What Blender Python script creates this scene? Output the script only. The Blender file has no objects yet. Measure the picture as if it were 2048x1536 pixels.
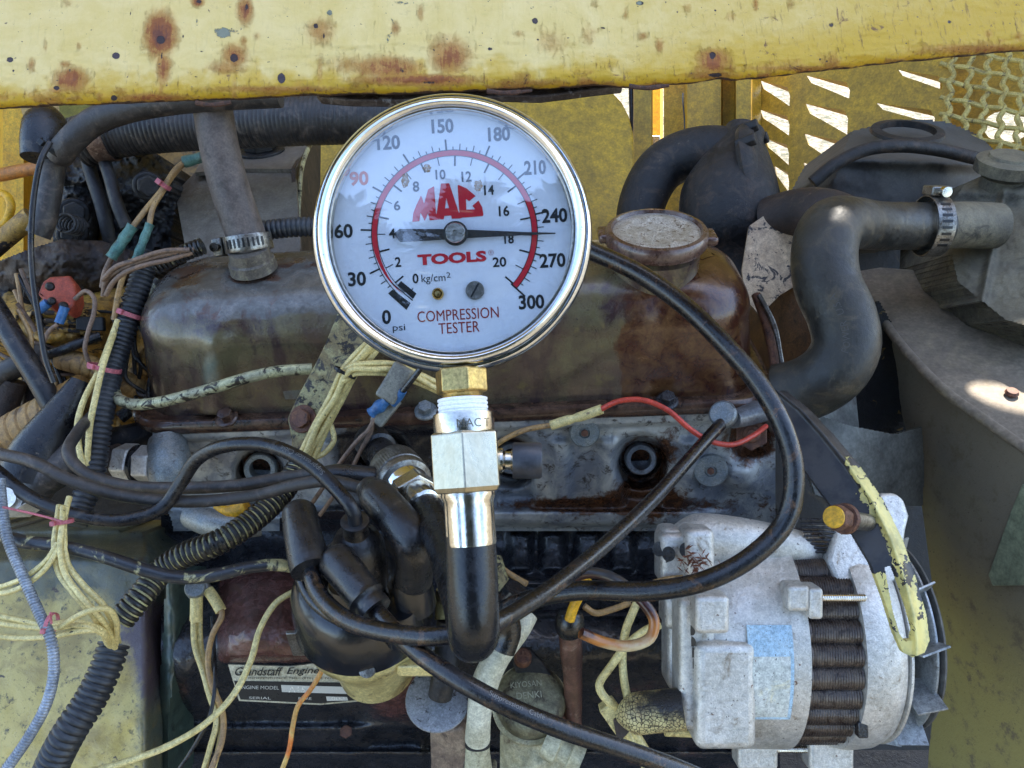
import bpy, math, random
import numpy as np
from mathutils import Vector, Matrix
from mathutils.geometry import delaunay_2d_cdt
random.seed(7)
rad = math.radians
scene = bpy.context.scene
COL = scene.collection

# ------------------------------------------------------------------ camera
PITCH = rad(36)
CAM = Vector((0, 0, 1.45))
FPX = 1536.0
cd = bpy.data.cameras.new("camera"); cam = bpy.data.objects.new("camera", cd); COL.objects.link(cam)
cd.sensor_width = 36; cd.lens = 36 * FPX / 2048; cd.clip_start = 0.01; cd.clip_end = 500
scene.camera = cam
F = Vector((0, math.cos(PITCH), -math.sin(PITCH)))
ROLL = rad(2.2)
_U0 = Vector((0, math.sin(PITCH), math.cos(PITCH)))
R = Vector((1, 0, 0)) * math.cos(ROLL) - _U0 * math.sin(ROLL)
U = _U0 * math.cos(ROLL) + Vector((1, 0, 0)) * math.sin(ROLL)
cam.matrix_world = Matrix(((R.x, U.x, -F.x, CAM.x), (R.y, U.y, -F.y, CAM.y), (R.z, U.z, -F.z, CAM.z), (0, 0, 0, 1)))

# ------------------------------------------------------------------ light
SUN_EL, SUN_AZ = rad(50), rad(28)          # from beyond the engine bay, to the right
w = bpy.data.worlds.new("World"); scene.world = w; w.use_nodes = True
nt = w.node_tree; nt.nodes.clear()
sky = nt.nodes.new('ShaderNodeTexSky'); sky.sky_type = 'NISHITA'; sky.sun_disc = False
sky.sun_elevation = SUN_EL; sky.sun_rotation = SUN_AZ; sky.dust_density = 1.6; sky.ozone_density = 1.0
bg = nt.nodes.new('ShaderNodeBackground'); bg.inputs['Strength'].default_value = 0.15
wo = nt.nodes.new('ShaderNodeOutputWorld')
nt.links.new(sky.outputs[0], bg.inputs[0]); nt.links.new(bg.outputs[0], wo.inputs[0])
SUN_DIR = Vector((math.sin(SUN_AZ) * math.cos(SUN_EL), math.cos(SUN_AZ) * math.cos(SUN_EL), math.sin(SUN_EL)))
sl = bpy.data.lights.new("sun", 'SUN'); sl.energy = 3.6; sl.angle = rad(0.5); sl.color = (1, .94, .84)
so = bpy.data.objects.new("sun", sl); COL.objects.link(so)
so.rotation_euler = SUN_DIR.to_track_quat('Z', 'Y').to_euler()
scene.view_settings.view_transform = 'Standard'; scene.view_settings.look = 'None'
scene.view_settings.exposure = 2.38; scene.view_settings.gamma = 1
scene.cycles.max_bounces = 8; scene.cycles.transparent_max_bounces = 12

# ------------------------------------------------------------------ geometry helpers
CAMn = np.array(CAM); Fn = np.array(F); Rn = np.array(R); Un = np.array(U)
def P(px, py, d):
    return CAM + d * (F + R * ((px - 1024) / FPX) - U * ((py - 768) / FPX))
def PV(px, py, d):
    px = np.asarray(px, float); py = np.asarray(py, float); d = np.asarray(d, float) * np.ones_like(px)
    return CAMn + d[..., None] * (Fn + Rn * ((px - 1024) / FPX)[..., None] - Un * ((py - 768) / FPX)[..., None])
def plane3(a, b, c):
    A, B, Cc = P(*a), P(*b), P(*c); n = (B - A).cross(Cc - A).normalized()
    if n.dot(A - CAM) > 0: n = -n
    return A, n
def on_plane(pl, px, py):
    A, n = pl; r = P(px, py, 1) - CAM
    return CAM + r * ((A - CAM).dot(n) / r.dot(n))
def plane_d(pl, px, py):
    return (on_plane(pl, px, py) - CAM).dot(F)
def dy(px, py, yc):                          # depth at which a photo ray meets the vertical plane y = yc
    px = np.asarray(px, float); py = np.asarray(py, float)
    return yc / (Fn[1] + Rn[1] * (px - 1024) / FPX - Un[1] * (py - 768) / FPX)
def proj(V):
    Q = np.asarray(V, float) - CAMn; d = Q @ Fn
    return 1024 + FPX * (Q @ Rn) / d, 768 - FPX * (Q @ Un) / d
def S(px, d): return px * d / FPX            # size in metres of px photo pixels at depth d

def fbm(x, y, octv=4, seed=0, gain=.5):
    tot = np.zeros_like(np.asarray(x, float)); a = 1.0; s = 0
    for o in range(octv):
        xi = np.floor(x).astype(np.int64); yi = np.floor(y).astype(np.int64); xf = x - xi; yf = y - yi
        def h(i, j):
            n = (i * 374761393 + j * 668265263 + (seed + o) * 1442695041) & 0x7fffffff
            n = ((n ^ (n >> 13)) * 1274126177) & 0x7fffffff
            return ((n ^ (n >> 16)) & 0xffff) / 65535.0
        u = xf * xf * (3 - 2 * xf); v = yf * yf * (3 - 2 * yf)
        tot += a * ((h(xi, yi) * (1 - u) + h(xi + 1, yi) * u) * (1 - v) + (h(xi, yi + 1) * (1 - u) + h(xi + 1, yi + 1) * u) * v)
        s += a; a *= gain; x = x * 2.03 + 17.1; y = y * 2.03 + 5.7
    return tot / s

LOC = {}
def _props(o, label, cat, group, kind):
    if label: o['label'] = label
    if cat: o['category'] = cat
    if group: o['group'] = group
    if kind: o['kind'] = kind
def thing(name, label, cat, at, group=None):
    o = bpy.data.objects.new(name, None); o.empty_display_size = .01; COL.objects.link(o)
    at = Vector(at); o.location = at; LOC[o.name] = at.copy()
    _props(o, label, cat, group, None)
    return o
def mesh(name, geo, mat, parent=None, label=None, cat=None, group=None, kind=None, smooth=True, sharp=40, bevel=0, bseg=2, origin=None, sub=0, mats=None, midx=None, attrs=None, solid=0):
    V, Fc = geo
    V = np.asarray([tuple(v) for v in V] if not isinstance(V, np.ndarray) else V, float)
    if origin is None:
        o0 = Vector(((V[:, 0].min() + V[:, 0].max()) / 2, (V[:, 1].min() + V[:, 1].max()) / 2, V[:, 2].min()))
    else: o0 = Vector(origin)
    me = bpy.data.meshes.new(name)
    me.from_pydata((V - np.array(o0)).tolist(), [], Fc if isinstance(Fc, list) else Fc.tolist())
    me.update()
    for m_ in (mats or [mat]): me.materials.append(m_)
    if midx is not None: me.polygons.foreach_set('material_index', midx)
    if attrs:
        for k, a in attrs.items():
            at = me.attributes.new(k, 'FLOAT', 'POINT'); at.data.foreach_set('value', np.asarray(a, np.float32))
    if smooth:
        me.shade_smooth()
        me.set_sharp_from_angle(angle=rad(sharp))
    ob = bpy.data.objects.new(name, me); COL.objects.link(ob)
    if parent:
        ob.parent = parent; ob.location = o0 - LOC[parent.name]
    else: ob.location = o0
    LOC[ob.name] = o0.copy()
    _props(ob, label, cat, group, kind)
    if solid:
        md = ob.modifiers.new('s', 'SOLIDIFY'); md.thickness = solid; md.offset = 0
    if bevel:
        md = ob.modifiers.new('b', 'BEVEL'); md.width = bevel; md.segments = bseg; md.limit_method = 'ANGLE'; md.angle_limit = rad(35)
    if sub:
        md = ob.modifiers.new('u', 'SUBSURF'); md.levels = sub; md.render_levels = sub
    return ob
def copy_tree(o, offset, parent=None, label=None, rot=None):
    c = o.copy(); COL.objects.link(c); c.parent = parent
    if parent is None:
        c.location = o.location + Vector(offset)
        if rot is not None: c.rotation_euler = rot
        if label: c['label'] = label
    LOC[c.name] = LOC[o.name] + Vector(offset)
    for ch in list(o.children): copy_tree(ch, offset, c)
    return c
def join(*geos):
    V = []; Fc = []; n = 0
    for v, f in geos:
        v = [tuple(q) for q in v] if not isinstance(v, np.ndarray) else v.tolist()
        V += v; Fc += [tuple(i + n for i in q) for q in (f if isinstance(f, list) else f.tolist())]; n += len(v)
    return V, Fc

def spline(pts, step):
    p = [Vector(q) for q in pts]
    if len(p) == 2: p = [p[0], p[0].lerp(p[1], .5), p[1]]
    p = [p[0] * 2 - p[1]] + p + [p[-1] * 2 - p[-2]]
    out = []
    for i in range(1, len(p) - 2):
        p0, p1, p2, p3 = p[i - 1:i + 3]
        t0 = 0; t1 = t0 + max((p1 - p0).length, 1e-6) ** .5; t2 = t1 + max((p2 - p1).length, 1e-6) ** .5; t3 = t2 + max((p3 - p2).length, 1e-6) ** .5
        n = max(2, int((p2 - p1).length / step * 1.0) + 1)
        for k in range(n):
            t = t1 + (t2 - t1) * k / n
            a1 = p0 * ((t1 - t) / (t1 - t0)) + p1 * ((t - t0) / (t1 - t0))
            a2 = p1 * ((t2 - t) / (t2 - t1)) + p2 * ((t - t1) / (t2 - t1))
            a3 = p2 * ((t3 - t) / (t3 - t2)) + p3 * ((t - t2) / (t3 - t2))
            b1 = a1 * ((t2 - t) / (t2 - t0)) + a2 * ((t - t0) / (t2 - t0))
            b2 = a2 * ((t3 - t) / (t3 - t1)) + a3 * ((t - t1) / (t3 - t1))
            out.append(b1 * ((t2 - t) / (t2 - t1)) + b2 * ((t - t1) / (t2 - t1)))
    out.append(p[-2].copy())
    # resample
    L = [0]
    for a, b in zip(out, out[1:]): L.append(L[-1] + (b - a).length)
    n = max(3, int(L[-1] / step)); res = []; j = 0
    for k in range(n + 1):
        s = L[-1] * k / n
        while j < len(L) - 2 and L[j + 1] < s: j += 1
        f = (s - L[j]) / max(L[j + 1] - L[j], 1e-9)
        res.append(out[j].lerp(out[j + 1], min(1, f)))
    return res, L[-1]
def frames(pts):
    T = []
    for i in range(len(pts)):
        a = pts[max(0, i - 1)]; b = pts[min(len(pts) - 1, i + 1)]; T.append((b - a).normalized())
    n = (-F).cross(T[0]); n = n.normalized() if n.length > 1e-4 else U.copy()
    N = []
    for t in T:
        n = (n - t * n.dot(t)).normalized(); N.append(n.copy())
    return T, N
def sweep(pts, rfun, nseg=12, caps=True, prof=None):
    """pts: resampled list; rfun(i,u)->radius; prof(angle)->mult"""
    T, N = frames(pts); V = []; Fc = []; m = len(pts)
    for i, p in enumerate(pts):
        b = T[i].cross(N[i]); r = rfun(i, i / (m - 1))
        for k in range(nseg):
            a = 2 * math.pi * k / nseg; q = r * (prof(a) if prof else 1)
            V.append(p + (N[i] * math.cos(a) + b * math.sin(a)) * q)
    for i in range(m - 1):
        for k in range(nseg):
            k2 = (k + 1) % nseg
            Fc.append((i * nseg + k, i * nseg + k2, (i + 1) * nseg + k2, (i + 1) * nseg + k))
    if caps:
        Fc.append(tuple(range(nseg))[::-1]); Fc.append(tuple((m - 1) * nseg + k for k in range(nseg)))
    return V, Fc
def tube(pts, w, nseg=12, step=None, rf=None, wob=0.0, caps=True, seed=1):
    """pts (px,py,d) photo points; w = width in photo px at mean depth"""
    W = [P(*q) for q in pts]; dm = sum(q[2] for q in pts) / len(pts); r = w / 2 * dm / FPX
    res, L = spline(W, step or min(max(r * .8, .0012), .004))
    rnd = random.Random(seed); ph = rnd.random() * 9
    def rr(i, u):
        v = r * (1 + wob * math.sin(u * L / r * .35 + ph) * math.sin(u * L / r * .13 + ph * 2))
        return v * (rf(u) if rf else 1)
    return sweep(res, rr, nseg, caps)
def corrug(pts, w, pitch_px, depth=.16, nseg=16, rf=None):
    W = [P(*q) for q in pts]; dm = sum(q[2] for q in pts) / len(pts); r = w / 2 * dm / FPX; pt = pitch_px * dm / FPX
    res, L = spline(W, pt / 6)
    def rr(i, u):
        s = (i % 6)
        return r * ((1, 1, .99, 1 - depth, 1 - depth, .99)[s]) * (rf(u) if rf else 1)
    return sweep(res, rr, nseg)
def basis(axis, xd=None):
    z = Vector(axis).normalized(); x = Vector(xd) if xd is not None else U.copy()
    x = x - z * x.dot(z)
    if x.length < 1e-4: x = R - z * R.dot(z)
    x.normalize(); return x, z.cross(x), z
def lathe(prof, origin, axis, nseg=32, xd=None, rot=0, closed=False, prof_a=None):
    x, y, z = basis(axis, xd); O = Vector(origin); V = []; Fc = []; m = len(prof)
    for r, h in prof:
        for k in range(nseg):
            a = rot + 2 * math.pi * k / nseg; q = r * (prof_a(a, h) if prof_a else 1)
            V.append(O + x * (q * math.cos(a)) + y * (q * math.sin(a)) + z * h)
    for i in range(m - 1 + (1 if closed else 0)):
        for k in range(nseg):
            k2 = (k + 1) % nseg; i2 = (i + 1) % m
            Fc.append((i * nseg + k, i * nseg + k2, i2 * nseg + k2, i2 * nseg + k))
    if not closed:
        if prof[0][0] > 1e-6: Fc.append(tuple(range(nseg))[::-1])
        if prof[-1][0] > 1e-6: Fc.append(tuple((m - 1) * nseg + k for k in range(nseg)))
    return V, Fc
def prism(n, r, h0, h1, origin, axis, xd=None, rot=0):
    return lathe([(r, h0), (r, h1)], origin, axis, n, xd, rot)
def box(c, hx, hy, hz):
    c = Vector(c); V = [c + hx * i + hy * j + hz * k for i in (-1, 1) for j in (-1, 1) for k in (-1, 1)]
    return V, [(0, 1, 3, 2), (4, 6, 7, 5), (0, 4, 5, 1), (2, 3, 7, 6), (0, 2, 6, 4), (1, 5, 7, 3)]
def plate(outline, pl, thick, holes=(), dirn=None, step=None):
    """outline in photo px on plane pl, real thickness behind it"""
    A, n = pl; dirn = -n if dirn is None else dirn
    loops = [list(outline)] + [list(h) for h in holes]
    vs = []; es = []
    for lp in loops:
        s = len(vs); vs += [Vector((q[0], -q[1])) for q in lp]
        es += [(s + i, s + (i + 1) % len(lp)) for i in range(len(lp))]
    ov, oe, of, a, b, c = delaunay_2d_cdt(vs, es, [], 0, 1e-6)
    def inside(pt, lp):
        x, y = pt; r = False
        for i in range(len(lp)):
            x1, y1 = lp[i][0], -lp[i][1]; x2, y2 = lp[i - 1][0], -lp[i - 1][1]
            if (y1 > y) != (y2 > y) and x < (x2 - x1) * (y - y1) / (y2 - y1) + x1: r = not r
        return r
    tri = []
    for f in of:
        cx = sum(ov[i][0] for i in f) / len(f); cy = sum(ov[i][1] for i in f) / len(f)
        if inside((cx, cy), loops[0]) and not any(inside((cx, cy), h) for h in loops[1:]): tri.append(tuple(f))
    Fr = [on_plane(pl, q[0], -q[1]) for q in ov]; m = len(Fr)
    V = Fr + [q + dirn * thick for q in Fr]
    Fc = list(tri) + [tuple(i + m for i in f[::-1]) for f in tri]
    cnt = {}
    for f in tri:
        for i in range(len(f)):
            e = (f[i], f[(i + 1) % len(f)]); cnt[e] = 1
    for (i, j) in list(cnt):
        if (j, i) not in cnt: Fc.append((j, i, i + m, j + m))
    return V, Fc
def relief(x0, x1, y0, y1, step, dfun, skirt=.02, mask=None, dirn=None):
    nx = int((x1 - x0) / step) + 1; ny = int((y1 - y0) / step) + 1
    X, Y = np.meshgrid(np.linspace(x0, x1, nx), np.linspace(y0, y1, ny))
    D = dfun(X, Y); V = PV(X, Y, D).reshape(-1, 3)
    idx = np.arange(nx * ny).reshape(ny, nx)
    q = np.stack([idx[:-1, :-1], idx[1:, :-1], idx[1:, 1:], idx[:-1, 1:]], -1).reshape(-1, 4)
    if mask is not None:
        K = mask(X, Y).reshape(-1); q = q[K[q].all(1)]
    e = {}
    for f in q.tolist():
        for i in range(4): e[(f[i], f[(i + 1) % 4])] = 1
    bd = [(i, j) for (i, j) in e if (j, i) not in e]
    vs = sorted({i for p in bd for i in p}); mp = {v: k for k, v in enumerate(vs)}
    dd = np.array(dirn if dirn is not None else F)
    V2 = V[vs] + dd * skirt; n = len(V)
    faces = q.tolist() + [(j, i, n + mp[i], n + mp[j]) for (i, j) in bd]
    return np.vstack([V, V2]), faces
def sstep(a, b, x):
    t = np.clip((x - a) / (b - a), 0, 1); return t * t * (3 - 2 * t)
def text2d(s, size=1.0, bold=0.0, shear=0.0, space=1.0, wid=1.0):
    c = bpy.data.curves.new('t', 'FONT'); c.body = s; c.size = size; c.offset = bold; c.shear = shear; c.space_character = space
    c.resolution_u = 3; c.align_x = 'CENTER'; c.align_y = 'CENTER'; c.fill_mode = 'FRONT'
    o = bpy.data.objects.new('t', c); COL.objects.link(o)
    bpy.context.view_layer.update()
    me = o.evaluated_get(bpy.context.evaluated_depsgraph_get()).to_mesh()
    V = [(v.co.x * wid, v.co.y) for v in me.vertices]; Fc = [tuple(p.vertices) for p in me.polygons]
    o.to_mesh_clear(); bpy.data.objects.remove(o); bpy.data.curves.remove(c)
    if V:
        xs = [v[0] for v in V]; ys = [v[1] for v in V]; cx = (max(xs) + min(xs)) / 2; cy = (max(ys) + min(ys)) / 2
        V = [(v[0] - cx, v[1] - cy) for v in V]
    return V, Fc

# ------------------------------------------------------------------ materials
def C(r, g, b):
    f = lambda u: (u / 255 / 12.92) if u / 255 <= .04045 else ((u / 255 + .055) / 1.055) ** 2.4
    return (f(r), f(g), f(b), 1)
class N:
    def __init__(s, name):
        s.m = bpy.data.materials.new(name); s.m.use_nodes = True; s.t = s.m.node_tree; s.t.nodes.clear()
        s.out = s.n('ShaderNodeOutputMaterial'); s.b = s.n('ShaderNodeBsdfPrincipled')
        s.l(s.b.outputs[0], s.out.inputs[0]); s.tc = s.n('ShaderNodeTexCoord')
    def n(s, t, **k):
        x = s.t.nodes.new(t)
        for a, v in k.items(): setattr(x, a, v)
        return x
    def l(s, a, b): s.t.links.new(a, b)
    def map(s, sc=(1, 1, 1), src=None, rot=(0, 0, 0), loc=(0, 0, 0)):
        m = s.n('ShaderNodeMapping'); m.inputs['Scale'].default_value = sc; m.inputs['Rotation'].default_value = rot; m.inputs['Location'].default_value = loc
        s.l(src or s.tc.outputs['Object'], m.inputs[0]); return m.outputs[0]
    def noise(s, vec, scale, det=5, rough=.6, dist=0.0):
        x = s.n('ShaderNodeTexNoise'); x.inputs['Scale'].default_value = scale; x.inputs['Detail'].default_value = det
        x.inputs['Roughness'].default_value = rough; x.inputs['Distortion'].default_value = dist; s.l(vec, x.inputs['Vector']); return x.outputs['Fac']
    def rng(s, v, a, b, c=0.0, d=1.0, smooth=True):
        x = s.n('ShaderNodeMapRange'); x.interpolation_type = 'SMOOTHSTEP' if smooth else 'LINEAR'
        for i, q in zip((1, 2, 3, 4), (a, b, c, d)): x.inputs[i].default_value = q
        s.l(v, x.inputs[0]); return x.outputs[0]
    def math(s, op, a, b=None, clamp=False):
        x = s.n('ShaderNodeMath', operation=op); x.use_clamp = clamp
        for i, q in enumerate((a, b)):
            if q is None: continue
            if isinstance(q, (int, float)): x.inputs[i].default_value = q
            else: s.l(q, x.inputs[i])
        return x.outputs[0]
    def mix(s, f, a, b, typ='MIX'):
        x = s.n('ShaderNodeMix', data_type='RGBA', blend_type=typ); x.clamp_result = False
        for i, q in ((0, f), (6, a), (7, b)):
            if isinstance(q, (int, float)): x.inputs[i].default_value = q
            elif isinstance(q, tuple): x.inputs[i].default_value = q
            else: s.l(q, x.inputs[i])
        return x.outputs[2]
    def bump(s, h, dist, strength=1.0, prev=None):
        x = s.n('ShaderNodeBump'); x.inputs['Distance'].default_value = dist; x.inputs['Strength'].default_value = strength
        s.l(h, x.inputs['Height'])
        if prev: s.l(prev, x.inputs['Normal'])
        return x.outputs[0]
def mk(name, c1, c2=None, c3=None, s=35, th=(.38, .62), th3=(.5, .7), rough=(.35, .6), metal=0.0, bump=.0004, bs=350, var=.3,
       speck=None, dust=None, coat=0.0, st=(1, 1, 1), aniso=0, sss=0, rot=(0, 0, 0), spec=.5, metal2=None, chip=None):
    k = N(name); v = k.map(st, rot=rot)
    n1 = k.noise(v, s, 7, .65, .6); n2 = k.noise(v, s * 7, 5, .7); n3 = k.noise(k.map((1, 1, 1), loc=(3.1, 1.7, .4)), s * 1.9, 6, .7, .9)
    col = k.mix(k.rng(n1, *th), c1, c2 or c1)
    if c3: col = k.mix(k.rng(n3, *th3), col, c3)
    nf = k.noise(v, min(1400, s * 26), 3, .6)
    vv = k.math('MULTIPLY', k.rng(n2, .25, .75, 1 - var, 1 + var), k.rng(nf, .3, .7, 1 - var * .6, 1 + var * .6))
    cc = k.n('ShaderNodeCombineColor'); [k.l(vv, cc.inputs[i]) for i in range(3)]
    col = k.mix(1.0, col, cc.outputs[0], 'MULTIPLY')
    rg = k.rng(k.math('ADD', k.math('MULTIPLY', n1, .5), k.math('MULTIPLY', n2, .5)), .32, .68, *rough)
    h = k.math('ADD', k.noise(v, bs, 6, .7), k.math('MULTIPLY', n2, .7))
    if chip:   # colour, scale, threshold : hard edged flakes
        cn = k.noise(k.map((1, 1, 1), loc=(7, 2, 5)), chip[1], 8, .72, .3); cm = k.rng(cn, chip[2], chip[2] + .025)
        col = k.mix(cm, col, chip[0]); rg = k.math('ADD', rg, k.math('MULTIPLY', cm, .15)); h = k.math('SUBTRACT', h, k.math('MULTIPLY', cm, .8))
    if speck:  # colour, scale, threshold
        for q in (speck if isinstance(speck, list) else [speck]):
            sn = k.noise(k.map((1, 1, 1), loc=(q[1], 0, 1)), q[1], 3, .55, .2); sm = k.rng(sn, q[2], q[2] + .05)
            col = k.mix(sm, col, q[0])
    if dust:   # colour, amount : settled on upward faces
        g = k.n('ShaderNodeNewGeometry'); sx = k.n('ShaderNodeSeparateXYZ'); k.l(g.outputs['Normal'], sx.inputs[0])
        dm = k.math('MULTIPLY', k.rng(sx.outputs[2], .1, .95), k.rng(n3, .3, .65, .35, 1)); dm = k.math('MULTIPLY', dm, dust[1])
        col = k.mix(dm, col, dust[0]); rg = k.math('ADD', rg, k.math('MULTIPLY', dm, .35))
    k.l(col, k.b.inputs['Base Color']); k.l(k.math('MINIMUM', rg, 1.0), k.b.inputs['Roughness'])
    k.b.inputs['Metallic'].default_value = metal; k.b.inputs['Coat Weight'].default_value = coat; k.b.inputs['Coat Roughness'].default_value = .12
    k.b.inputs['Specular IOR Level'].default_value = spec
    if bump: k.l(k.bump(h, bump), k.b.inputs['Normal'])
    return k.m
def flat(name, c, rough=.5, metal=0.0):
    k = N(name); k.b.inputs['Base Color'].default_value = c; k.b.inputs['Roughness'].default_value = rough; k.b.inputs['Metallic'].default_value = metal
    n = k.noise(k.map(), 900, 3); k.l(k.rng(n, .3, .7, max(0, rough - .08), rough + .08), k.b.inputs['Roughness'])
    return k.m
MT = {}
MT['chrome'] = mk('chrome', (.72, .75, .79, 1), (.62, .64, .66, 1), s=60, rough=(.05, .16), metal=1, bump=.00002, bs=900, var=.06, speck=((.25, .2, .13, 1), 900, .69))
MT['nickel'] = mk('nickel', (.50, .45, .34, 1), (.42, .37, .27, 1), s=60, rough=(.24, .38), metal=1, bump=.00004, bs=1400, var=.1, st=(1, 1, .15))
MT['nickel_bright'] = mk('nickel_bright', (.66, .62, .55, 1), (.54, .49, .41, 1), s=90, rough=(.13, .27), metal=1, bump=.00005, bs=700, var=.12, speck=((.25, .2, .14, 1), 700, .7))
MT['brass'] = mk('brass', (.50, .36, .13, 1), (.38, .27, .11, 1), (.16, .12, .07, 1), s=120, rough=(.25, .45), metal=1, bump=.00008, bs=900, th3=(.56, .7))
MT['steel'] = mk('steel', C(150, 148, 142), C(110, 105, 98), (.09, .06, .04, 1), s=120, rough=(.25, .5), metal=.85, bump=.0001, bs=900, th3=(.56, .72))
MT['ptfe'] = mk('ptfe', (.85, .86, .88, 1), (.78, .8, .84, 1), s=200, rough=(.45, .6), bump=.00005, bs=900, var=.06)
MT['rubber'] = mk('rubber', C(20, 20, 24), C(34, 34, 37), C(66, 60, 54), s=38, rough=(.16, .5), bump=.0003, bs=240, th3=(.54, .68), speck=(C(100, 92, 82), 260, .71))
MT['rubber_oily'] = mk('rubber_oily', C(11, 12, 16), C(26, 25, 28), C(78, 56, 38), s=52, rough=(.1, .4), bump=.0004, bs=260, th3=(.55, .66), coat=.4, speck=((.28, .18, .08, 1), 500, .73))
MT['rubber_dusty'] = mk('rubber_dusty', C(36, 35, 36), C(54, 51, 50), C(82, 74, 68), s=46, rough=(.26, .62), bump=.0004, bs=240, th3=(.5, .66), dust=(C(104, 94, 86), .28), speck=(C(96, 88, 80), 420, .72))
MT['rubber_hose'] = mk('rubber_hose', C(30, 32, 32), C(46, 46, 43), C(70, 64, 52), s=30, rough=(.26, .62), bump=.0004, bs=220, th3=(.5, .66), dust=(C(84, 78, 68), .3), speck=(C(74, 70, 60), 500, .72))
MT['gauge_hose'] = mk('gauge_hose', C(15, 16, 19), C(27, 27, 29), s=50, rough=(.14, .36), bump=.00012, bs=300, chip=(C(120, 100, 50), 60, .72), speck=(C(70, 66, 60), 330, .73))
# ================================================================== yellow rail across the top
def m_rail():
    k = N('rail_paint'); v = k.map(); A = lambda n: (lambda x: (setattr(x, 'attribute_name', n), x.outputs['Fac'])[1])(k.n('ShaderNodeAttribute'))
    low, rust, pit, grey = A('low'), A('rust'), A('pit'), A('grey')
    n1 = k.noise(v, 60, 7, .7, .4); n2 = k.noise(k.map((1, 1, .16), src=k.map((1, 1, 1), rot=(rad(49), 0, rad(0))), rot=(0, .35, 0)), 760, 5, .7); n3 = k.noise(v, 220, 7, .75, .5)
    base = k.mix(k.rng(n1, .3, .7), C(224, 196, 128), C(214, 184, 106))
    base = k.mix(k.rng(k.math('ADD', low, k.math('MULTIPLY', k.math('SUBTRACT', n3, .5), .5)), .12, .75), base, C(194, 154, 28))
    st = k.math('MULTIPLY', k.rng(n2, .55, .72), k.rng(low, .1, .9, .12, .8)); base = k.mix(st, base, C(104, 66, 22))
    base = k.mix(k.math('MULTIPLY', k.rng(n3, .6, .72), .4), base, C(190, 172, 96))
    halo = k.math('ADD', rust, k.math('MULTIPLY', k.math('SUBTRACT', n3, .5), .35)); halo = k.math('ADD', halo, k.math('MULTIPLY', k.math('SUBTRACT', n1, .5), .5))
    rr = k.math('ADD', rust, k.math('MULTIPLY', k.math('SUBTRACT', n3, .5), 1.1)); rr = k.math('ADD', rr, k.math('MULTIPLY', k.math('SUBTRACT', n2, .5), 1.0)); rr = k.math('ADD', rr, k.math('MULTIPLY', k.math('SUBTRACT', n1, .5), .4))
    col = k.mix(k.math('MULTIPLY', k.rng(halo, .12, .6), .8), base, C(190, 128, 56)); col = k.mix(k.math('MULTIPLY', k.rng(rr, .5, .8), .85), col, C(138, 70, 34)); col = k.mix(k.math('MULTIPLY', k.rng(rr, .8, 1.15), .8), col, C(92, 52, 46))
    edg = k.math('ADD', A('edge'), k.math('MULTIPLY', k.math('SUBTRACT', n3, .5), 1.0)); col = k.mix(k.rng(edg, .45, .7), col, C(70, 42, 24))
    lch = k.noise(k.map(loc=(9, 1, 4)), 150, 8, .75, .6); col = k.mix(k.math('MULTIPLY', k.rng(lch, .60, .66), k.rng(low, .1, .6, .15, .9)), col, C(112, 72, 36))
    pp = k.math('ADD', pit, k.math('MULTIPLY', k.math('SUBTRACT', n3, .5), .7)); pm = k.rng(pp, .45, .55); col = k.mix(pm, col, C(58, 44, 46))
    gp = k.math('ADD', grey, k.math('MULTIPLY', k.math('SUBTRACT', n3, .5), 1.6)); gm = k.rng(gp, .55, .62); col = k.mix(gm, col, C(122, 124, 104))
    sp = k.noise(k.map(loc=(2, 2, 2)), 700, 3, .5); col = k.mix(k.rng(sp, .70, .74), col, C(110, 88, 60))
    k.l(col, k.b.inputs['Base Color'])
    k.l(k.math('ADD', k.rng(n1, .3, .7, .4, .55), k.math('MULTIPLY', k.rng(rr, .2, .6), .3)), k.b.inputs['Roughness'])
    h = k.math('ADD', k.math('MULTIPLY', n3, .6), k.math('MULTIPLY', n2, .4)); h = k.math('SUBTRACT', h, pm); h = k.math('SUBTRACT', h, k.math('MULTIPLY', gm, .5))
    h = k.math('ADD', h, k.math('MULTIPLY', k.rng(rr, .2, .7), k.math('MULTIPLY', n3, 1.4)))
    k.l(k.bump(h, .0006), k.b.inputs['Normal']); return k.m
MT['rust_scale'] = mk('rust_scale', C(84, 52, 34), C(58, 38, 30), s=200, rough=(.5, .8), bump=.0006)
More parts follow.
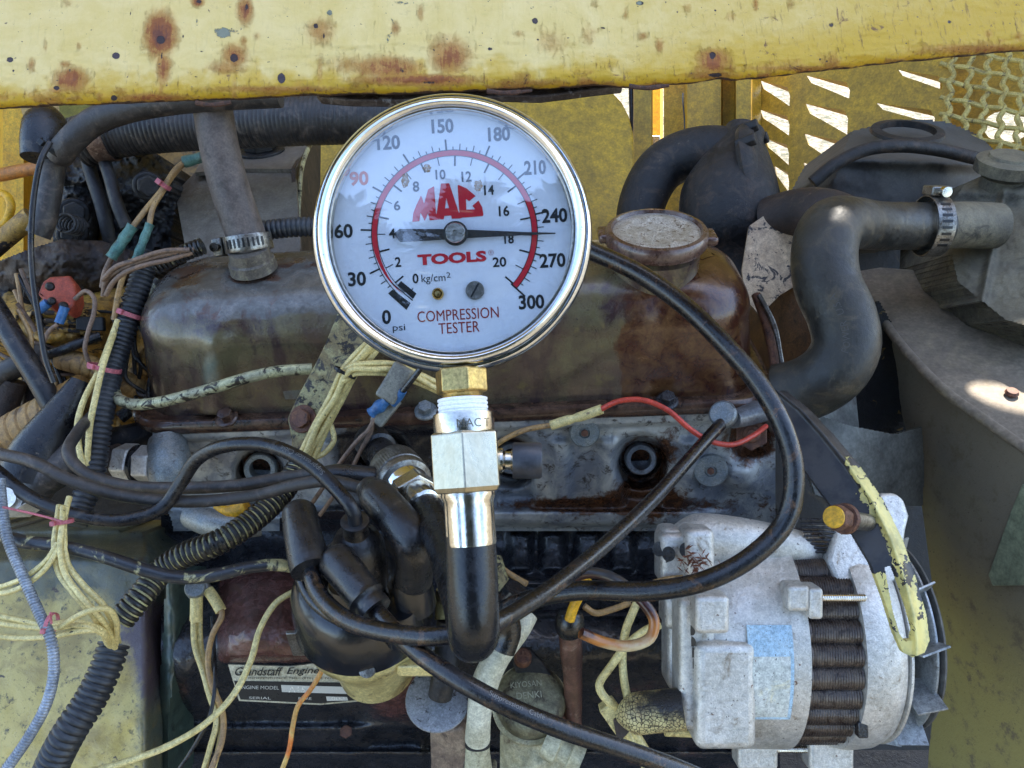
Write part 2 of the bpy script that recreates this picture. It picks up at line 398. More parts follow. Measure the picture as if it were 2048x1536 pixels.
def rail():
    xs = np.linspace(-260, 2320, 520)
    ex = np.interp(xs, [-260, 0, 200, 500, 900, 1150, 1300, 1500, 1700, 1850, 2048, 2320], [233, 222, 214, 201, 187, 176, 176, 160, 142, 122, 106, 84])
    ex = ex + (fbm(xs / 60, xs * 0, 4, 3) - .5) * 9
    D = np.interp(xs, [-260, 2320], [.238, .262])
    a = (U * .95 + F * .22).normalized(); b = (F * .90 + U * .40).normalized()
    rr = .0075; prof = []
    for t in np.linspace(.065, rr, 90): prof.append((t, 0.0))
    for t in np.linspace(0, math.pi / 2, 34)[1:]: prof.append((rr - rr * math.sin(t), rr - rr * math.cos(t)))
    for t in np.linspace(rr, .05, 16)[1:]: prof.append((0, t))
    prof += [(.065, .05)]
    V = []; E = PV(xs, ex, D)
    an, bn = np.array(a), np.array(b)
    for i, (h, q) in enumerate(prof):
        base = E + an * h + bn * q
        nz = (fbm(xs / 28, np.full_like(xs, h * 700 + q * 700), 4, 9) - .5) * .0011 * (1.0 if h < .02 else .35)
        V.append(base + bn * nz[:, None])
    V = np.array(V); m, n = V.shape[:2]; V = V.reshape(-1, 3)
    idx = np.arange(m * n).reshape(m, n)
    q = np.stack([idx[:-1, :-1], idx[1:, :-1], idx[1:, 1:], idx[:-1, 1:]], -1).reshape(-1, 4)
    last = np.stack([idx[-1, :-1], idx[0, :-1], idx[0, 1:], idx[-1, 1:]], -1)
    Fc = np.vstack([q, last])
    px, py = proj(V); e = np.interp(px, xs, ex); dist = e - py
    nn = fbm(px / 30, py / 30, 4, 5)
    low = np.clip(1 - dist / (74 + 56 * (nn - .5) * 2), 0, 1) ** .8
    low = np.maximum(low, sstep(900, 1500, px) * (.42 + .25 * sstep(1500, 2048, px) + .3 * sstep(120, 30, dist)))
    def blobs(L):
        o = np.zeros_like(px)
        for (x, y, rx, ry, s) in L:
            r2 = ((px - x) / rx) ** 2 + ((py - y) / ry) ** 2; o = np.maximum(o, s * np.exp(-r2 * .9))
        return o
    rust = blobs([(322, 68, 30, 42, 1.15), (326, 135, 14, 34, .8), (490, 22, 17, 26, .9), (395, 3, 13, 10, .9), (470, 112, 26, 24, .75), (452, 135, 45, 18, .5),
                  (140, 160, 34, 24, .85), (112, 180, 18, 8, .6), (640, 62, 34, 26, .55), (700, 130, 50, 22, .42), (775, 135, 70, 22, .8), (900, 112, 42, 40, .75), (840, 160, 130, 12, .9), (560, 178, 160, 8, .6),
                  (1425, 122, 34, 26, .85), (1420, 150, 60, 10, .6), (1950, 98, 130, 12, .6), (300, 196, 80, 10, .7), (1100, 85, 40, 30, .35), (1180, 70, 22, 30, .35), (1050, 165, 100, 8, .5), (1600, 136, 150, 7, .5)])
    rr_ = random.Random(3)
    rust = np.maximum(rust, blobs([(rr_.uniform(0, 2048), rr_.uniform(5, 150), rr_.uniform(5, 15), rr_.uniform(6, 22), rr_.uniform(.25, .6)) for _ in range(30)]))
    rust = np.maximum(rust, blobs([(x, y + 46, 7, 40, .42) for x, y in ((322, 130), (490, 60), (640, 100), (900, 140), (1425, 140), (468, 140))]))
    rust = np.maximum(rust, .62 * np.clip(1 - np.maximum(dist, 0) / 60, 0, 1) * sstep(.40, .66, fbm(px / 45, py / 30, 4, 15)))
    rust = np.maximum(rust, np.clip(1 - np.maximum(dist, 0) / 12, 0, 1) * (.2 + .5 * nn))
    edge = np.clip(1.05 - np.maximum(dist, 0) / (7 + 12 * nn), 0, 1)
    pit = blobs([(322, 80, 9, 9, 1.1), (324, 112, 4, 14, .7), (232, 111, 8, 7, 1.1), (468, 116, 8, 9, 1.1), (563, 157, 8, 11, 1.1), (20, 119, 7, 6, 1), (1070, 42, 7, 7, .95), (113, 176, 7, 5, 1), (494, 14, 4, 9, .8), (398, 3, 8, 5, .8),
                 (632, 52, 6, 8, .8), (648, 72, 4, 9, .7), (805, 140, 10, 14, .55), (855, 165, 30, 6, .6), (228, 196, 8, 7, .9), (1662, 50, 12, 9, .62), (1425, 112, 9, 11, .75), (1430, 150, 20, 6, .8), (1280, 6, 9, 5, .9), (980, 98, 7, 5, .75)])
    pit = np.maximum(pit, blobs([(rr_.uniform(0, 2048), rr_.uniform(2, 190), rr_.uniform(2, 4.5), rr_.uniform(2, 6), rr_.uniform(.6, .95)) for _ in range(26)]))
    grey = blobs([(452, 66, 30, 15, .8), (394, 42, 6, 9, .8), (780, 55, 28, 60, .42), (660, 25, 9, 7, .7), (810, 5, 30, 8, .6), (1280, 4, 12, 8, .7)])
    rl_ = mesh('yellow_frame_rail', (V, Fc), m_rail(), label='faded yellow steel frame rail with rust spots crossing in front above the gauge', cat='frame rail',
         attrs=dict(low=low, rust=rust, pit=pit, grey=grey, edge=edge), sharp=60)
    lpn = plane3((640, 190, .262), (1240, 170, .264), (900, 210, .258))
    mesh('bent_lip', plate([(630, 182), (760, 178), (900, 172), (1060, 166), (1236, 160), (1246, 172), (1190, 178), (1130, 186), (1080, 192), (1010, 190), (960, 196), (880, 193), (800, 200), (700, 199), (640, 194)], lpn, .003), mk('lip_metal', C(96, 88, 84), C(64, 54, 50), C(128, 126, 128), s=90, rough=(.25, .5), metal=.5, bump=.0006, bs=300, th3=(.56, .66)), rl_, bevel=.0006)
    for (x, y, w_) in ((1010, 186, 18), (420, 210, 14), (1290, 176, 16)):
        mesh('rust_scale', tube([(x - w_ * 2, y - 4, .243), (x, y, .243), (x + w_ * 3, y - 5, .244)], 9, 8, wob=.3), MT['rust_scale'], rl_)
rail()

# ================================================================== compression gauge
GD = .217; GS = GD / FPX; G0 = P(902, 460, GD)
def G(x, y, z): return G0 + R * (x * GS) + U * (y * GS) - F * (z * GS)
gauge = thing('pressure_gauge', 'round chrome compression tester gauge with white dial, needle pointing past 240', 'pressure gauge', G(0, -285, -30))
AX = -F
def gl(prof, n=96, closed=False): return lathe([(r * GS, h * GS) for r, h in prof], G0, AX, n, closed=closed)
mesh('case', gl([(0.01, -175), (240, -175), (252, -168), (257, -150), (257, -62), (262, -58)], 96), MT['chrome'], gauge)
mesh('bezel', gl([(255, -66), (270, -66), (281, -60), (285, -48), (285, -30), (281, -20), (276, -16), (273, -17), (271, -14), (269, -4), (264, 3), (257, 5), (251, 1), (248.5, -6), (248, -24), (252, -24), (262, -40), (262, -60)], 160, True), MT['chrome'], gauge)
mesh('retaining_ring', gl([(248, -9), (247, -7), (244, -7), (242.5, -9), (242, -27), (247, -27)], 128, True), MT['nickel_bright'], gauge)
kd = mk('dial_white', C(226, 233, 243), C(220, 228, 240), s=90, rough=(.42, .55), bump=.00001, var=.03, speck=(C(120, 105, 90), 950, .765))
mesh('dial_face', gl([(0.01, -30), (245, -30), (245, -36), (0.01, -36)], 96), kd, gauge)
glz = N('gauge_glass'); gg = glz.n('ShaderNodeBsdfGlossy'); gg.inputs['Roughness'].default_value = .015; tr = glz.n('ShaderNodeBsdfTransparent'); tr.inputs[0].default_value = (.97, .98, .985, 1)
mx = glz.n('ShaderNodeMixShader'); geo = glz.n('ShaderNodeNewGeometry'); vd = glz.n('ShaderNodeVectorMath', operation='DOT_PRODUCT')
glz.l(geo.outputs['Normal'], vd.inputs[0]); glz.l(geo.outputs['Incoming'], vd.inputs[1])
sch = glz.math('POWER', glz.math('SUBTRACT', 1.0, glz.math('ABSOLUTE', vd.outputs['Value']), True), 5.0)
sm = glz.rng(glz.noise(glz.map(), 90, 6, .7), .5, .8, 0, .04); gt = glz.math('ADD', glz.math('ADD', glz.math('MULTIPLY', sch, .8), .16), sm)
glz.l(gt, mx.inputs[0]); glz.l(tr.outputs[0], mx.inputs[1]); glz.l(gg.outputs[0], mx.inputs[2]); glz.l(mx.outputs[0], glz.out.inputs[0]); glz.t.nodes.remove(glz.b)
mesh('gauge_glass', gl([(0.01, -8), (247.5, -8), (247.5, -9)], 96), glz.m, gauge)
DD = GD + 30 * GS - .00012
ink = flat('ink_black', C(22, 24, 32), .45); red = flat('ink_red', C(196, 22, 44), .45); redbrown = flat('ink_redbrown', C(150, 44, 38), .5)
def on_dial(V, Fc, cx, cy, h=None, wd=None, rot=0, dd=DD):
    xs = [v[0] for v in V]; ys = [v[1] for v in V]; H = max(ys) - min(ys); W = max(xs) - min(xs)
    sy = h / H; sx = (wd / W) if wd else sy; c, s = math.cos(rot), math.sin(rot); out = []
    for x, y in V:
        x *= sx; y *= sy; out.append(P(cx + x * c - (y * s), cy - (x * s + y * c), dd))
    return out, Fc
def print_dial(items, name, mat, bold=.0, shear=0):
    g = []
    for s, cx, cy, h, wd, rot in items:
        V, Fc = text2d(s, 1, bold, shear); g.append(on_dial(V, Fc, cx, cy, h, wd, rad(rot)))
    mesh(name, join(*g), mat, gauge, smooth=False)
print_dial([('0', 773, 634, 29, 18, 3), ('30', 714, 558, 29, 36, 3), ('60', 687, 462, 29, 37, 3), ('120', 777, 285, 29, 46, 3), ('150', 885, 252, 29, 44, 3), ('180', 998, 268, 29, 44, 3),
            ('210', 1070, 335, 29, 43, 3), ('240', 1109, 431, 29, 51, 3), ('270', 1105, 521, 29, 52, 3), ('300', 1063, 604, 29, 51, 3)], 'scale_numbers', ink, .03)
print_dial([('90', 718, 357, 29, 38, 3)], 'reflection_tinted_number', flat('ink_reflection_tint', C(206, 104, 70), .45), .03)  # orange of a glass reflection put into this numeral's ink
print_dial([('0', 831, 557, 20, 12, 3), ('2', 796, 524, 20, 12, 3), ('4', 784, 467, 20, 13, 3), ('6', 794, 411, 20, 13, 3), ('8', 832, 373, 21, 13, 3), ('10', 881, 349, 20, 20, 3), ('12', 933, 353, 21, 20, 3), ('14', 978, 380, 20, 20, 3),
            ('16', 1008, 422, 21, 21, 3), ('18', 1018, 478, 19, 19, 3), ('20', 999, 524, 20, 27, 3)], 'inner_scale_numbers', ink, .022)
print_dial([('kg/cm', 867, 558, 20, 48, 3), ('2', 897, 550, 11, 8, 3), ('psi', 798, 657, 17, 25, 3)], 'unit_lettering', ink)
print_dial([('COMPRESSION', 916, 629, 22, 163, 3.5), ('TESTER', 918, 655, 22, 82, 3.5)], 'caption_lettering', redbrown, .0)
print_dial([('TOOLS', 904, 516, 22, 138, 3.5)], 'maker_lettering', red, .05)
print_dial([('R', 982, 505, 5, 4, 3)], 'trademark_sign', redbrown)
def disc_px(cx, cy, r, n, dd, r2=None):
    if r2 is None:
        V = [P(cx + r * math.cos(2 * math.pi * k / n), cy + r * math.sin(2 * math.pi * k / n), dd) for k in range(n)]; return V, [tuple(range(n))]
    V = [P(cx + q * math.cos(2 * math.pi * k / n), cy + q * math.sin(2 * math.pi * k / n), dd) for q in (r, r2) for k in range(n)]
    return V, [(k, (k + 1) % n, n + (k + 1) % n, n + k) for k in range(n)]
mesh('trademark_ring', disc_px(982, 505, 5.3, 20, DD, 4.6), redbrown, gauge, smooth=False)
# mark of the maker: three steep slab letters
Z = lambda L: [(800 + x / 7.68, 340 + y / 7.68) for x, y in L]
mk_m = Z([(190, 795), (205, 660), (250, 540), (322, 392), (370, 512), (432, 298), (522, 248), (535, 400), (552, 665), (562, 680), (630, 208), (755, 204), (905, 655), (915, 655), (905, 560), (885, 235), (905, 230), (1020, 280), (1160, 400), (1062, 478), (1012, 442), (1020, 610), (1155, 603), (1112, 550), (1205, 468), (1262, 570), (1283, 690), (1265, 708), (950, 732), (930, 742), (795, 750), (785, 700), (680, 705), (672, 755), (455, 772), (432, 660), (380, 782), (315, 655), (297, 785)])
hole = Z([(710, 425), (752, 585), (692, 590)])
pld = plane3((800, 300, DD), (1000, 300, DD), (900, 600, DD))
mesh('maker_emblem', plate(mk_m, pld, .00003, [hole]), red, gauge, smooth=False)
# ticks
def tick(ang, r0, r1, w, dd=DD):
    c, s = math.cos(rad(ang)), math.sin(rad(ang)); q = w / 2
    pts = [(r0, -q), (r1, -q), (r1, q), (r0, q)]
    return [P(909 + r * c - t * s, 466 - (r * s + t * c), dd) for r, t in pts], [(0, 1, 2, 3)]
A0, KS = 233.1, 275 / 300
g = []
for i in range(1, 61):
    p = i * 5; a = A0 - p * KS; mj = p % 30 == 0; md_ = p % 10 == 0
    g.append(tick(a, 165, 188 if mj else (179 if md_ else 173), 3.4 if mj else 1.8))
for i in range(0, 22):
    a = A0 - i * 14.223 * KS; g.append(tick(a, 134 if i % 2 else 138, 154, 3.4 if i % 2 else 1.8))
g.append(tick(A0 - 275, 152, 190, 3.4))
def arc(a0, a1, r0f, r1f, n, dd=DD):
    V = []
    for k in range(n + 1):
        u = k / n; a = rad(a0 + (a1 - a0) * u)
        for r in (r0f(u), r1f(u)): V.append(P(909 + r * math.cos(a), 466 - r * math.sin(a), dd))
    return V, [(2 * k, 2 * k + 1, 2 * k + 3, 2 * k + 2) for k in range(n)]
g.append(arc(A0 - 3, A0 - 275, lambda u: 167, lambda u: 165.5, 90)); g.append(arc(A0 - 3, A0 - 275, lambda u: 154, lambda u: 155.2, 90))
g.append(([P(x, y, DD) for x, y in [(776, 587), (785, 579), (821, 606), (813, 620)]], [(0, 1, 2, 3)]))
g.append(([P(x, y, DD) for x, y in [(795, 570), (802, 562), (833, 587), (826, 598)]], [(0, 1, 2, 3)]))
g.append(([P(x, y, DD) for x, y in [(782, 566), (784, 565), (826, 600), (825, 602)]], [(0, 1, 2, 3)]))
mesh('scale_ticks', join(*g), ink, gauge, smooth=False)
mesh('red_scale_arc', arc(A0 - 3, A0 - 275, lambda u: 160 - 5.5 * min(1, u * 6), lambda u: 160 + 5.8 * min(1, u * 6), 90, DD + .00004), red, gauge, smooth=False)
ND = GD + 20 * GS
pn = plane3((800, 300, ND), (1000, 300, ND), (900, 600, ND))
mesh('needle', plate([(787, 467), (799, 458), (845, 458), (889, 458), (911, 450), (931, 459), (1050, 464), (1111, 465.2), (1111, 467.6), (1050, 470), (931, 476), (911, 486), (889, 479), (800, 484)], pn, .0004), mk('needle_black', C(20, 22, 30), C(30, 30, 36), s=200, rough=(.25, .4)), gauge, smooth=False)
HC = P(911, 467, ND)
mesh('needle_hub_rim', lathe([(25 * GS, 0), (25 * GS, .0005), (21 * GS, .0009)], HC, AX, 40), ink, gauge)
hub = mesh('needle_hub', lathe([(21 * GS, .0003), (20.5 * GS, .0013), (19 * GS, .0016), (5.5 * GS, .0016), (5 * GS, .0010), (.0001 * GS, .0010)], HC, AX, 48), MT['nickel_bright'], gauge)
sc = P(950, 581, DD)
mesh('dial_screw', lathe([(19 * GS, 0), (19 * GS, .0005), (17 * GS, .0009), (0.001 * GS, .0009)], sc, AX, 32), MT['steel'], gauge)
mesh('screw_slot', box(sc + AX * .00085, (R * .55 + U).normalized() * 16 * GS, (U * -.55 + R).normalized() * 1.8 * GS, AX * .00012), ink, gauge, smooth=False)
mesh('stop_pin', lathe([(12 * GS, 0), (12 * GS, .0008), (9.5 * GS, .0011), (7 * GS, .0006), (5.5 * GS, .0012), (.001 * GS, .0013)], P(876, 588, DD), AX, 28), MT['brass'], gauge)
km = N('dried_mud'); n_ = km.noise(km.map(), 1500, 5, .7); km.l(km.mix(n_, C(150, 130, 105), C(92, 78, 64)), km.b.inputs[0]); km.b.inputs['Roughness'].default_value = .9
km.l(km.rng(km.noise(km.map(), 900, 5, .8), .34, .62, .25, .95), km.b.inputs['Alpha'])
def smudge(cx, cy, rx, ry, sd):
    rnd = random.Random(sd); n = 22; dd = GD + 7.5 * GS; V = [P(cx, cy, dd - .0002)]
    for q in (.5, 1):
        for k in range(n):
            a = 2 * math.pi * k / n; f = q * (1 + .22 * rnd.uniform(-1, 1) * q); V.append(P(cx + rx * f * math.cos(a), cy + ry * f * math.sin(a), dd - (.00012 if q < 1 else 0)))
    Fc = [(0, 1 + k, 1 + (k + 1) % n) for k in range(n)] + [(1 + k, 1 + n + k, 1 + n + (k + 1) % n, 1 + (k + 1) % n) for k in range(n)]
    return V, Fc
for a in [(810, 362, 8, 15, 1), (854, 337, 8, 8, 2), (957, 371, 8, 11, 3)]: mesh('mud_spot', smudge(*a), km.m, gauge)

# ---- stem under the gauge
SA = P(921, 735, .2235); SB = P(943, 1095, .2175); sax = (SB - SA).normalized()
def sp(py): return SA + (SB - SA) * ((py - 735) / 360)
def stem(prof, n=48, xd=None, rot=0, pa=None):  # prof: (r_px, photo py)
    L = (SB - SA).length / 360
    return lathe([(r * .221 / FPX, (y - 735) * L) for r, y in prof], SA, sax, n, xd or -F, rot, prof_a=pa)
tester = thing('tester_fitting', 'brass and nickel plated fitting screwed under the gauge with side valve', 'hose fitting', sp(1090))
mesh('brass_nut', stem([(50, 738), (54, 742), (54, 785), (50, 789)], 6, rot=rad(42)), MT['brass'], tester, smooth=False, bevel=.0003)
mesh('brass_neck', stem([(44, 787), (40, 795), (48, 800), (48, 806)], 40), MT['brass'], tester)
pf = []
for i in range(0, 5):
    y = 798 + i * 8.5; pf += [(48, y), (50.5, y + 1.5), (50.5, y + 5.5), (48.5, y + 7.5)]
mesh('thread_tape', stem(pf, 48), MT['ptfe'], tester)
mesh('collar', stem([(51, 834), (56, 828), (60, 829), (61, 833), (61, 866), (59, 873)], 64), MT['nickel_bright'], tester)
mesh('hex_body', stem([(66, 866), (74, 871), (74, 976), (67, 986)], 6), MT['nickel'], tester, smooth=False, bevel=.0003)
fl = lambda a, h: 1 - .035 * (abs(math.sin(a * 4 + .4)) ** 14)
mesh('crimp_ferrule', stem([(46, 982), (53, 986), (54, 994), (50, 1004), (49.5, 1020), (50, 1084), (49, 1090), (45, 1091)], 96, pa=fl), MT['nickel_bright'], tester)
def wrap_text(s, cy, r, h, name, mat, a_mid, size_px):
    V, Fc = text2d(s, 1, .0); ys = [v[1] for v in V]; k = size_px / (max(ys) - min(ys)); x, y, z = basis(sax, -F); L = .221 / FPX; o = sp(cy); out = []
    for vx, vy in V:
        a = a_mid + vx * k / r; out.append(o + (x * math.cos(a) + R_perp * math.sin(a)) * (r * L) - z * (vy * k * L))
    mesh(name, (out, Fc), mat, tester, smooth=False)
R_perp = (R - sax * R.dot(sax)).normalized()
wrap_text('MAC T', 852, 61.6, 14, 'stamped_lettering', flat('stamp', C(112, 106, 92), .4, .8), .42, 17)
side0 = P(990, 921, .2205)
mesh('side_valve', lathe([(.003, 0), (.0036, .001), (.0036, .0022), (.0026, .003), (.0026, .0045), (.0034, .0052), (.0034, .006)], side0, R, 32), MT['nickel_bright'], tester)
mesh('valve_cap', lathe([(.0030, .0050), (.0048, .0050), (.0052, .0056), (.0052, .0128), (.0048, .0134), (.0001, .0134)], side0, R, 40), mk('cap_black', C(46, 48, 54), C(40, 42, 48), rough=(.35, .5), bump=.00003), tester)
# ---- thick black test hose with quick coupler
th = thing('test_hose', 'thick black rubber tester hose folding back behind the fitting to the spark plug hole', 'hose', P(948, 1300, .23))
hp = [(940, 1070, .2185), (943, 1130, .2175), (946, 1200, .2165), (948, 1250, .2175), (946, 1274, .228), (940, 1262, .248), (922, 1190, .285), (898, 1110, .325), (868, 1045, .362), (846, 1008, .385)]
W = [P(*q) for q in hp]; res, L = spline(W, .0018); mesh('hose_body', sweep(res, lambda i, u: .0073 if u < .4 else .0073 + .0012 * min(1, (u - .4) * 4), 28), MT['gauge_hose'], th)
CA = P(852, 1018, .378); CB = P(742, 880, .455); cax = (CB - CA).normalized(); CL = (CB - CA).length
mesh('hose_ferrule', lathe([(.0085, 0), (.0100, .001), (.0100, .012), (.0090, .014)], CA, cax, 48, prof_a=lambda a, h: 1 - .05 * abs(math.sin(a * 4)) ** 10), MT['nickel_bright'], th)
mesh('coupler_hex', prism(6, .0125, .013, .022, CA, cax), MT['nickel_bright'], th, smooth=False, bevel=.0006)
mesh('coupler_neck', lathe([(.010, .021), (.0115, .024), (.0115, .028), (.0125, .030)], CA, cax, 48), MT['chrome'], th)
mesh('knurled_sleeve', lathe([(.0115, .028), (.0140, .029), (.0146, .031), (.0146, .034), (.0138, .0345), (.0138, .0355), (.0146, .036), (.0146, .048), (.0140, .050), (.010, .050)], CA, cax, 180, prof_a=lambda a, h: 1 - .02 * (math.sin(a * 60) > 0) * (.036 <= h <= .048)), MT['steel'], th)
mesh('plug_adapter', lathe([(.0085, .048), (.0085, .075), (.0105, .076), (.0105, CL)], CA, cax, 32), MT['rubber'], th)
# ================================================================== valve cover
MT['head'] = mk('cast_head', C(98, 102, 108), C(128, 130, 132), C(48, 38, 32), s=38, rough=(.28, .5), metal=.35, bump=.0004, bs=380, th3=(.56, .7), coat=.25, chip=(C(60, 50, 40), 30, .68))
MT['oilblack'] = mk('oily_black', C(26, 26, 29), C(44, 42, 42), C(70, 46, 34), s=36, rough=(.12, .42), metal=.1, bump=.0008, bs=260, th3=(.56, .68), coat=.5)
MT['oilbrown'] = mk('oily_brown', C(78, 52, 44), C(98, 78, 70), C(44, 28, 24), s=34, rough=(.16, .4), metal=.1, bump=.0003, bs=380, th3=(.5, .68), coat=.5, speck=(C(150, 140, 130), 420, .74))
MT['varnish'] = mk('varnish', C(62, 42, 34), C(92, 68, 52), C(34, 24, 20), s=50, rough=(.08, .28), bump=.0002, bs=500, th3=(.5, .68), coat=.5)
MT['boltgrey'] = mk('bolt_grey', C(120, 128, 132), C(140, 142, 138), C(70, 62, 55), s=120, rough=(.3, .5), metal=.5, bump=.0002, bs=900, th3=(.58, .7))
MT['mottled_steel'] = mk('mottled_steel', C(112, 106, 96), C(88, 82, 76), C(140, 134, 110), s=90, rough=(.4, .6), metal=.3, bump=.0003, bs=500)
MT['rustbolt'] = mk('rusty_bolt', C(92, 60, 48), C(120, 82, 60), C(52, 34, 30), s=160, rough=(.45, .7), metal=.2, bump=.0004, bs=700)
MT['yellow'] = mk('yellow_paint', C(188, 146, 34), C(166, 130, 40), C(142, 112, 44), s=18, rough=(.4, .6), bump=.0002, bs=400, th3=(.58, .8), speck=(C(84, 62, 36), 220, .74))
MT['yellow_lit'] = mk('yellow_bright_lit', C(222, 170, 34), C(205, 150, 30), C(120, 84, 36), s=30, rough=(.4, .6), bump=.0002, bs=400, th3=(.66, .75))  # brighter yellow copy; on the posts it holds sunlight in the colour
MT['dark'] = mk('dark_grime', C(26, 26, 28), C(40, 38, 38), C(64, 58, 52), s=40, rough=(.35, .65), metal=.2, bump=.0007, bs=260, th3=(.52, .7), speck=(C(96, 92, 84), 500, .76))
MT['darkbrown'] = mk('dark_brown_grime', C(62, 48, 40), C(48, 40, 36), C(92, 76, 60), s=40, rough=(.5, .75), bump=.0007, bs=300, th3=(.54, .7))
MT['casting'] = mk('alu_casting', C(214, 210, 202), C(194, 190, 180), C(140, 124, 102), s=40, rough=(.28, .46), metal=.5, bump=.0005, bs=460, th3=(.56, .74), speck=[(C(96, 62, 40), 220, .70), (C(52, 44, 38), 560, .68)], var=.2)
MT['wire_cream'] = mk('wire_cream', C(222, 204, 140), C(202, 182, 118), C(140, 112, 74), s=60, rough=(.32, .5), bump=.00008, bs=700, th3=(.6, .72), speck=(C(52, 44, 34), 330, .7))
MT['wire_tan'] = mk('wire_tan', C(176, 140, 88), C(150, 120, 84), C(92, 78, 62), s=60, rough=(.4, .6), bump=.00012, bs=600, th3=(.56, .72), speck=(C(50, 40, 30), 330, .7))
MT['wire_brown'] = mk('wire_brown', C(130, 104, 84), C(112, 92, 78), C(80, 66, 56), s=60, rough=(.5, .7), bump=.00012, bs=600)
MT['wire_orange'] = mk('wire_orange', C(206, 112, 44), C(190, 132, 60), C(120, 80, 50), s=50, rough=(.35, .5), bump=.0001, bs=600, th3=(.6, .72))
MT['wire_red'] = mk('wire_red', C(196, 70, 52), C(176, 60, 46), C(120, 46, 40), s=60, rough=(.3, .45), bump=.00006, bs=600, th3=(.62, .75))
MT['loom'] = mk('loom_black', C(34, 37, 42), C(48, 50, 54), C(80, 78, 68), s=40, rough=(.3, .5), bump=.0001, bs=600, th3=(.62, .75), dust=(C(84, 88, 92), .35))
MT['loomgrey'] = mk('loom_grey', C(152, 158, 166), C(122, 128, 136), s=60, rough=(.3, .5), metal=.3, bump=.0001)
MT['loom_dirty'] = mk('loom_dirty', C(20, 20, 22), C(34, 34, 34), C(120, 114, 84), s=70, rough=(.22, .42), bump=.0001, bs=600, th3=(.58, .70))
MT['groove'] = mk('groove_dirt', C(206, 198, 140), C(150, 142, 100), C(50, 46, 38), s=40, rough=(.5, .7), bump=.0002, th3=(.54, .62))
MT['tie_pink'] = mk('tie_pink', C(190, 104, 112), C(170, 92, 100), s=80, rough=(.35, .5), bump=.00005)
MT['tie_black'] = flat('tie_black', C(24, 24, 25), .4)
MT['mottled'] = mk('mottled_paint', C(150, 142, 96), C(120, 104, 66), C(44, 38, 32), s=70, rough=(.4, .65), bump=.0004, bs=500, th=(.42, .6), th3=(.5, .6), chip=(C(40, 34, 30), 90, .57))
MT['tubepaint'] = mk('tube_paint', C(186, 182, 140), C(150, 146, 120), C(52, 46, 38), s=60, rough=(.3, .5), metal=.2, bump=.0002, bs=500, th3=(.5, .58))
MT['teal'] = mk('teal_splice', C(70, 110, 102), C(96, 132, 120), C(60, 70, 60), s=60, rough=(.3, .5), bump=.0002, bs=400)

def m_cover():
    k = N('cover_paint'); v = k.map(); A = lambda n: (lambda x: (setattr(x, 'attribute_name', n), x.outputs['Fac'])[1])(k.n('ShaderNodeAttribute'))
    top, red_, blu = A('top'), A('red'), A('blu')
    n1 = k.noise(v, 26, 7, .68, .5); n2 = k.noise(v, 90, 7, .72, .5); n3 = k.noise(v, 420, 5, .7); n4 = k.noise(k.map((1, 1, .35)), 45, 7, .7, .6)
    side = k.mix(k.rng(n1, .36, .64), C(100, 92, 66), C(84, 66, 56)); side = k.mix(k.rng(n4, .46, .66), side, C(56, 40, 44)); side = k.mix(k.rng(n2, .55, .68), side, C(106, 92, 60)); side = k.mix(k.rng(n3, .6, .68), side, C(46, 36, 34))
    tp = k.mix(k.rng(n2, .35, .65), C(112, 110, 106), C(84, 82, 78)); rt = k.math('MULTIPLY', k.rng(n4, .50, .60), k.rng(n3, .4, .6, .6, 1)); tp = k.mix(rt, tp, C(82, 52, 36))
    nz = k.math('MULTIPLY', k.math('SUBTRACT', n1, .5), .9)
    col = k.mix(k.rng(k.math('ADD', top, nz), .38, .62), side, tp)
    col = k.mix(k.math('MULTIPLY', k.rng(k.math('ADD', blu, nz), .4, .8), .75), col, C(124, 132, 118))
    rm = k.rng(k.math('ADD', red_, k.math('MULTIPLY', k.math('SUBTRACT', n4, .5), 1.3)), .35, .75); col = k.mix(rm, col, k.mix(k.rng(n2, .4, .62), C(62, 30, 22), C(92, 62, 36)))
    vv = k.rng(n3, .25, .75, .8, 1.2); cc = k.n('ShaderNodeCombineColor'); [k.l(vv, cc.inputs[i]) for i in range(3)]; col = k.mix(1.0, col, cc.outputs[0], 'MULTIPLY')
    k.l(col, k.b.inputs['Base Color']); k.b.inputs['Metallic'].default_value = .15
    rg = k.math('SUBTRACT', k.rng(n2, .3, .7, .2, .42), k.math('MULTIPLY', rm, .14)); k.l(rg, k.b.inputs['Roughness']); k.b.inputs['Coat Weight'].default_value = .45; k.b.inputs['Coat Roughness'].default_value = .16
    k.l(k.bump(k.math('ADD', n3, n2), .00022), k.b.inputs['Normal']); return k.m
def rrect(x0, x1, y0, y1, r, n):
    """n points round a rounded rectangle, even in perimeter"""
    pts = []; q = max(3, n // 10)
    for (cx, cy, a0) in ((x1 - r, y1 - r, 0), (x0 + r, y1 - r, 90), (x0 + r, y0 + r, 180), (x1 - r, y0 + r, 270)):
        for i in range(q + 1): a = rad(a0 + 90 * i / q); pts.append((cx + r * math.cos(a), cy + r * math.sin(a)))
    P_ = [Vector((x, y)) for x, y in pts]; P_.append(P_[0]); L = [0]
    for a, b in zip(P_, P_[1:]): L.append(L[-1] + (b - a).length)
    out = []; j = 0
    for k in range(n):
        s = L[-1] * k / n
        while L[j + 1] < s: j += 1
        f = (s - L[j]) / max(1e-9, L[j + 1] - L[j]); out.append(tuple(P_[j].lerp(P_[j + 1], f)))
    return out
def PY(px, py, yc): return P(px, py, float(dy(px, py, yc)))
VC0 = PY(282, 850, .392); VC1 = PY(1538, 808, .392); ZB = (VC0.z + VC1.z) / 2
X0, X1 = VC0.x - .006, VC1.x; YF, YB = .392, .505; HT = .080
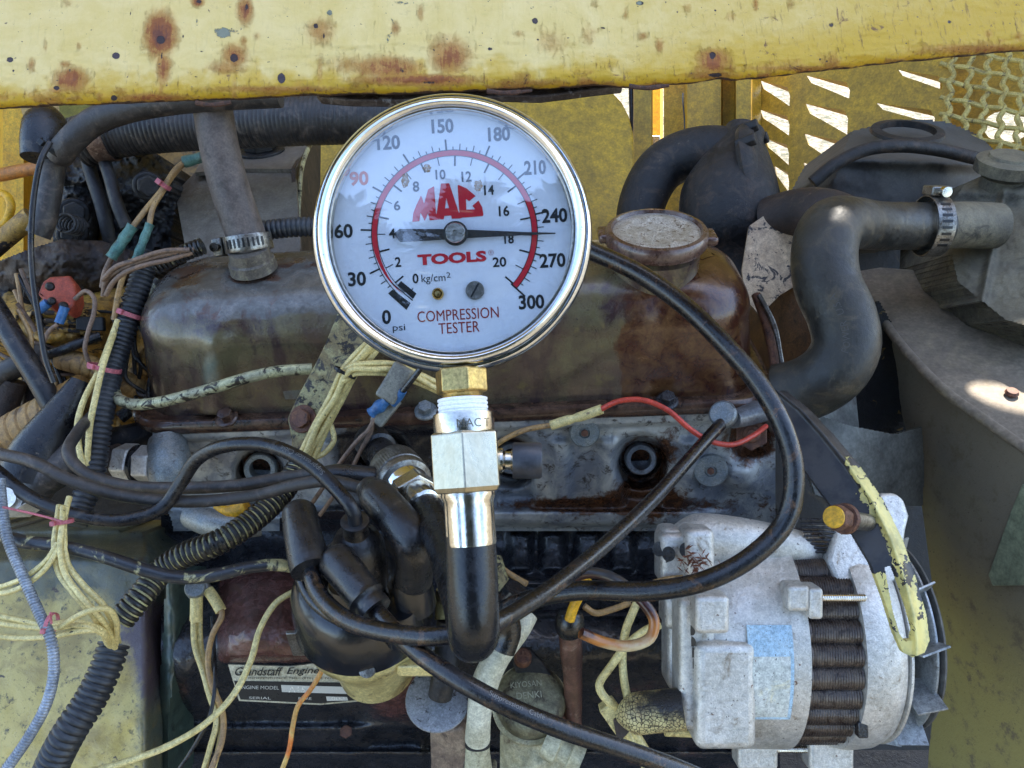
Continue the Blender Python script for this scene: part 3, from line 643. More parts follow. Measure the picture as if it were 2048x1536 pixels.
def loft(levels, n=260):
    V = []; Fc = []
    for (z, ins, r) in levels:
        for x, y in rrect(X0 + ins, X1 - ins * 1.15, YF + ins, YB - ins, r, n): V.append((x, y, z))
    m = len(levels)
    for i in range(m - 1):
        for k in range(n):
            k2 = (k + 1) % n; Fc.append((i * n + k, i * n + k2, (i + 1) * n + k2, (i + 1) * n + k))
    Fc.append(tuple((m - 1) * n + k for k in range(n))); return V, Fc
lv = [(ZB + .004, .004, .026), (ZB + .010, .0045, .026)]
for i in range(1, 16): lv.append((ZB + .010 + (HT - .040) * i / 15, .005 + .0035 * i / 15, .026 + .009 * i / 15))
for i in range(1, 19):
    t = i / 18 * math.pi / 2; lv.append((ZB + HT - .030 + .030 * math.sin(t), .0085 + .028 * (1 - math.cos(t)), .035 - .006 * i / 18))
for i in range(1, 8): lv.append((ZB + HT + .002 * i / 7, .0365 + .016 * i / 7, .029 - .0255 * i / 7))
V, Fc = loft(lv, 300); V = np.array(V)
px, py = proj(V)
fz = (V[:, 2] - ZB) / HT; front = (V[:, 1] < YF + .04)
dent = -.0075 * np.exp(-((px - 432) / 38) ** 2) * (fz > .1) * sstep(1.0, .75, fz) * front   # pressed rib
dent += .0018 * np.exp(-((px - 1325) / 26) ** 2) * sstep(.95, .7, fz) * front
V[:, 1] += dent + (fbm(V[:, 0] * 30, V[:, 2] * 30, 3, 2) - .5) * .0016 * front
V[:, 2] += (fbm(V[:, 0] * 25, V[:, 1] * 25, 3, 12) - .5) * .002 * (fz > .5)
wob = (fbm(px / 120, py / 120, 4, 8) - .5) * 2
topm = sstep(.80, .95, fz + .10 * wob) * sstep(1150, 1000, px)
topm = np.maximum(topm, sstep(.62, .8, fz) * .45 * sstep(520, 330, px))
redm = np.clip(sstep(1230, 1330, px + wob * 110) * sstep(1.04, .7, fz) * 1.0 + .55 * sstep(1150, 1300, px) + .35 * sstep(1230, 1330, px), 0, 1)
blum = np.exp(-((px - 428) / 26) ** 2 - ((py - 730) / 60) ** 2) * .9
CVR = thing('valve_cover', 'oil-stained grey and brown pressed steel valve cover behind the gauge', 'valve cover', ((X0 + X1) / 2, (YF + YB) / 2, ZB - .004))
MC = m_cover()
mesh('cover_shell', (V, Fc), MC, CVR, attrs=dict(top=topm, red=redm, blu=blum), sharp=70)
fl_ = [(ZB - .004, -.0045, .028), (ZB - .001, -.0065, .030), (ZB + .003, -.0065, .030), (ZB + .0055, -.0045, .029), (ZB + .006, -.002, .027), (ZB + .0045, .0008, .026), (ZB + .0045, .006, .024)]
Vf, Ff = loft(fl_, 220); mesh('cover_flange', (Vf, Ff), MT['varnish'], CVR)
for (qx, qy, m_) in ((450, 826, 'varnish'), (850, 812, 'boltgrey'), (1335, 792, 'oilblack')):
    o = PY(qx, qy, YF - .002); mesh('cover_bolt', join(prism(6, .0048, 0, .006, o - Vector((0, 0, .004)), (0, -.25, 1)), lathe([(.0075, -.001), (.0075, .0006), (.006, .0014), (0.0001, .0014)], o - Vector((0, 0, .004)), (0, -.25, 1), 20)), MT[m_], CVR, smooth=False, bevel=.0005)
# breather neck with hose and clamp
bn = PY(503, 522, .445)
mesh('breather_neck', lathe([(.0150, -.006), (.0145, .0005), (.0128, .0015), (.0126, .008)], bn, (-.05, 0, 1), 32), MT['mottled_steel'], CVR)
# small welded strap on the front (behind the bracket)
sp_ = plane3((560, 700, .488), (720, 700, .488), (600, 800, .492))
mesh('line_clip', plate([(556, 752), (588, 745), (680, 742), (690, 762), (640, 768), (620, 800), (570, 800)], sp_, .002), MC, CVR, bevel=.0004)

# ---- oil filler cap
fc = thing('oil_filler_cap', 'round brown-stained metal oil filler cap on the right end of the valve cover', 'oil cap', PY(1308, 500, .44))
fo = PY(1310, 500, .438); uz = Vector((0, 0, 1)); rr_ = .0305
km_ = mk('cap_top', C(206, 204, 198), C(170, 164, 152), C(92, 72, 56), s=160, rough=(.22, .45), metal=.4, bump=.0003, bs=500, th3=(.53, .66), coat=.3)
mesh('filler_neck', lathe([(rr_ * .92, -.03), (rr_ * .92, .0), (rr_ * .80, .002), (rr_ * .8, .006)], fo, uz, 48), MC, fc, attrs=dict())
mesh('cap_rim', lathe([(rr_ * .85, .004), (rr_ * 1.0, .0045), (rr_ * 1.05, .007), (rr_ * 1.05, .0125), (rr_ * 1.0, .0145), (rr_ * .92, .0150), (rr_ * .88, .0125)], fo, uz, 64), MT['oilbrown'], fc)
def capdisc():
    pr = [(rr_ * .9, .0125), (rr_ * .86, .0132), (rr_ * .60, .0140), (rr_ * .50, .0126), (rr_ * .2, .0128), (.0001, .0128)]
    return lathe(pr, fo, uz, 64)
mesh('cap_disc', capdisc(), km_, fc)
for sx, sg in ((-1, .3), (1, -.45)):
    c = fo + Vector((sx * rr_ * 1.03, sg * .012, .010)); mesh('cap_tab', box(c, Vector((.0045, 0, 0)), Vector((0, .008, 0)), uz * .003), MT['oilbrown'], fc, bevel=.0022, bseg=3)

# ================================================================== cylinder head and block
def gauss(X, Y, x, y, rx, ry, p=2): return np.exp(-(np.abs((X - x) / rx) ** p + np.abs((Y - y) / ry) ** p))
PL4 = [(522, 936), (768, 905), (1024, 915), (1281, 917)]
def head_d(X, Y):
    yc = np.full_like(X, .394)
    f = np.zeros_like(X)                                   # + = towards the viewer, metres
    f += .006 * sstep(868, 858, Y - (X - 900) * -.035)       # top gasket rail
    for (x, y) in PL4:
        r = np.hypot(X - x, (Y - y - 6) * 1.0); f -= .020 * sstep(62, 38, r) * sstep(-200, 200, Y); f += .004 * gauss(X, Y, x, y, 74, 70, 4) * (r > 50)
        f -= .012 * sstep(46, 30, np.abs(X - x - 6)) * sstep(y, y + 25, Y) * sstep(y + 105, y + 75, Y)
    for x in (655, 905, 1122, 1218, 1380): f += .0075 * np.exp(-np.abs((X - x - (Y - 930) * .05) / 20) ** 3) * sstep(868, 890, Y) * sstep(1012, 995, Y)
    f += .006 * sstep(1080, 1010, X) * sstep(1240, 1330, X)
    f += .011 * gauss(X, Y, 1163, 1036, 260, 16, 6)            # lower ledge
    f += .008 * gauss(X, Y, 700, 1030, 330, 14, 6)
    f += .010 * gauss(X, Y, 1482, 955, 34, 26, 3)
    f -= .018 * gauss(X, Y, 1503, 870, 40, 38, 4)
    f += .010 * gauss(X, Y, 330, 930, 34, 60, 4)
    f += (fbm(X / 40, Y / 40, 4, 21) - .5) * .0026
    f -= .0012 * np.exp(-((X - 1102 + (Y - 940) * .25 + 8 * np.sin(Y / 14)) / 2.0) ** 2) * sstep(900, 920, Y)      # parting lines
    f -= .0010 * np.exp(-((X - 1228 + 5 * np.sin(Y / 17)) / 1.8) ** 2)
    return dy(X, Y, yc) - f
MK = lambda X, Y: (X > 305 + 40 * sstep(960, 1060, Y)) & (X < 1552) & (Y > 859 - (X - 300) * .036)
g = relief(300, 1556, 795, 1062, 2.6, head_d, .06, MK, dirn=Vector((0, 1, 0)))
px, py = proj(g[0]); oil = np.clip(gauss(px, py, 1290, 985, 55, 40) + gauss(px, py, 1200, 1010, 200, 14) * .8 + gauss(px, py, 1330, 900, 30, 50) * .6 + gauss(px, py, 1500, 880, 50, 50) * .9 + .35 * sstep(990, 700, px) * sstep(600, 900, px) + .12 * sstep(1000, 1200, px) + .16 * sstep(960, 1010, py), 0, 1)
for (x, y) in PL4: oil = np.maximum(oil, .8 * np.exp(-(np.hypot(px - x, py - y) / 46) ** 4))
def m_head():
    k = N('head_casting'); v = k.map(); a = k.n('ShaderNodeAttribute'); a.attribute_name = 'oil'; oil_ = a.outputs['Fac']; a2 = k.n('ShaderNodeAttribute'); a2.attribute_name = 'blk'; b_ = a2.outputs['Fac']
    n1 = k.noise(v, 32, 7, .68, .5); n2 = k.noise(v, 130, 7, .72, .5); n3 = k.noise(v, 500, 5, .7)
    col = k.mix(k.rng(n1, .36, .64), C(124, 130, 140), C(196, 196, 190)); col = k.mix(k.rng(n2, .53, .66), col, C(70, 66, 62))
    o = k.math('ADD', oil_, k.math('MULTIPLY', k.math('SUBTRACT', n2, .5), 1.2)); om = k.rng(o, .3, .62); col = k.mix(om, col, k.mix(k.rng(n2, .4, .62), C(58, 36, 24), C(96, 60, 34)))
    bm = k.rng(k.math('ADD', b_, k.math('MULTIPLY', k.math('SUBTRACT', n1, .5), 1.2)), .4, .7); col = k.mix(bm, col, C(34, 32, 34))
    k.l(col, k.b.inputs['Base Color']); k.b.inputs['Metallic'].default_value = .3
    gl_ = k.math('MAXIMUM', om, bm); k.l(k.math('SUBTRACT', k.rng(n2, .3, .7, .34, .55), k.math('MULTIPLY', gl_, .2)), k.b.inputs['Roughness'])
    k.l(k.math('MULTIPLY', gl_, .5), k.b.inputs['Coat Weight']); k.b.inputs['Coat Roughness'].default_value = .1
    k.l(k.bump(k.math('ADD', n3, k.math('MULTIPLY', n2, 1.2)), .0005), k.b.inputs['Normal']); return k.m
MH = m_head()
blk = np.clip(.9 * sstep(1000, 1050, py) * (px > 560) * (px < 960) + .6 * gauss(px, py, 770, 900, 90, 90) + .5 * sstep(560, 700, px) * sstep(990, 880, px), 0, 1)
HEAD = thing('cylinder_head', 'grey cast cylinder head with open spark plug holes below the valve cover', 'cylinder head', PY(920, 1050, .41))
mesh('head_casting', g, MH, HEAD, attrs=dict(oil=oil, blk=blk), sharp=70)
for i, (x, y) in enumerate(PL4):
    o = P(x, y, float(dy(x, y, .394)) + .012); ax = (Vector((0, -1, .42))).normalized(); ax = (CAM - o).normalized() * .5 + ax * .5
    mesh('spark_plug_tube', lathe([(.0115, -.010), (.0110, .004), (.0100, .0052), (.0072, .0050), (.0068, .003), (.0068, -.03)], o, ax, 40), MT['boltgrey'] if i == 0 else MT['head'], HEAD)
    mesh('plug_hole', lathe([(.0069, -.0298), (.0001, -.0296)], o, ax, 24), MT['oilblack'], HEAD)
    mesh('recess_ring', lathe([(.0150, -.012), (.0155, -.002), (.0142, .0), (.0138, -.012)], o - ax * .001, ax, 40), MT['oilblack'], HEAD)
for (x, y, r, mm) in ((1169, 865, 31, 'boltgrey'), (1421, 941, 36, 'boltgrey')):
    o = P(x, y, float(dy(x, y, .388)))
    b = mesh('core_plug', lathe([(S(r, .5), -.008), (S(r, .5), 0), (S(r - 3, .5), .0016), (S(r * .35, .5), .0018), (S(r * .33, .5), .0006), (S(r * .2, .5), .0009), (0.0001, .0009)], o, (CAM - o) + Vector((0, -.3, 0)), 48), MT[mm], HEAD)
    bump_ = mesh('socket_bolt', prism(6, S(8, .5), .0005, .0026, o, (CAM - o) + Vector((0, -.3, 0))), MT['rustbolt'], b, smooth=False, bevel=.0004)
o = P(1503, 868, .505); mesh('temperature_sender', join(prism(6, .011, -.004, .003, o, CAM - o), lathe([(.006, .002), (.0055, .008), (.003, .009), (.003, .014)], o, CAM - o, 20)), MT['rustbolt'], HEAD, smooth=False, bevel=.0006)
mesh('outlet_neck', tube([(1560, 800, .50), (1535, 815, .497), (1490, 832, .485), (1466, 838, .478)], 46, 20, rf=lambda u: 1.2 - .4 * u), MT['head'], HEAD)
mesh('water_outlet_cap', lathe([(.004, -.003), (.0075, 0), (.0085, .002), (.0085, .006), (.0072, .0075), (.0055, .0075)], P(1449, 833, .478), (CAM - P(1449, 833, .478)) + Vector((-.2, 0, .3)), 32), MT['boltgrey'], HEAD)
# left end fitting: elbow + hex nuts going left
mesh('head_end_lug', tube([(335, 880, .50), (338, 930, .492), (342, 975, .492)], 84, 20, rf=lambda u: .85 + .15 * math.sin(u * 3.1)), MT['boltgrey'], HEAD)
ft = thing('hose_union', 'grey metal hex union and spark sleeve beside the left end of the cylinder head', 'pipe fitting', P(260, 950, .49))
o = P(330, 930, .492); lx = (P(220, 925, .497) - o).normalized()
mesh('hex_nut', prism(6, .0125, .006, .017, o, lx), MT['casting'], ft, smooth=False, bevel=.001)
mesh('seal_ring', lathe([(.0112, .017), (.0124, .0175), (.0124, .0195), (.0112, .02)], o, lx, 32), MT['rubber'], ft)
mesh('large_hex_nut', prism(6, .0135, .020, .031, o, lx, rot=.3), MT['casting'], ft, smooth=False, bevel=.0014)
mesh('union_sleeve', lathe([(.0105, .03), (.0125, .034), (.0105, .038), (.012, .042), (.010, .046), (.010, .075)], o, lx, 32), MT['darkbrown'], ft)

def block_d(X, Y):
    yc = .405 - .105 * sstep(1040, 1330, Y) - .0 * X
    f = np.zeros_like(X)
    f += .014 * gauss(X, Y, 530, 1200, 60, 110, 4) + .012 * sstep(430, 460, X) * sstep(770, 740, X) * sstep(1130, 1170, Y) * sstep(1335, 1310, Y)
    f += .022 * gauss(X, Y, 790, 1360, 62, 92, 3)                    # round boss with drips
    for x in (1040, 1105, 1175, 1245): f += .010 * np.exp(-np.abs((X - x) / 24) ** 4) * sstep(1050, 1075, Y) * sstep(1150, 1135, Y)
    f += .010 * np.exp(-((Y - 1163) / 9) ** 4) * sstep(985, 1010, X)
    f += .006 * np.exp(-((Y - 1228) / 8) ** 4) * sstep(960, 1010, X)
    f += .008 * np.exp(-((Y - 1510) / 9) ** 4) + .010 * sstep(1440, 1460, Y) * sstep(860, 840, X)
    f -= .010 * gauss(X, Y, 790, 1475, 60, 20, 4)
    f += .005 * gauss(X, Y, 690, 1465, 17, 17, 4)
    f += .012 * gauss(X, Y, 365, 1370, 30, 55, 3)
    f += (fbm(X / 46, Y / 46, 5, 31) - .5) * .006
    return dy(X, Y, yc) - f
g = relief(322, 1560, 1030, 1600, 3.2, block_d, .08, None, dirn=Vector((0, 1, 0)))
px, py = proj(g[0])
brn = np.clip(sstep(425, 450, px) * sstep(775, 745, px) * sstep(1110, 1160, py) * sstep(1335, 1315, py) + .9 * gauss(px, py, 790, 1360, 60, 90, 3) + .5 * gauss(px, py, 365, 1380, 28, 50) + .4 * gauss(px, py, 600, 1250, 200, 50) + .35 * sstep(1000, 1300, px), 0, 1)
def m_block():
    k = N('block_casting'); v = k.map(); a = k.n('ShaderNodeAttribute'); a.attribute_name = 'brn'
    n1 = k.noise(v, 34, 7, .68, .5); n2 = k.noise(v, 140, 7, .72, .5); n3 = k.noise(v, 460, 5, .7)
    col = k.mix(k.rng(n1, .36, .64), C(24, 26, 31), C(46, 46, 50)); col = k.mix(k.rng(n2, .58, .72), col, C(70, 62, 54))
    bm = k.rng(k.math('ADD', a.outputs['Fac'], k.math('MULTIPLY', k.math('SUBTRACT', n1, .5), .9)), .35, .7)
    col = k.mix(bm, col, k.mix(k.rng(n2, .38, .64), C(104, 68, 62), C(74, 44, 34)))
    k.l(col, k.b.inputs['Base Color']); k.b.inputs['Metallic'].default_value = .15; k.l(k.rng(n2, .3, .7, .16, .42), k.b.inputs['Roughness'])
    k.b.inputs['Coat Weight'].default_value = .5; k.b.inputs['Coat Roughness'].default_value = .12
    k.l(k.bump(k.math('ADD', n3, k.math('MULTIPLY', n2, 1.4)), .0006), k.b.inputs['Normal']); return k.m
MB_ = m_block()
BLK = thing('engine_block', 'oily black engine block with reddish brown patches below the cylinder head', 'engine block', PY(900, 1560, .32))
mesh('block_casting', g, MB_, BLK, attrs=dict(brn=brn), sharp=70)
o = P(692, 1463, float(block_d(np.array([692.]), np.array([1463.]))[0])); mesh('block_plug', prism(6, .0045, 0, .003, o, CAM - o), MT['rustbolt'], BLK, smooth=False, bevel=.0005)
# maker plate
def bd(x, y): return float(block_d(np.array([float(x)]), np.array([float(y)]))[0])
pd = bd(590, 1370) - .021
pp_ = plane3((455, 1330, pd), (717, 1340, pd), (480, 1405, pd + .004))
PLT = thing('maker_plate', 'printed silver and black engine maker plate riveted on the block', 'name plate', on_plane(pp_, 590, 1410))
mesh('plate_body', plate([(456, 1329), (580, 1333), (640, 1326), (700, 1331), (717, 1403), (640, 1410), (478, 1402)], pp_, .0012), mk('plate_silver', C(190, 186, 166), C(170, 164, 140), C(96, 80, 60), s=60, rough=(.3, .5), metal=.4, bump=.0001, th3=(.6, .75)), PLT, smooth=False)
def pl_off(e): return (pp_[0] + pp_[1] * e, pp_[1])
pk = flat('plate_black', C(28, 28, 30), .35); pv = flat('plate_field', C(198, 196, 186), .35, .2)
mesh('plate_band', plate([(468, 1362), (711, 1366), (716, 1400), (640, 1407), (481, 1399)], pl_off(.0003), .0002), pk, PLT, smooth=False)
mesh('plate_field', join(plate([(562, 1370), (698, 1374), (700, 1388), (564, 1384)], pl_off(.0005), .0001), plate([(652, 1393), (694, 1394), (696, 1401), (654, 1402)], pl_off(.0005), .0001)), pv, PLT, smooth=False)
def tp_on(pl, items, name, mat, par, shear=0, bold=0):
    g = []
    for s, cx, cy, h, wd, rot in items:
        V, Fc = text2d(s, 1, bold, shear); xs = [v[0] for v in V]; ys = [v[1] for v in V]; sy = h / (max(ys) - min(ys)); sx = wd / (max(xs) - min(xs)) if wd else sy; c, s_ = math.cos(rad(rot)), math.sin(rad(rot))
        g.append(([on_plane(pl, cx + x * sx * c - y * sy * s_, cy - (x * sx * s_ + y * sy * c)) for x, y in V], Fc))
    mesh(name, join(*g), mat, par, smooth=False)
tp_on(pl_off(.0006), [('Grandstaff', 518, 1343, 17, 96, 0), ('Engines', 611, 1343, 17, 76, 1)], 'script_lettering', pk, PLT, .35, .008)
tp_on(pl_off(.0006), [('INDEPENDENCE, MO   (816) 796 7676', 583, 1357, 5, 172, 0)], 'address_lettering', pk, PLT)
tp_on(pl_off(.0006), [('ENGINE MODEL', 518, 1375, 7, 80, -1), ('SERIAL', 520, 1396, 5, 44, -1), ('BORE', 610, 1397, 5, 26, -1)], 'field_lettering', pv, PLT)
tp_on(pl_off(.0008), [('A15', 594, 1379, 12, 34, 0), ('.000', 674, 1397, 7, 30, 0)], 'stamped_number', flat('stamp_l', C(235, 232, 220), .3, .3), PLT)
# ================================================================== helpers for lines
def line(name, label, cat, pts, w, mat, nseg=14, rf=None, wob=.0, parent=None, group=None, seed=1, step=None):
    return mesh(name, tube(pts, w, nseg, step, rf, wob, True, seed), MT[mat] if isinstance(mat, str) else mat, parent, label=label, cat=cat, group=group, sharp=50)
def bundle(name, label, cat, strands, w, mat, group=None):
    """strands: list of point lists; each wire a part"""
    b = thing(name, label, cat, P(*strands[0][-1]), group)
    for i, s in enumerate(strands):
        mm = mat[i % len(mat)] if isinstance(mat, list) else mat
        mesh('wire', tube(s, w, 9, None, None, .03, True, i), MT[mm], b, sharp=60)
    return b
def offs(pts, ox, oy=0, od=0, j=2.5, seed=0):
    r = random.Random(seed); return [(x + ox + r.uniform(-j, j), y + oy + r.uniform(-j, j), d + od) for x, y, d in pts]
def tie(pt, dirn, w, wid, mat, parent=None, label=None, cat=None, tail=None, name='cable_tie'):
    """cable tie round a bundle of width w photo px"""
    o = P(*pt); ax = (P(pt[0] + dirn[0], pt[1] + dirn[1], pt[2]) - o).normalized(); r = S(w / 2, pt[2]); h = S(wid / 2, pt[2])
    g = [lathe([(r, -h), (r * 1.0 + .0006, -h), (r + .0006, h), (r, h)], o, ax, 28, closed=True)]
    x, y, z = basis(ax, -F); g.append(box(o + x * (r + .001) + y * r * .3, y * h * 1.2, z * h * 1.15, x * .0013))
    if tail: g.append(tube([(pt[0], pt[1], pt[2] - .008)] + tail, wid * .7, 6))
    return mesh(name, join(*g), MT[mat], parent, label=label, cat=cat, smooth=False, bevel=.0003)
def wraptext(path, w, s, u0, hpx, mat, parent, flip=False, side=.0):
    """letters printed along a cable path, wrapped on the side that faces the viewer"""
    W = [P(*q) for q in path]; dm = sum(q[2] for q in path) / len(path); r = w / 2 * dm / FPX * 1.02 + .00008
    res, L = spline(W, .0015); V, Fc = text2d(s, 1); ys = [v[1] for v in V]; k = S(hpx, dm) / (max(ys) - min(ys)); out = []
    for vx, vy in V:
        if flip: vx, vy = -vx, -vy
        t = (u0 * L + vx * k) / L * (len(res) - 1); i = int(max(0, min(len(res) - 2, t))); f = t - i
        p = res[i].lerp(res[i + 1], f); T = (res[i + 1] - res[i]).normalized(); vw = (CAM - p).normalized(); nx = (vw - T * vw.dot(T)).normalized(); b = nx.cross(T)
        a = vy * k / r + side; out.append(p + nx * (r * math.cos(a)) + b * (r * math.sin(a)))
    mesh('printed_lettering', (out, Fc), mat, parent, smooth=False)
pr_grey = flat('print_grey', C(112, 110, 106), .6); pr_faint = flat('print_faint', C(74, 73, 70), .6)

# ================================================================== distributor
DO = P(731, 1232, .425); UZ = Vector((0, 0, 1))
dist_ = thing('distributor', 'glossy black distributor with cream base and ignition lead boots', 'distributor', DO - UZ * .03)
capm = mk('cap_bakelite', C(20, 20, 22), C(30, 30, 33), C(64, 50, 38), s=60, rough=(.08, .24), bump=.0002, bs=300, th3=(.62, .72), coat=.4)
rb = .0372
mesh('distributor_bowl', lathe([(.022, -.05), (.024, -.034), (.030, -.014), (.0345, -.010), (.036, -.002), (.0355, .001)], DO, UZ, 64), mk('dist_base', C(206, 192, 130), C(170, 156, 104), C(84, 70, 50), s=60, rough=(.28, .5), bump=.0003, bs=400, th3=(.56, .7), coat=.3), dist_)
mesh('distributor_cap', lathe([(rb, 0), (rb * 1.02, .002), (rb * 1.0, .014), (rb * .97, .022), (rb * .92, .028), (rb * .80, .034), (rb * .5, .037), (.0001, .037)], DO, UZ, 96, prof_a=lambda a, h: 1 + .02 * math.cos(a * 4) * (h > .01)), capm, dist_)
for a in (200, 320):
    q = DO + Vector((math.cos(rad(a)), math.sin(rad(a)), 0)) * rb * 1.03
    mesh('spring_clip', tube([(700, 1340, .41), (705, 1330, .4), (712, 1310, .395)], 12, 8) if a == 320 else box(q - UZ * .004, Vector((.004, 0, 0)), Vector((0, .0012, 0)), UZ * .010), MT['steel'], dist_, bevel=.0005)
mesh('clip_screw', lathe([(.0045, 0), (.004, .003), (.0001, .0035)], P(735, 1338, .395), -F + U * .2, 20), MT['steel'], dist_)
mesh('vacuum_lug', box(P(840, 1335, .41), R * .012, U * .004 - F * .003, F * .006), MT['wire_cream'], dist_, bevel=.002)
mesh('adjust_plate', plate([(662, 1300), (700, 1318), (745, 1350), (700, 1348), (672, 1345), (664, 1330)], plane3((662, 1300, .435), (745, 1350, .43), (672, 1345, .44)), .002), MT['darkbrown'], dist_, bevel=.0004)
for (x, y, d) in ((725, 1135, .375), (822, 1150, .375), (616, 1100, .38), (690, 1165, .37), (800, 1215, .38)):
    o = P(x, y, d); mesh('tower', lathe([(.0105, -.022), (.0095, -.004), (.008, 0), (.0001, 0)], o, UZ, 28), capm, dist_)
boot = mk('boot_rubber', C(20, 20, 22), C(34, 33, 34), C(78, 68, 60), s=75, rough=(.2, .42), bump=.0003, bs=320, th3=(.58, .68), coat=.25, dust=(C(96, 94, 96), .12), speck=(C(120, 112, 104), 300, .72))
def bt(label, pts, w, rf, nm='lead_boot'): return mesh(nm, tube(pts, w, 26, .0012, rf), boot, label=label, cat='boot', sharp=60)
bt('upright black rubber boot with pale cuff on the left of the distributor', [(596, 1002, .37), (600, 1035, .362), (608, 1080, .352), (622, 1140, .342)], 78, lambda u: (math.sin(min(1, u * 5) * 1.57) * (.86 + .16 * u)) if u < .94 else .98)
bt('fat black rubber boot lying over the front of the distributor cap', [(656, 1105, .35), (680, 1130, .343), (712, 1170, .335), (752, 1222, .328)], 78, lambda u: math.sin(min(1, u * 5) * 1.57) * (1.02 - .14 * u) if u < .8 else (1.0 if u < .84 else .8 if u < .9 else .86))
bt('bent black rubber boot on the right of the distributor cap', [(735, 975, .38), (765, 1005, .37), (800, 1045, .36), (826, 1085, .356), (830, 1125, .362), (828, 1160, .37)], 74, lambda u: .72 + .3 * sstep(0, .15, u) * (1 + .14 * math.exp(-((u - .6) / .13) ** 2)) - .0 * u)
cb = thing('coil_lead_boot', 'round-shouldered black boot on the centre tower with crimped collar', 'boot', P(715, 1130, .36))
mesh('boot_body', lathe([(.013, -.024), (.0132, -.008), (.0128, .002), (.0105, .008), (.0062, .011), (.0056, .017), (.0066, .018), (.0066, .0195), (.005, .02)], P(716, 1098, .368), (P(706, 1010, .35) - P(716, 1098, .368)), 40), boot, cb)
# ---- ignition leads
lead = [
 ('leadA', 'dusty black ignition lead, lower of the two crossing left of the engine', [(-60, 895, .395), (0, 908, .39), (68, 925, .385), (137, 959, .385), (239, 990, .39), (376, 1003, .395), (513, 990, .395), (590, 970, .39), (660, 962, .385), (738, 980, .38)], 25, 'rubber_dusty'),
 ('leadB', 'black ignition lead looping down behind the corrugated tube to the flat boot', [(185, 830, .47), (155, 865, .44), (136, 905, .425), (164, 942, .42), (239, 969, .415), (342, 976, .41), (479, 970, .405), (570, 955, .405), (650, 945, .40)], 24, 'rubber_dusty'),
 ('leadC', 'black coil lead arching over the head with worn lettering', [(-50, 905, .40), (0, 948, .395), (57, 992, .39), (152, 1030, .385), (248, 1040, .385), (325, 1015, .39), (362, 965, .39), (395, 918, .385), (455, 891, .375), (530, 890, .37), (610, 922, .36), (665, 970, .355), (706, 1022, .352), (712, 1052, .357)], 28, 'rubber'),
 ('leadD', 'long oily black ignition lead running up to the right head outlet', [(618, 1130, .345), (636, 1185, .335), (690, 1238, .322), (780, 1266, .31), (880, 1272, .302), (960, 1258, .305), (1060, 1205, .33), (1180, 1115, .37), (1300, 1005, .415), (1390, 905, .45), (1447, 842, .475)], 33, 'rubber_oily'),
 ('leadE', 'oily black ignition lead with white lettering sweeping to the lower right', [(745, 1212, .33), (785, 1258, .318), (840, 1308, .305), (920, 1362, .295), (1020, 1415, .292), (1130, 1460, .295), (1250, 1500, .30), (1360, 1540, .305), (1440, 1575, .31)], 38, 'rubber_oily'),
 ('leadF', 'short black lead tucked beneath the upright left boot', [(596, 1090, .37), (600, 1150, .36), (620, 1195, .352), (655, 1228, .345), (700, 1250, .34)], 22, 'rubber_oily')]
for _, lb, pts, w_, mt in lead:
    o = line('ignition_lead', lb, 'ignition lead', pts, w_, mt, 18, wob=.01)
    if _ == 'leadE':
        wraptext(pts, w_, 'Suppression   Cable', .46, 13, pr_grey, o, side=.35)
    if _ == 'leadC': wraptext(pts, w_, 'Suppression Cable', .83, 13, pr_grey, o, flip=True, side=.3)
    if _ == 'leadA': wraptext(pts, w_, 'Cable', .70, 8, pr_faint, o, flip=True, side=.3)
bt('slender black rubber plug boot lying on the head behind the leads', [(636, 948, .40), (680, 948, .40), (740, 952, .405), (772, 956, .41)], 38, lambda u: .75 + .3 * sstep(0, .3, u) if u < .95 else .9, 'plug_boot')
line('black_hose_loop', 'thick oily black hose looping from behind the gauge round the right side', 'hose', [(1130, 480, .40), (1190, 505, .395), (1280, 548, .385), (1370, 612, .375), (1450, 690, .365), (1520, 772, .358), (1568, 860, .352), (1588, 950, .35), (1572, 1040, .35), (1505, 1112, .35), (1410, 1162, .352), (1300, 1182, .36), (1150, 1182, .375), (1040, 1205, .385), (960, 1250, .40)], 39, 'rubber_oily', 24, wob=.012)
line('oily_drain_tube', 'wide dark hose end dripping behind the tester hose', 'hose', [(1035, 1180, .40), (1010, 1215, .405), (1018, 1262, .41), (1005, 1300, .41)], 52, 'rubber_oily', 20)
# ================================================================== corrugated looms
def loomobj(label, pts, w, pitch, mat, depth=.16, rf=None, name='corrugated_tube'):
    if mat == 'loom_dirty' and w > 40:
        o = mesh(name, corrug(pts, w, pitch, .22, 20, rf), MT[mat], label=label, cat='corrugated tube', sharp=70)
        mesh('groove_dirt', tube(pts, w * .845, 20), MT['groove'], o); return o
    return mesh(name, corrug(pts, w, pitch, depth, 20, rf), MT[mat], label=label, cat='corrugated tube', sharp=70)
lm = loomobj('black corrugated tube running down beside the left end of the valve cover', [(300, 500, .50), (288, 540, .50), (268, 605, .495), (240, 690, .49), (218, 760, .48), (203, 830, .47), (192, 900, .465), (182, 965, .46), (162, 1010, .455), (148, 1050, .45)], 47, 10.5, 'loom')
loomobj('black corrugated tube with cream dirt in its grooves crossing to the distributor', [(600, 930, .45), (560, 990, .435), (500, 1045, .42), (440, 1083, .41), (370, 1110, .41), (325, 1140, .41), (280, 1195, .40), (240, 1242, .395)], 52, 11.5, 'loom_dirty', .17)
loomobj('thick black corrugated tube at the bottom left corner', [(228, 1288, .385), (212, 1335, .38), (180, 1400, .375), (140, 1462, .37), (105, 1530, .37), (85, 1590, .37)], 68, 13.5, 'loom', .17, lambda u: .92 + .08 * u)
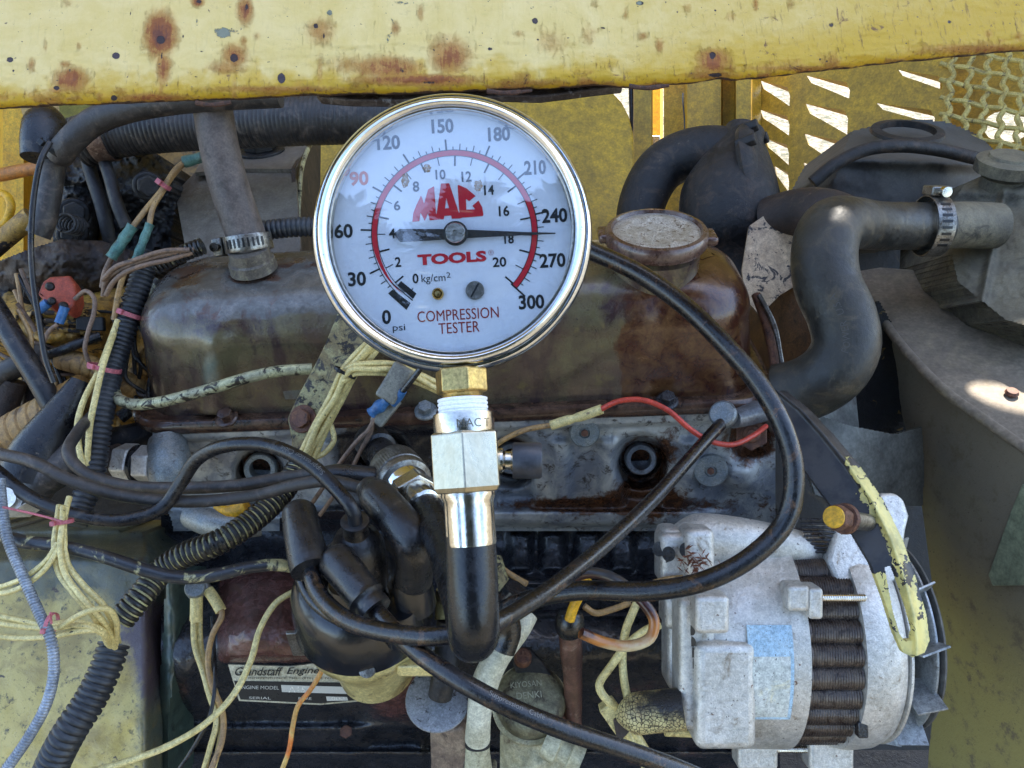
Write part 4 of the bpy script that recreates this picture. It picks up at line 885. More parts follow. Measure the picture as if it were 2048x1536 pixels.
loomobj('short black corrugated tube end beside the breather clamp', [(405, 492, .475), (370, 505, .475), (335, 520, .475), (310, 532, .475)], 34, 9, 'loom_dirty', .3)
loomobj('black corrugated tube running behind the breather hose towards the gauge', [(520, 462, .50), (580, 455, .50), (680, 452, .50)], 40, 10, 'loom')
loomobj('grey spiral sheathed thin cable curving down the left edge', [(0, 960, .37), (4, 1010, .365), (16, 1080, .36), (45, 1150, .355), (78, 1225, .35), (102, 1280, .345), (108, 1340, .345), (94, 1405, .345), (60, 1470, .345), (15, 1535, .345), (-20, 1580, .345)], 21, 6.2, 'loomgrey' if 'loomgrey' in MT else 'loom', .22, name='spiral_cable')
tie((261, 628, .493), (-25, 62), 50, 9, 'tie_pink', None, 'pink cable tie round the corrugated tube, upper one', 'cable tie')
tie((209, 736, .475), (-18, 66), 60, 9, 'tie_pink', None, 'pink cable tie round the corrugated tube and cream wires, lower one', 'cable tie')
tie((125, 1043, .365), (2, 30), 36, 8, 'tie_pink', None, 'pink cable tie with long tail round the cream wires at far left', 'cable tie', tail=[(100, 1036, .358), (60, 1026, .357), (5, 1014, .355)])
tie((103, 1248, .35), (30, 4), 40, 8, 'tie_pink', None, 'dark pink cable tie standing up from the lower cream wires', 'cable tie', tail=[(102, 1240, .342), (101, 1225, .34)])
# ---- paint speckled metal lines
line('metal_fuel_line', 'bent metal line with flaking cream paint passing in front of the valve cover', 'metal pipe', [(318, 560, .53), (290, 610, .525), (262, 650, .52), (240, 705, .51), (228, 765, .49), (236, 797, .475), (262, 808, .47), (310, 806, .465), (400, 784, .463), (500, 754, .463), (560, 742, .465), (625, 738, .468)], 22, 'tubepaint', 16)
line('battery_cable', 'black cable with cream overspray running from the left edge to the distributor', 'cable', [(-40, 1040, .375), (0, 1068, .37), (50, 1084, .367), (110, 1090, .365), (190, 1108, .365), (290, 1140, .367), (360, 1155, .37), (430, 1150, .375), (500, 1134, .38), (560, 1130, .385), (612, 1140, .395)], 26, mk('overspray', C(34, 35, 40), C(48, 50, 54), C(176, 168, 122), s=45, rough=(.28, .5), bump=.0002, th3=(.53, .62), coat=.2), 18, wob=.04)
# ---- diagonal bracket
bp = plane3((668, 640, .462), (735, 700, .455), (590, 890, .455))
BR = mesh('lifting_bracket', plate([(676, 622), (712, 640), (742, 688), (700, 762), (660, 830), (626, 880), (618, 930), (590, 960), (580, 930), (582, 880), (574, 836), (590, 800), (628, 730), (648, 690)], bp, .0045), MT['mottled'], label='diagonal steel bracket with mottled cream paint left of the gauge stem', cat='bracket', smooth=False, bevel=.0012)
o = on_plane(bp, 606, 838); mesh('bracket_bolt', join(lathe([(.0085, 0), (.0085, .0012), (.0001, .0013)], o, bp[1], 28), prism(6, .006, .0012, .005, o, bp[1])), MT['rustbolt'], BR, smooth=False, bevel=.0008)
# ---- cream wire bundles
c1 = [(752, 676, .43), (722, 712, .43), (694, 744, .432), (668, 796, .438), (640, 850, .442), (612, 900, .445), (596, 940, .45)]
bundle('wire_bundle', 'bundle of cream wires running down over the mottled bracket', 'wires', [offs(c1, ox, oy, od, 4, s) for s, (ox, oy, od) in enumerate([(-9, -2, .001), (0, 0, -.003), (9, 2, 0), (17, 6, .002), (4, 6, .003)])], 13, 'wire_cream')
c2 = [(688, 752, .428), (705, 738, .425), (740, 735, .425), (780, 738, .428), (830, 752, .432), (880, 775, .44), (920, 790, .45)]
bundle('wire_bundle', 'three cream wires leading right towards the brass nut', 'wires', [offs(c2, 0, oy, od, 3, s + 9) for s, (oy, od) in enumerate([(-8, 0), (2, -.002), (10, .002)])], 12, 'wire_cream')
tie((690, 745, .43), (-24, 44), 44, 7, 'tie_black', None, 'black cable tie round the cream wires beside the gauge', 'cable tie')
line('signal_wire', 'loose cream wire loop hanging beside the mottled bracket', 'wire', [(662, 850, .445), (668, 880, .445), (650, 905, .447), (618, 920, .45)], 11, 'wire_cream', 9)
bundle('wire_bundle', 'two brown twisted bare-looking wires dropping from the blue connector', 'wires', [[(752, 826, .43), (738, 858, .43), (716, 880, .432), (690, 912, .435), (660, 955, .44), (620, 1012, .45), (600, 1040, .455)], [(746, 836, .432), (742, 862, .434), (722, 900, .436), (702, 940, .438), (672, 985, .442), (640, 1030, .45)]], 9, 'wire_brown')
cn = thing('wire_connector', 'clear and blue crimp connector with a black probe above the spark plug coupler', 'connector', P(775, 815, .425))
blue = mk('blue_vinyl', C(50, 92, 140), C(60, 104, 150), s=60, rough=(.3, .5), bump=.0001); clr = mk('cloudy_nylon', C(128, 126, 114), C(104, 100, 92), s=90, rough=(.25, .4), bump=.0002)
mesh('blue_sleeve', tube([(742, 826, .428), (760, 812, .426), (775, 800, .424)], 24, 14, .0008, lambda u: 1 - .15 * math.sin(u * 9)), blue, cn); mesh('blue_sleeve', tube([(785, 808, .426), (798, 795, .424), (806, 782, .42)], 16, 12), blue, cn)
mesh('clear_housing', box(P(790, 766, .425), (R * .6 + U).normalized() * .011, (R - U * .6).normalized() * .006, F * .004), clr, cn, bevel=.0015, bseg=3); mesh('clear_housing', box(P(772, 822, .432), (R * .8 + U).normalized() * .009, (R - U * .8).normalized() * .004, F * .003), clr, cn, bevel=.001)
mesh('probe_pin', tube([(806, 782, .42), (822, 762, .417), (842, 736, .414)], 12, 12), MT['cap'] if 'cap' in MT else MT['rubber_oily'], cn)
# lower-left wires
b1 = [(122, 1010, .372), (118, 1045, .366), (116, 1090, .362), (120, 1140, .36), (150, 1185, .358), (190, 1225, .36), (212, 1262, .37), (222, 1296, .382)]
bundle('wire_bundle', 'cream wires dropping from the pink tie into the bottom corrugated tube', 'wires', [offs(b1, ox, oy, od, 3, s + 20) for s, (ox, oy, od) in enumerate([(-6, 0, 0), (6, 2, -.003), (14, -14, .001)])], 12, 'wire_cream')
bundle('wire_bundle', 'pair of cream wires leaving the left edge below the spiral cable', 'wires', [[(-30, 1180, .365), (20, 1168, .36), (60, 1148, .358), (95, 1118, .358), (116, 1085, .36)], [(-30, 1190, .362), (25, 1182, .358), (66, 1160, .357), (98, 1128, .357), (120, 1092, .36)]], 11, 'wire_cream')
w3 = [[(-30, 1225, .36), (30, 1238, .357), (90, 1248, .355), (150, 1244, .355), (200, 1258, .36), (218, 1290, .38)], [(-30, 1242, .358), (40, 1252, .356), (100, 1256, .354), (170, 1252, .354), (206, 1268, .362), (220, 1294, .38)],
      [(-30, 1270, .357), (40, 1276, .355), (110, 1272, .353), (160, 1262, .353), (200, 1262, .36), (224, 1296, .38)], [(120, 1255, .35), (150, 1235, .348), (185, 1220, .348), (215, 1218, .352), (232, 1240, .36), (232, 1290, .38)]]
bundle('wire_bundle', 'fan of cream wires entering the bottom corrugated tube from the left', 'wires', w3, 12, 'wire_cream')
b4 = [(392, 1226, .43), (396, 1290, .428), (408, 1345, .425), (425, 1390, .42), (435, 1440, .418), (428, 1490, .415), (408, 1560, .412)]
jw = thing('junction_wires', 'cream wires with crimped sleeves hanging below the round stud in front of the block', 'wires', P(420, 1560, .41))
for s, (ox, oy) in enumerate([(-4, 0), (8, 4)]): mesh('wire', tube(offs(b4, ox, oy, s * .002, 3, s + 40), 12, 9, None, None, .03), MT['wire_cream'], jw)
mesh('wire', tube([(440, 1215, .428), (444, 1230, .426), (425, 1270, .425), (416, 1320, .424), (424, 1370, .42), (445, 1425, .418), (444, 1480, .415), (420, 1545, .41)], 12, 9), MT['wire_tan'], jw)
mesh('wire', tube([(424, 1232, .434), (428, 1300, .43), (430, 1370, .415), (420, 1430, .41), (390, 1490, .41), (350, 1550, .41)], 8, 9), MT['rubber'], jw)
mesh('crimp_sleeve', tube([(393, 1192, .43), (393, 1215, .429), (392, 1240, .43)], 24, 14), MT['wire_cream'], jw); mesh('crimp_sleeve', tube([(416, 1180, .432), (430, 1200, .43), (442, 1222, .428)], 22, 14), MT['wire_cream'], jw)
mesh('stud_nut', lathe([(.0052, -.01), (.0056, 0), (.005, .0015), (.0001, .0018)], P(390, 1176, .428), (CAM - P(390, 1176, .428)) + UZ * .2, 24), MT['boltgrey'], jw)
mesh('ring_terminal', tube([(408, 1165, .432), (415, 1175, .432), (420, 1186, .431)], 16, 10), MT['steel'], jw)
line('ground_wire', 'long cream wire sweeping from the distributor down to the bottom left', 'wire', [(612, 1170, .43), (590, 1182, .425), (552, 1206, .42), (520, 1258, .415), (502, 1320, .41), (468, 1388, .40), (410, 1448, .39), (330, 1495, .385), (240, 1527, .38), (150, 1550, .38)], 13, 'wire_cream', 10, wob=.03)
line('condenser_wire', 'thin orange and tan wire hanging over the maker plate', 'wire', [(652, 1295, .44), (646, 1335, .44), (622, 1378, .44), (596, 1412, .44), (586, 1450, .44), (578, 1500, .44), (560, 1550, .44)], 10, mk('orange_fade', C(206, 112, 44), C(196, 160, 90), s=14, rough=(.35, .5), th=(.45, .55)), 10, wob=.04)
snw = thing('sender_wire', 'red wire with cream crimp sleeve curving across the head to the sender', 'wire', P(1340, 890, .48))
mesh('red_wire', tube([(1196, 822, .47), (1235, 803, .465), (1285, 800, .462), (1335, 820, .46), (1380, 858, .46), (1420, 882, .462), (1465, 889, .467), (1505, 872, .475), (1532, 852, .485)], 11, 12), MT['wire_red'], snw)
mesh('splice_sleeve', tube([(1102, 851, .48), (1130, 842, .478), (1165, 832, .474), (1204, 818, .47)], 20, 14, .001, lambda u: 1 - .2 * math.exp(-((u - .45) / .06) ** 2)), MT['wire_cream'], snw)
mesh('tan_wire', tube([(985, 895, .485), (1010, 878, .482), (1050, 860, .48), (1104, 850, .48)], 11, 10), MT['wire_tan'], snw)
# left edge of the loom
bundle('wire_bundle', 'two cream wires bowing out left of the upper corrugated tube', 'wires', [[(236, 640, .487), (212, 705, .478), (196, 745, .468), (168, 800, .46), (155, 850, .455), (160, 905, .455), (168, 935, .455)], [(230, 660, .486), (205, 735, .466), (192, 790, .458), (180, 850, .455), (174, 930, .457)]], 12, 'wire_cream')
bundle('wire_bundle', 'tan wires tied in red coming from the teal splice under the black hose', 'wires', [[(372, 322, .50), (352, 338, .495), (325, 378, .49), (295, 415, .488), (262, 458, .486)], [(366, 328, .502), (345, 352, .497), (322, 388, .49), (306, 415, .488), (298, 455, .486)], [(225, 512, .484), (210, 545, .485), (204, 575, .487)], [(262, 520, .484), (248, 548, .486), (236, 590, .487), (228, 640, .487)]], 11, ['wire_tan', 'wire_tan', 'wire_brown', 'wire_tan'])
for lb, pts, w_ in (('teal heat-shrink splice by the top black hose', [(412, 312, .50), (392, 318, .50), (368, 324, .50)], 24), ('left teal wire splice hanging over the dark machinery', [(266, 452, .485), (248, 478, .484), (222, 516, .483)], 24), ('right teal wire splice hanging over the dark machinery', [(300, 448, .485), (288, 478, .484), (270, 524, .483)], 18)):
    line('wire_splice', lb, 'wire splice', pts, w_, 'teal', 14, rf=lambda u: 1 - .16 * math.sin(u * 9) ** 2)
tie((328, 370, .492), (-24, 32), 26, 9, 'tie_pink', None, 'small red tie clip on the tan wires', 'cable tie', name='wire_clip')
bundle('wire_bundle', 'faded brown wires fanning out of the short corrugated tube', 'wires', [[(390, 497, .472), (335, 508, .47), (285, 522, .47), (240, 540, .472), (212, 562, .476), (206, 592, .48)], [(385, 505, .472), (335, 520, .47), (290, 530, .468), (250, 545, .47), (226, 565, .473), (212, 590, .478)], [(380, 500, .47), (330, 502, .468), (270, 520, .468), (230, 535, .47), (205, 560, .473)]], 10, 'wire_brown')
# ================================================================== hoses at the top
def ribbed(pts, w, amp=.02, pitch=9):
    W = [P(*q) for q in pts]; dm = sum(q[2] for q in pts) / len(pts); r = w / 2 * dm / FPX; res, L = spline(W, S(pitch, dm) / 4)
    return sweep(res, lambda i, u: r * (1 + amp * (1, .3, -1, .3)[i % 4]), 28)
mesh('convoluted_hose', ribbed([(160, 285, .56), (215, 268, .56), (320, 255, .56), (450, 248, .56), (600, 240, .555), (760, 236, .55), (900, 236, .55)], 98), MT['rubber_dusty'], label='wide dusty black ribbed air hose running below the rail', cat='hose')
def clamp(name, label, pt, dirn, w, wid, tilt=0, screw=None, mat='steel', slots=8):
    o = P(*pt); ax = (P(pt[0] + dirn[0], pt[1] + dirn[1], pt[2] + (dirn[2] if len(dirn) > 2 else 0)) - o).normalized(); r = S(w / 2, pt[2]); h = S(wid / 2, pt[2])
    c = thing(name, label, 'hose clamp', o - UZ * r)
    mesh('band', lathe([(r, -h), (r + .0008, -h), (r + .0011, -h * .8), (r + .0009, 0), (r + .0011, h * .8), (r + .0008, h), (r, h)], o, ax, 64, closed=True), MT[mat], c)
    x, y, z = basis(ax, -F)
    for i in range(slots):
        a = (i - slots / 2) * .2 + tilt; nrm = x * math.cos(a) + y * math.sin(a); tg = y * math.cos(a) - x * math.sin(a)
        mesh('slot', box(o + nrm * (r + .0011), tg * r * .045, z * h * .55, nrm * .00025), MT['tie_black'], c, smooth=False)
    if screw is not None:
        nrm = x * math.cos(screw) + y * math.sin(screw); tg = y * math.cos(screw) - x * math.sin(screw); q = o + nrm * (r + .004)
        mesh('worm_housing', box(q, tg * .0075, z * h * 1.15, nrm * .0034), MT[mat], c, bevel=.0012, bseg=3)
        mesh('worm_screw', join(lathe([(.0036, 0), (.0036, .005), (.0001, .0052)], q + tg * .009, tg, 20), lathe([(.003, -.02), (.003, 0)], q + tg * .009, tg, 16)), MT['nickel_bright'] if mat == 'steel' else MT[mat], c)
    return c
MT['rustclamp'] = mk('rust_clamp', C(120, 96, 82), C(92, 72, 62), C(160, 140, 124), s=90, rough=(.3, .5), metal=.6, bump=.0002)
clamp('hose_clamp', 'rust-brown hose clamp on the left end of the ribbed hose', (206, 272, .555), (60, -8), 96, 34, mat='rustclamp', slots=6)
clamp('hose_clamp', 'bright slotted clamp at the foot of the breather hose', (497, 486, .491), (14, 70, .004), 88, 32, screw=1.75, slots=9, mat='steel')
line('breather_hose', 'grey-brown rubber breather hose rising from the valve cover to the rail', 'hose', [(418, 120, .47), (424, 200, .472), (434, 270, .476), (452, 350, .482), (474, 420, .487), (495, 480, .491), (502, 508, .493)], 78, mk('breather_rubber', C(84, 76, 72), C(100, 90, 84), C(66, 58, 54), s=30, rough=(.45, .7), bump=.0003, bs=300, speck=(C(60, 50, 44), 260, .70)), 32, rf=lambda u: .94 + .08 * u)
line('coolant_hose', 'dusty black hose bending under the left end of the rail', 'hose', [(560, 185, .46), (440, 192, .46), (330, 203, .462), (240, 222, .465), (180, 248, .468), (135, 290, .47), (118, 312, .475)], 58, 'rubber_dusty', 28, rf=lambda u: 1 - .1 * u)
line('coolant_hose', 'upright dusty hose dropping to the carburettor at far left', 'hose', [(125, 285, .485), (108, 330, .485), (98, 390, .485), (88, 440, .485), (76, 470, .485)], 46, 'rubber_dusty', 26)
line('rubber_cap', 'black rubber cap under the rail at far left', 'rubber cap', [(98, 225, .49), (92, 250, .485), (84, 280, .48), (80, 318, .478)], 92, 'rubber', 26, rf=lambda u: .45 + .55 * math.sin(min(1, u * 2.6) * 1.57) - .25 * u)
line('thin_black_cable', 'thin black cable hanging down in front of the left machinery', 'cable', [(100, 285, .455), (82, 320, .45), (68, 390, .45), (62, 480, .45), (66, 560, .45), (78, 640, .45), (92, 720, .45), (108, 765, .452)], 11, 'rubber', 10)
tie((108, 300, .472), (-30, 34), 56, 10, 'tie_black', None, 'black cable tie gripping the bent hose at far left', 'cable tie')

# loose small wiring between the housing and the corrugated tube
rnd = random.Random(77)
for gi, (nm, mats_, n, x0, y0, x1, y1) in enumerate((('tangle of thin brown and grey wires over the yellow housing, upper left', ['wire_brown', 'wire_tan'], 6, -30, 640, 235, 760), ('tangle of thin wires falling behind the brown elbow pipe', ['wire_brown', 'rubber', 'wire_tan'], 6, 40, 560, 180, 880), ('dark thin cables running beside the corrugated tube', ['rubber', 'rubber_dusty'], 5, 250, 610, 300, 800))):
    st = []
    for i in range(n):
        a = (x0 + rnd.uniform(-16, 16), y0 + rnd.uniform(-24, 30)); b = (x1 + rnd.uniform(-16, 16), y1 + rnd.uniform(-30, 30)); st.append([(a[0] + (b[0] - a[0]) * t + rnd.uniform(-20, 20), a[1] + (b[1] - a[1]) * t + rnd.uniform(-20, 20) + 26 * math.sin(t * 3.14), .505 + rnd.uniform(-.006, .008)) for t in (0, .25, .5, .75, 1)])
    bundle('wire_tangle', nm, 'wires', st, 8, mats_)
# ================================================================== alternator
def poly_mask(poly):
    def f(X, Y):
        r = np.zeros(X.shape, bool)
        for i in range(len(poly)):
            x1, y1 = poly[i]; x2, y2 = poly[i - 1]
            with np.errstate(divide='ignore', invalid='ignore'):
                c = ((y1 > Y) != (y2 > Y)) & (X < (x2 - x1) * (Y - y1) / ((y2 - y1) if y2 != y1 else 1e-9) + x1)
            r ^= c
        return r
    return f
AO = P(1024, 1264, .478); AR = .0655
def hx(px, d=.412): return (px - 1024) / FPX * d
def al(prof, n=128, pa=None, closed=False): return lathe([(r, hx(x)) for r, x in prof], AO, R, n, -F, 0, closed, pa)
def apt(ang, r, px):      # point on the alternator, ang from the viewer side, positive up
    x, y, z = basis(R, -F); up = y if y.dot(U) > 0 else -y
    return AO + R * hx(px) + (x * math.cos(rad(ang)) + up * math.sin(rad(ang))) * r
ALT = thing('alternator', 'silver cast alternator with dark ribbed middle band at lower right', 'alternator', AO + R * hx(1600) - UZ * AR)
mesh('rear_housing', al([(.001, 1405), (.040, 1405), (.050, 1410), (.058, 1420), (.0625, 1436), (.0645, 1460), (AR, 1500), (AR * 1.01, 1624), (AR * .97, 1628), (.03, 1629)]), MT['casting'], ALT)
lamn = 30
mesh('stator_band', al([(AR * .9, 1626), (AR * .975, 1628)] + [(AR * (.975 if i % 2 else .967), 1628 + i * 2.7) for i in range(1, 39)] + [(AR * .975, 1734), (AR * .9, 1736)], 240, lambda a, h: 1 - .05 * (1 - abs(math.sin(a * lamn / 2)) ** .6)), mk('lamination', C(74, 64, 60), C(96, 84, 74), C(44, 32, 30), s=70, rough=(.25, .45), metal=.5, bump=.0003, th3=(.5, .65), st=(1, 1, 1), coat=.2), ALT)
mesh('front_housing', al([(AR * .9, 1735), (AR * 1.0, 1737), (AR * 1.015, 1760), (AR * 1.0, 1800), (AR * .96, 1822), (AR * .90, 1832), (AR * .885, 1838), (AR * .86, 1840), (.02, 1842)]), MT['casting'], ALT)
mesh('housing_rim', al([(AR * .90, 1828), (AR * .965, 1830), (AR * .965, 1835), (AR * .90, 1837)], closed=True), MT['casting'], ALT)
# regulator box on the rear
g = []
def rbox(c, hx_, hy_, hz_, mat, par, bev=.003, nm='lug', seg=4): return mesh(nm, box(c, hx_, hy_, hz_), MT[mat], par, bevel=bev, bseg=seg)
reg = rbox(apt(-14, .056, 1452), R * .0165, U * .0290, F * .013, 'casting', ALT, .005, 'regulator_cover')
rg2 = rbox(apt(2, .050, 1400), R * .010, U * .0360, F * .012, 'casting', ALT, .004, 'rear_cover')
for i in range(7):
    q = P(1386 + 1.5 * i, 1260 + i * 22, .4165); mesh('vent_hole', lathe([(.0028, 0), (.0001, .0001)], q - R * .0013 - F * .0006, (-R * 1 - F * .9), 16), MT['tie_black'], rg2, smooth=False)
for (x, y, w_, h_, d) in ((1345, 1112, .0090, .0150, .445), (1338, 1085, .006, .010, .45), (1392, 1100, .008, .014, .436), (1352, 1300, .007, .020, .455), (1350, 1215, .008, .010, .45)):
    lug_ = mesh('rear_boss', box(P(x, y, d), R * w_, U * h_, F * .012), MT['casting'], ALT, bevel=.004, bseg=4)
for (x, y, d) in ((1337, 1108, .431), (1372, 1100, .428), (1318, 1098, .436)):
    mesh('bolt_hole', lathe([(.0042, 0), (.0040, -.0008), (.0001, -.0008)], P(x, y, d), (CAM - P(x, y, d)) - R * .3, 20), MT['oilblack'], ALT)
mesh('top_saddle', tube([(1352, 1082, .452), (1400, 1076, .45), (1460, 1078, .45), (1540, 1088, .452), (1610, 1102, .456), (1640, 1112, .462)], 104, 36, rf=lambda u: .6 + .4 * math.sin(min(1, u * 6) * 1.57) - .35 * u), MT['casting'], ALT)
for (a, x0, x1, hh) in ((34, 1578, 1622, .0070), (-82, 1530, 1620, .009), (-82, 1690, 1790, .010)):
    mesh('clamp_lug', box((apt(a, AR * 1.06, x0) + apt(a, AR * 1.06, x1)) / 2, R * (hx(x1) - hx(x0)) / 2, U * hh, F * .008), MT['casting'], ALT, bevel=.0025, bseg=4)
mesh('clamp_lug', box(apt(32, AR * 1.04, 1634), R * .0038, U * .0085, F * .008), MT['casting'], ALT, bevel=.002, bseg=3)
rear_l = mesh('clamp_lug', box(P(1418, 1222, .405), R * .0090, U * .0100, F * .008), MT['casting'], ALT, bevel=.003, bseg=4)
def rod(a, x0, x1, r=.0022):
    L = hx(x1) - hx(x0); n = int(L / .0006); pr = [(r * (1 if i % 2 else .86), L * i / n) for i in range(n + 1)]
    return lathe(pr, apt(a, AR * 1.045, x0), R, 14)
mesh('through_bolt', rod(33, 1628, 1745), MT['nickel_bright'], ALT, sharp=20); mesh('through_bolt', rod(-80, 1615, 1692), MT['nickel_bright'], ALT, sharp=20)
ear = plane3((1690, 1000, .452), (1810, 1000, .452), (1750, 1100, .440))
mesh('mounting_ear', plate([(1655, 1120), (1668, 1060), (1700, 1030), (1735, 1000), (1765, 984), (1790, 984), (1810, 1000), (1820, 1030), (1813, 1060), (1806, 1110), (1800, 1160), (1760, 1180), (1680, 1180)], ear, .016), MT['casting'], ALT, bevel=.004, bseg=4)
for i in range(9):
    mesh('cooling_slot', tube([(1600 + i * 2, 1040 + i * 8, .447), (1655, 1040 + i * 8, .445), (1720 - i * 3, 1050 + i * 7, .447)], 6, 8), MT['oilblack'], ALT)
for a in (-8, -20, -32, 8, 20, 32, 44):
    q0 = apt(a, AR * .975, 1806); q1 = apt(a, AR * .93, 1828); mesh('vent_slot', box((q0 + q1) / 2 + (q0 - AO).normalized() * 0, (q1 - q0) * .42, U.cross(R).cross(q1 - q0).normalized() * .0001 + U * .0019, F * .0026), MT['oilblack'], ALT, smooth=False, bevel=.0006) if False else None
mesh('window_gap', box(apt(-33, AR * .992, 1742), R * .0028, U * .0045, F * .003), MT['oilblack'], ALT, bevel=.0008)
rnd = random.Random(11); g = []
for i in range(90):
    o = P(1388 + rnd.gauss(0, 16), 1128 + rnd.gauss(0, 14), .4225 - rnd.random() * .004); dd1 = Vector((rnd.uniform(-1, 1), rnd.uniform(-1, 1), rnd.uniform(-1, 1))).normalized()
    V = [o - dd1 * .0028, o + F * .0004 + U * .0005, o + dd1 * .0028, o - F * .0004 - U * .0005]; g.append((V, [(0, 1, 2, 3)]))
mesh('plant_debris', join(*g), mk('dry_needles', C(126, 70, 40), C(86, 48, 30), s=200, rough=(.6, .8)), label='rust-brown dry plant debris caught on the alternator beside the black hose', cat='debris', smooth=False, kind='stuff')
# sticker wrapped on the housing
def wrappatch(a0, a1, x0, x1, r, n=24):
    V = []; Fc = []
    for i in range(n + 1):
        a = a0 + (a1 - a0) * i / n
        for j in range(5): V.append(apt(a, r, x0 + (x1 - x0) * j / 4))
    for i in range(n):
        for j in range(4): q = i * 5 + j; Fc.append((q, q + 1, q + 6, q + 5))
    return V, Fc
ls = mk('sticker_blue', C(158, 186, 202), C(176, 198, 208), C(200, 208, 208), s=60, rough=(.2, .4), bump=.00005, th3=(.6, .8), speck=[(C(70, 60, 56), 900, .66), (C(90, 60, 40), 350, .72)])
lw = mk('sticker_white', C(206, 206, 196), C(190, 192, 180), C(206, 196, 160), s=40, rough=(.2, .4), bump=.00005, speck=[(C(70, 60, 56), 800, .65), (C(110, 70, 40), 420, .69)])
lb_ = mesh('faded_label', wrappatch(21, -25, 1497, 1588, AR * 1.0155), ls, ALT)
mesh('label_centre', wrappatch(7, -23.5, 1501, 1581, AR * 1.0165), lw, lb_)
# fan and pulley behind the front housing
fanm = mk('fan_steel', C(168, 172, 172), C(138, 140, 140), C(70, 66, 60), s=50, rough=(.3, .5), metal=.6, bump=.0002, th3=(.55, .75))
mesh('fan_disc', al([(.001, 1892), (AR * .84, 1892), (AR * .86, 1895), (AR * .86, 1899), (.001, 1899)]), fanm, ALT)
for i in range(12):
    a = 30 * i + 9; p0 = apt(a, AR * .55, 1874); p1 = apt(a, AR * 1.04, 1876); t = (apt(a + 90, AR, 1850) - (AO + R * hx(1850))).normalized(); rd = (p1 - p0).normalized()
    c = (p0 + p1) / 2; wv = (R * .9 + t * .35).normalized(); hw = .0078
    V = [c - rd * .016 - wv * hw, c + rd * .013 - wv * hw, c + rd * .0145 + wv * hw, c - rd * .008 + wv * hw]; nn = rd.cross(wv).normalized() * .0006
    V = [v - nn for v in V] + [v + nn for v in V]
    mesh('fan_blade', (V, [(0, 1, 2, 3), (7, 6, 5, 4), (0, 4, 5, 1), (1, 5, 6, 2), (2, 6, 7, 3), (3, 7, 4, 0)]), fanm, ALT, bevel=.0002, smooth=False)
mesh('pulley', al([(.001, 1904), (.030, 1904), (.052, 1907), (.056, 1912), (.056, 1916), (.001, 1917)]), mk('dusty_pulley', C(92, 90, 86), C(76, 74, 70), C(110, 104, 92), s=20, rough=(.4, .6), bump=.0002, dust=(C(110, 104, 92), .4)), ALT)
# ---- cracked cream cover and spade plug left of the alternator
crk = N('cracked_sleeve'); v_ = crk.map(); vo = crk.n('ShaderNodeTexVoronoi', feature='DISTANCE_TO_EDGE'); vo.inputs['Scale'].default_value = 480; crk.l(crk.map((1, 1, 1)), vo.inputs['Vector'])
wv_ = crk.noise(v_, 120, 5, .7); crm = crk.rng(vo.outputs['Distance'], .02, .09); n_2 = crk.noise(v_, 45, 5, .7)
cc_ = crk.mix(crm, C(48, 40, 32), crk.mix(crk.rng(n_2, .35, .65), C(206, 190, 132), C(176, 150, 98))); sz = crk.n('ShaderNodeSeparateXYZ'); crk.l(crk.tc.outputs['Generated'], sz.inputs[0])
cc_ = crk.mix(crk.rng(crk.math('ADD', sz.outputs[2], crk.math('MULTIPLY', crk.math('SUBTRACT', wv_, .5), .6)), .62, .9), cc_, C(40, 37, 36))
crk.l(cc_, crk.b.inputs[0]); crk.b.inputs['Roughness'].default_value = .45; crk.l(crk.bump(crm, .0005), crk.b.inputs['Normal'])
cs = thing('terminal_cover', 'cream rubber terminal cover with black cracks left of the alternator', 'terminal cover', P(1300, 1470, .42))
mesh('cracked_cover', tube([(1236, 1432, .43), (1250, 1430, .428), (1290, 1425, .424), (1330, 1421, .422), (1368, 1418, .42)], 80, 36, .001, lambda u: .3 + .7 * math.sin(min(1, u * 3.2) * 1.57)), crk.m, cs)
mesh('sleeve_ring', tube([(1366, 1405, .43), (1374, 1404, .43), (1382, 1403, .43)], 84, 32, .0008, lambda u: 1 - .15 * abs(u - .5)), MT['rubber'], cs); mesh('sleeve_ring', tube([(1384, 1402, .43), (1396, 1400, .43)], 66, 32), MT['rubber'], cs)
mesh('connector_block', box(P(1235, 1440, .435), (R * .7 - U).normalized() * .012, (R + U * .7).normalized() * .005, F * .005), MT['wire_cream'], cs, bevel=.001)
mesh('terminal_lug', plate([(1226, 1440), (1250, 1430), (1262, 1460), (1244, 1480), (1232, 1472)], plane3((1226, 1440, .427), (1262, 1460, .425), (1232, 1480, .427)), .002), MT['darkbrown'], cs, bevel=.0004)
bundle('wire_bundle', 'two cream wires crossing beside the brown curled tube', 'wires', [[(1290, 1170, .44), (1270, 1215, .437), (1252, 1260, .435), (1245, 1310, .435), (1248, 1360, .435), (1256, 1400, .435)], [(1318, 1250, .42), (1290, 1262, .425), (1255, 1290, .43), (1220, 1335, .43), (1198, 1370, .43), (1206, 1390, .43), (1238, 1420, .432)]], 17, 'wire_cream')
bundle('wire_bundle', 'flat cream wires running down below the cracked cover', 'wires', [[(1250, 1455, .43), (1272, 1495, .43), (1300, 1550, .43)], [(1262, 1452, .43), (1285, 1490, .43), (1315, 1545, .43)]], 18, 'wire_cream')
line('heater_pipe', 'pale pipe running under the alternator with cream paint', 'metal pipe', [(1330, 1462, .46), (1420, 1466, .462), (1500, 1470, .465)], 20, 'wire_cream', 12)
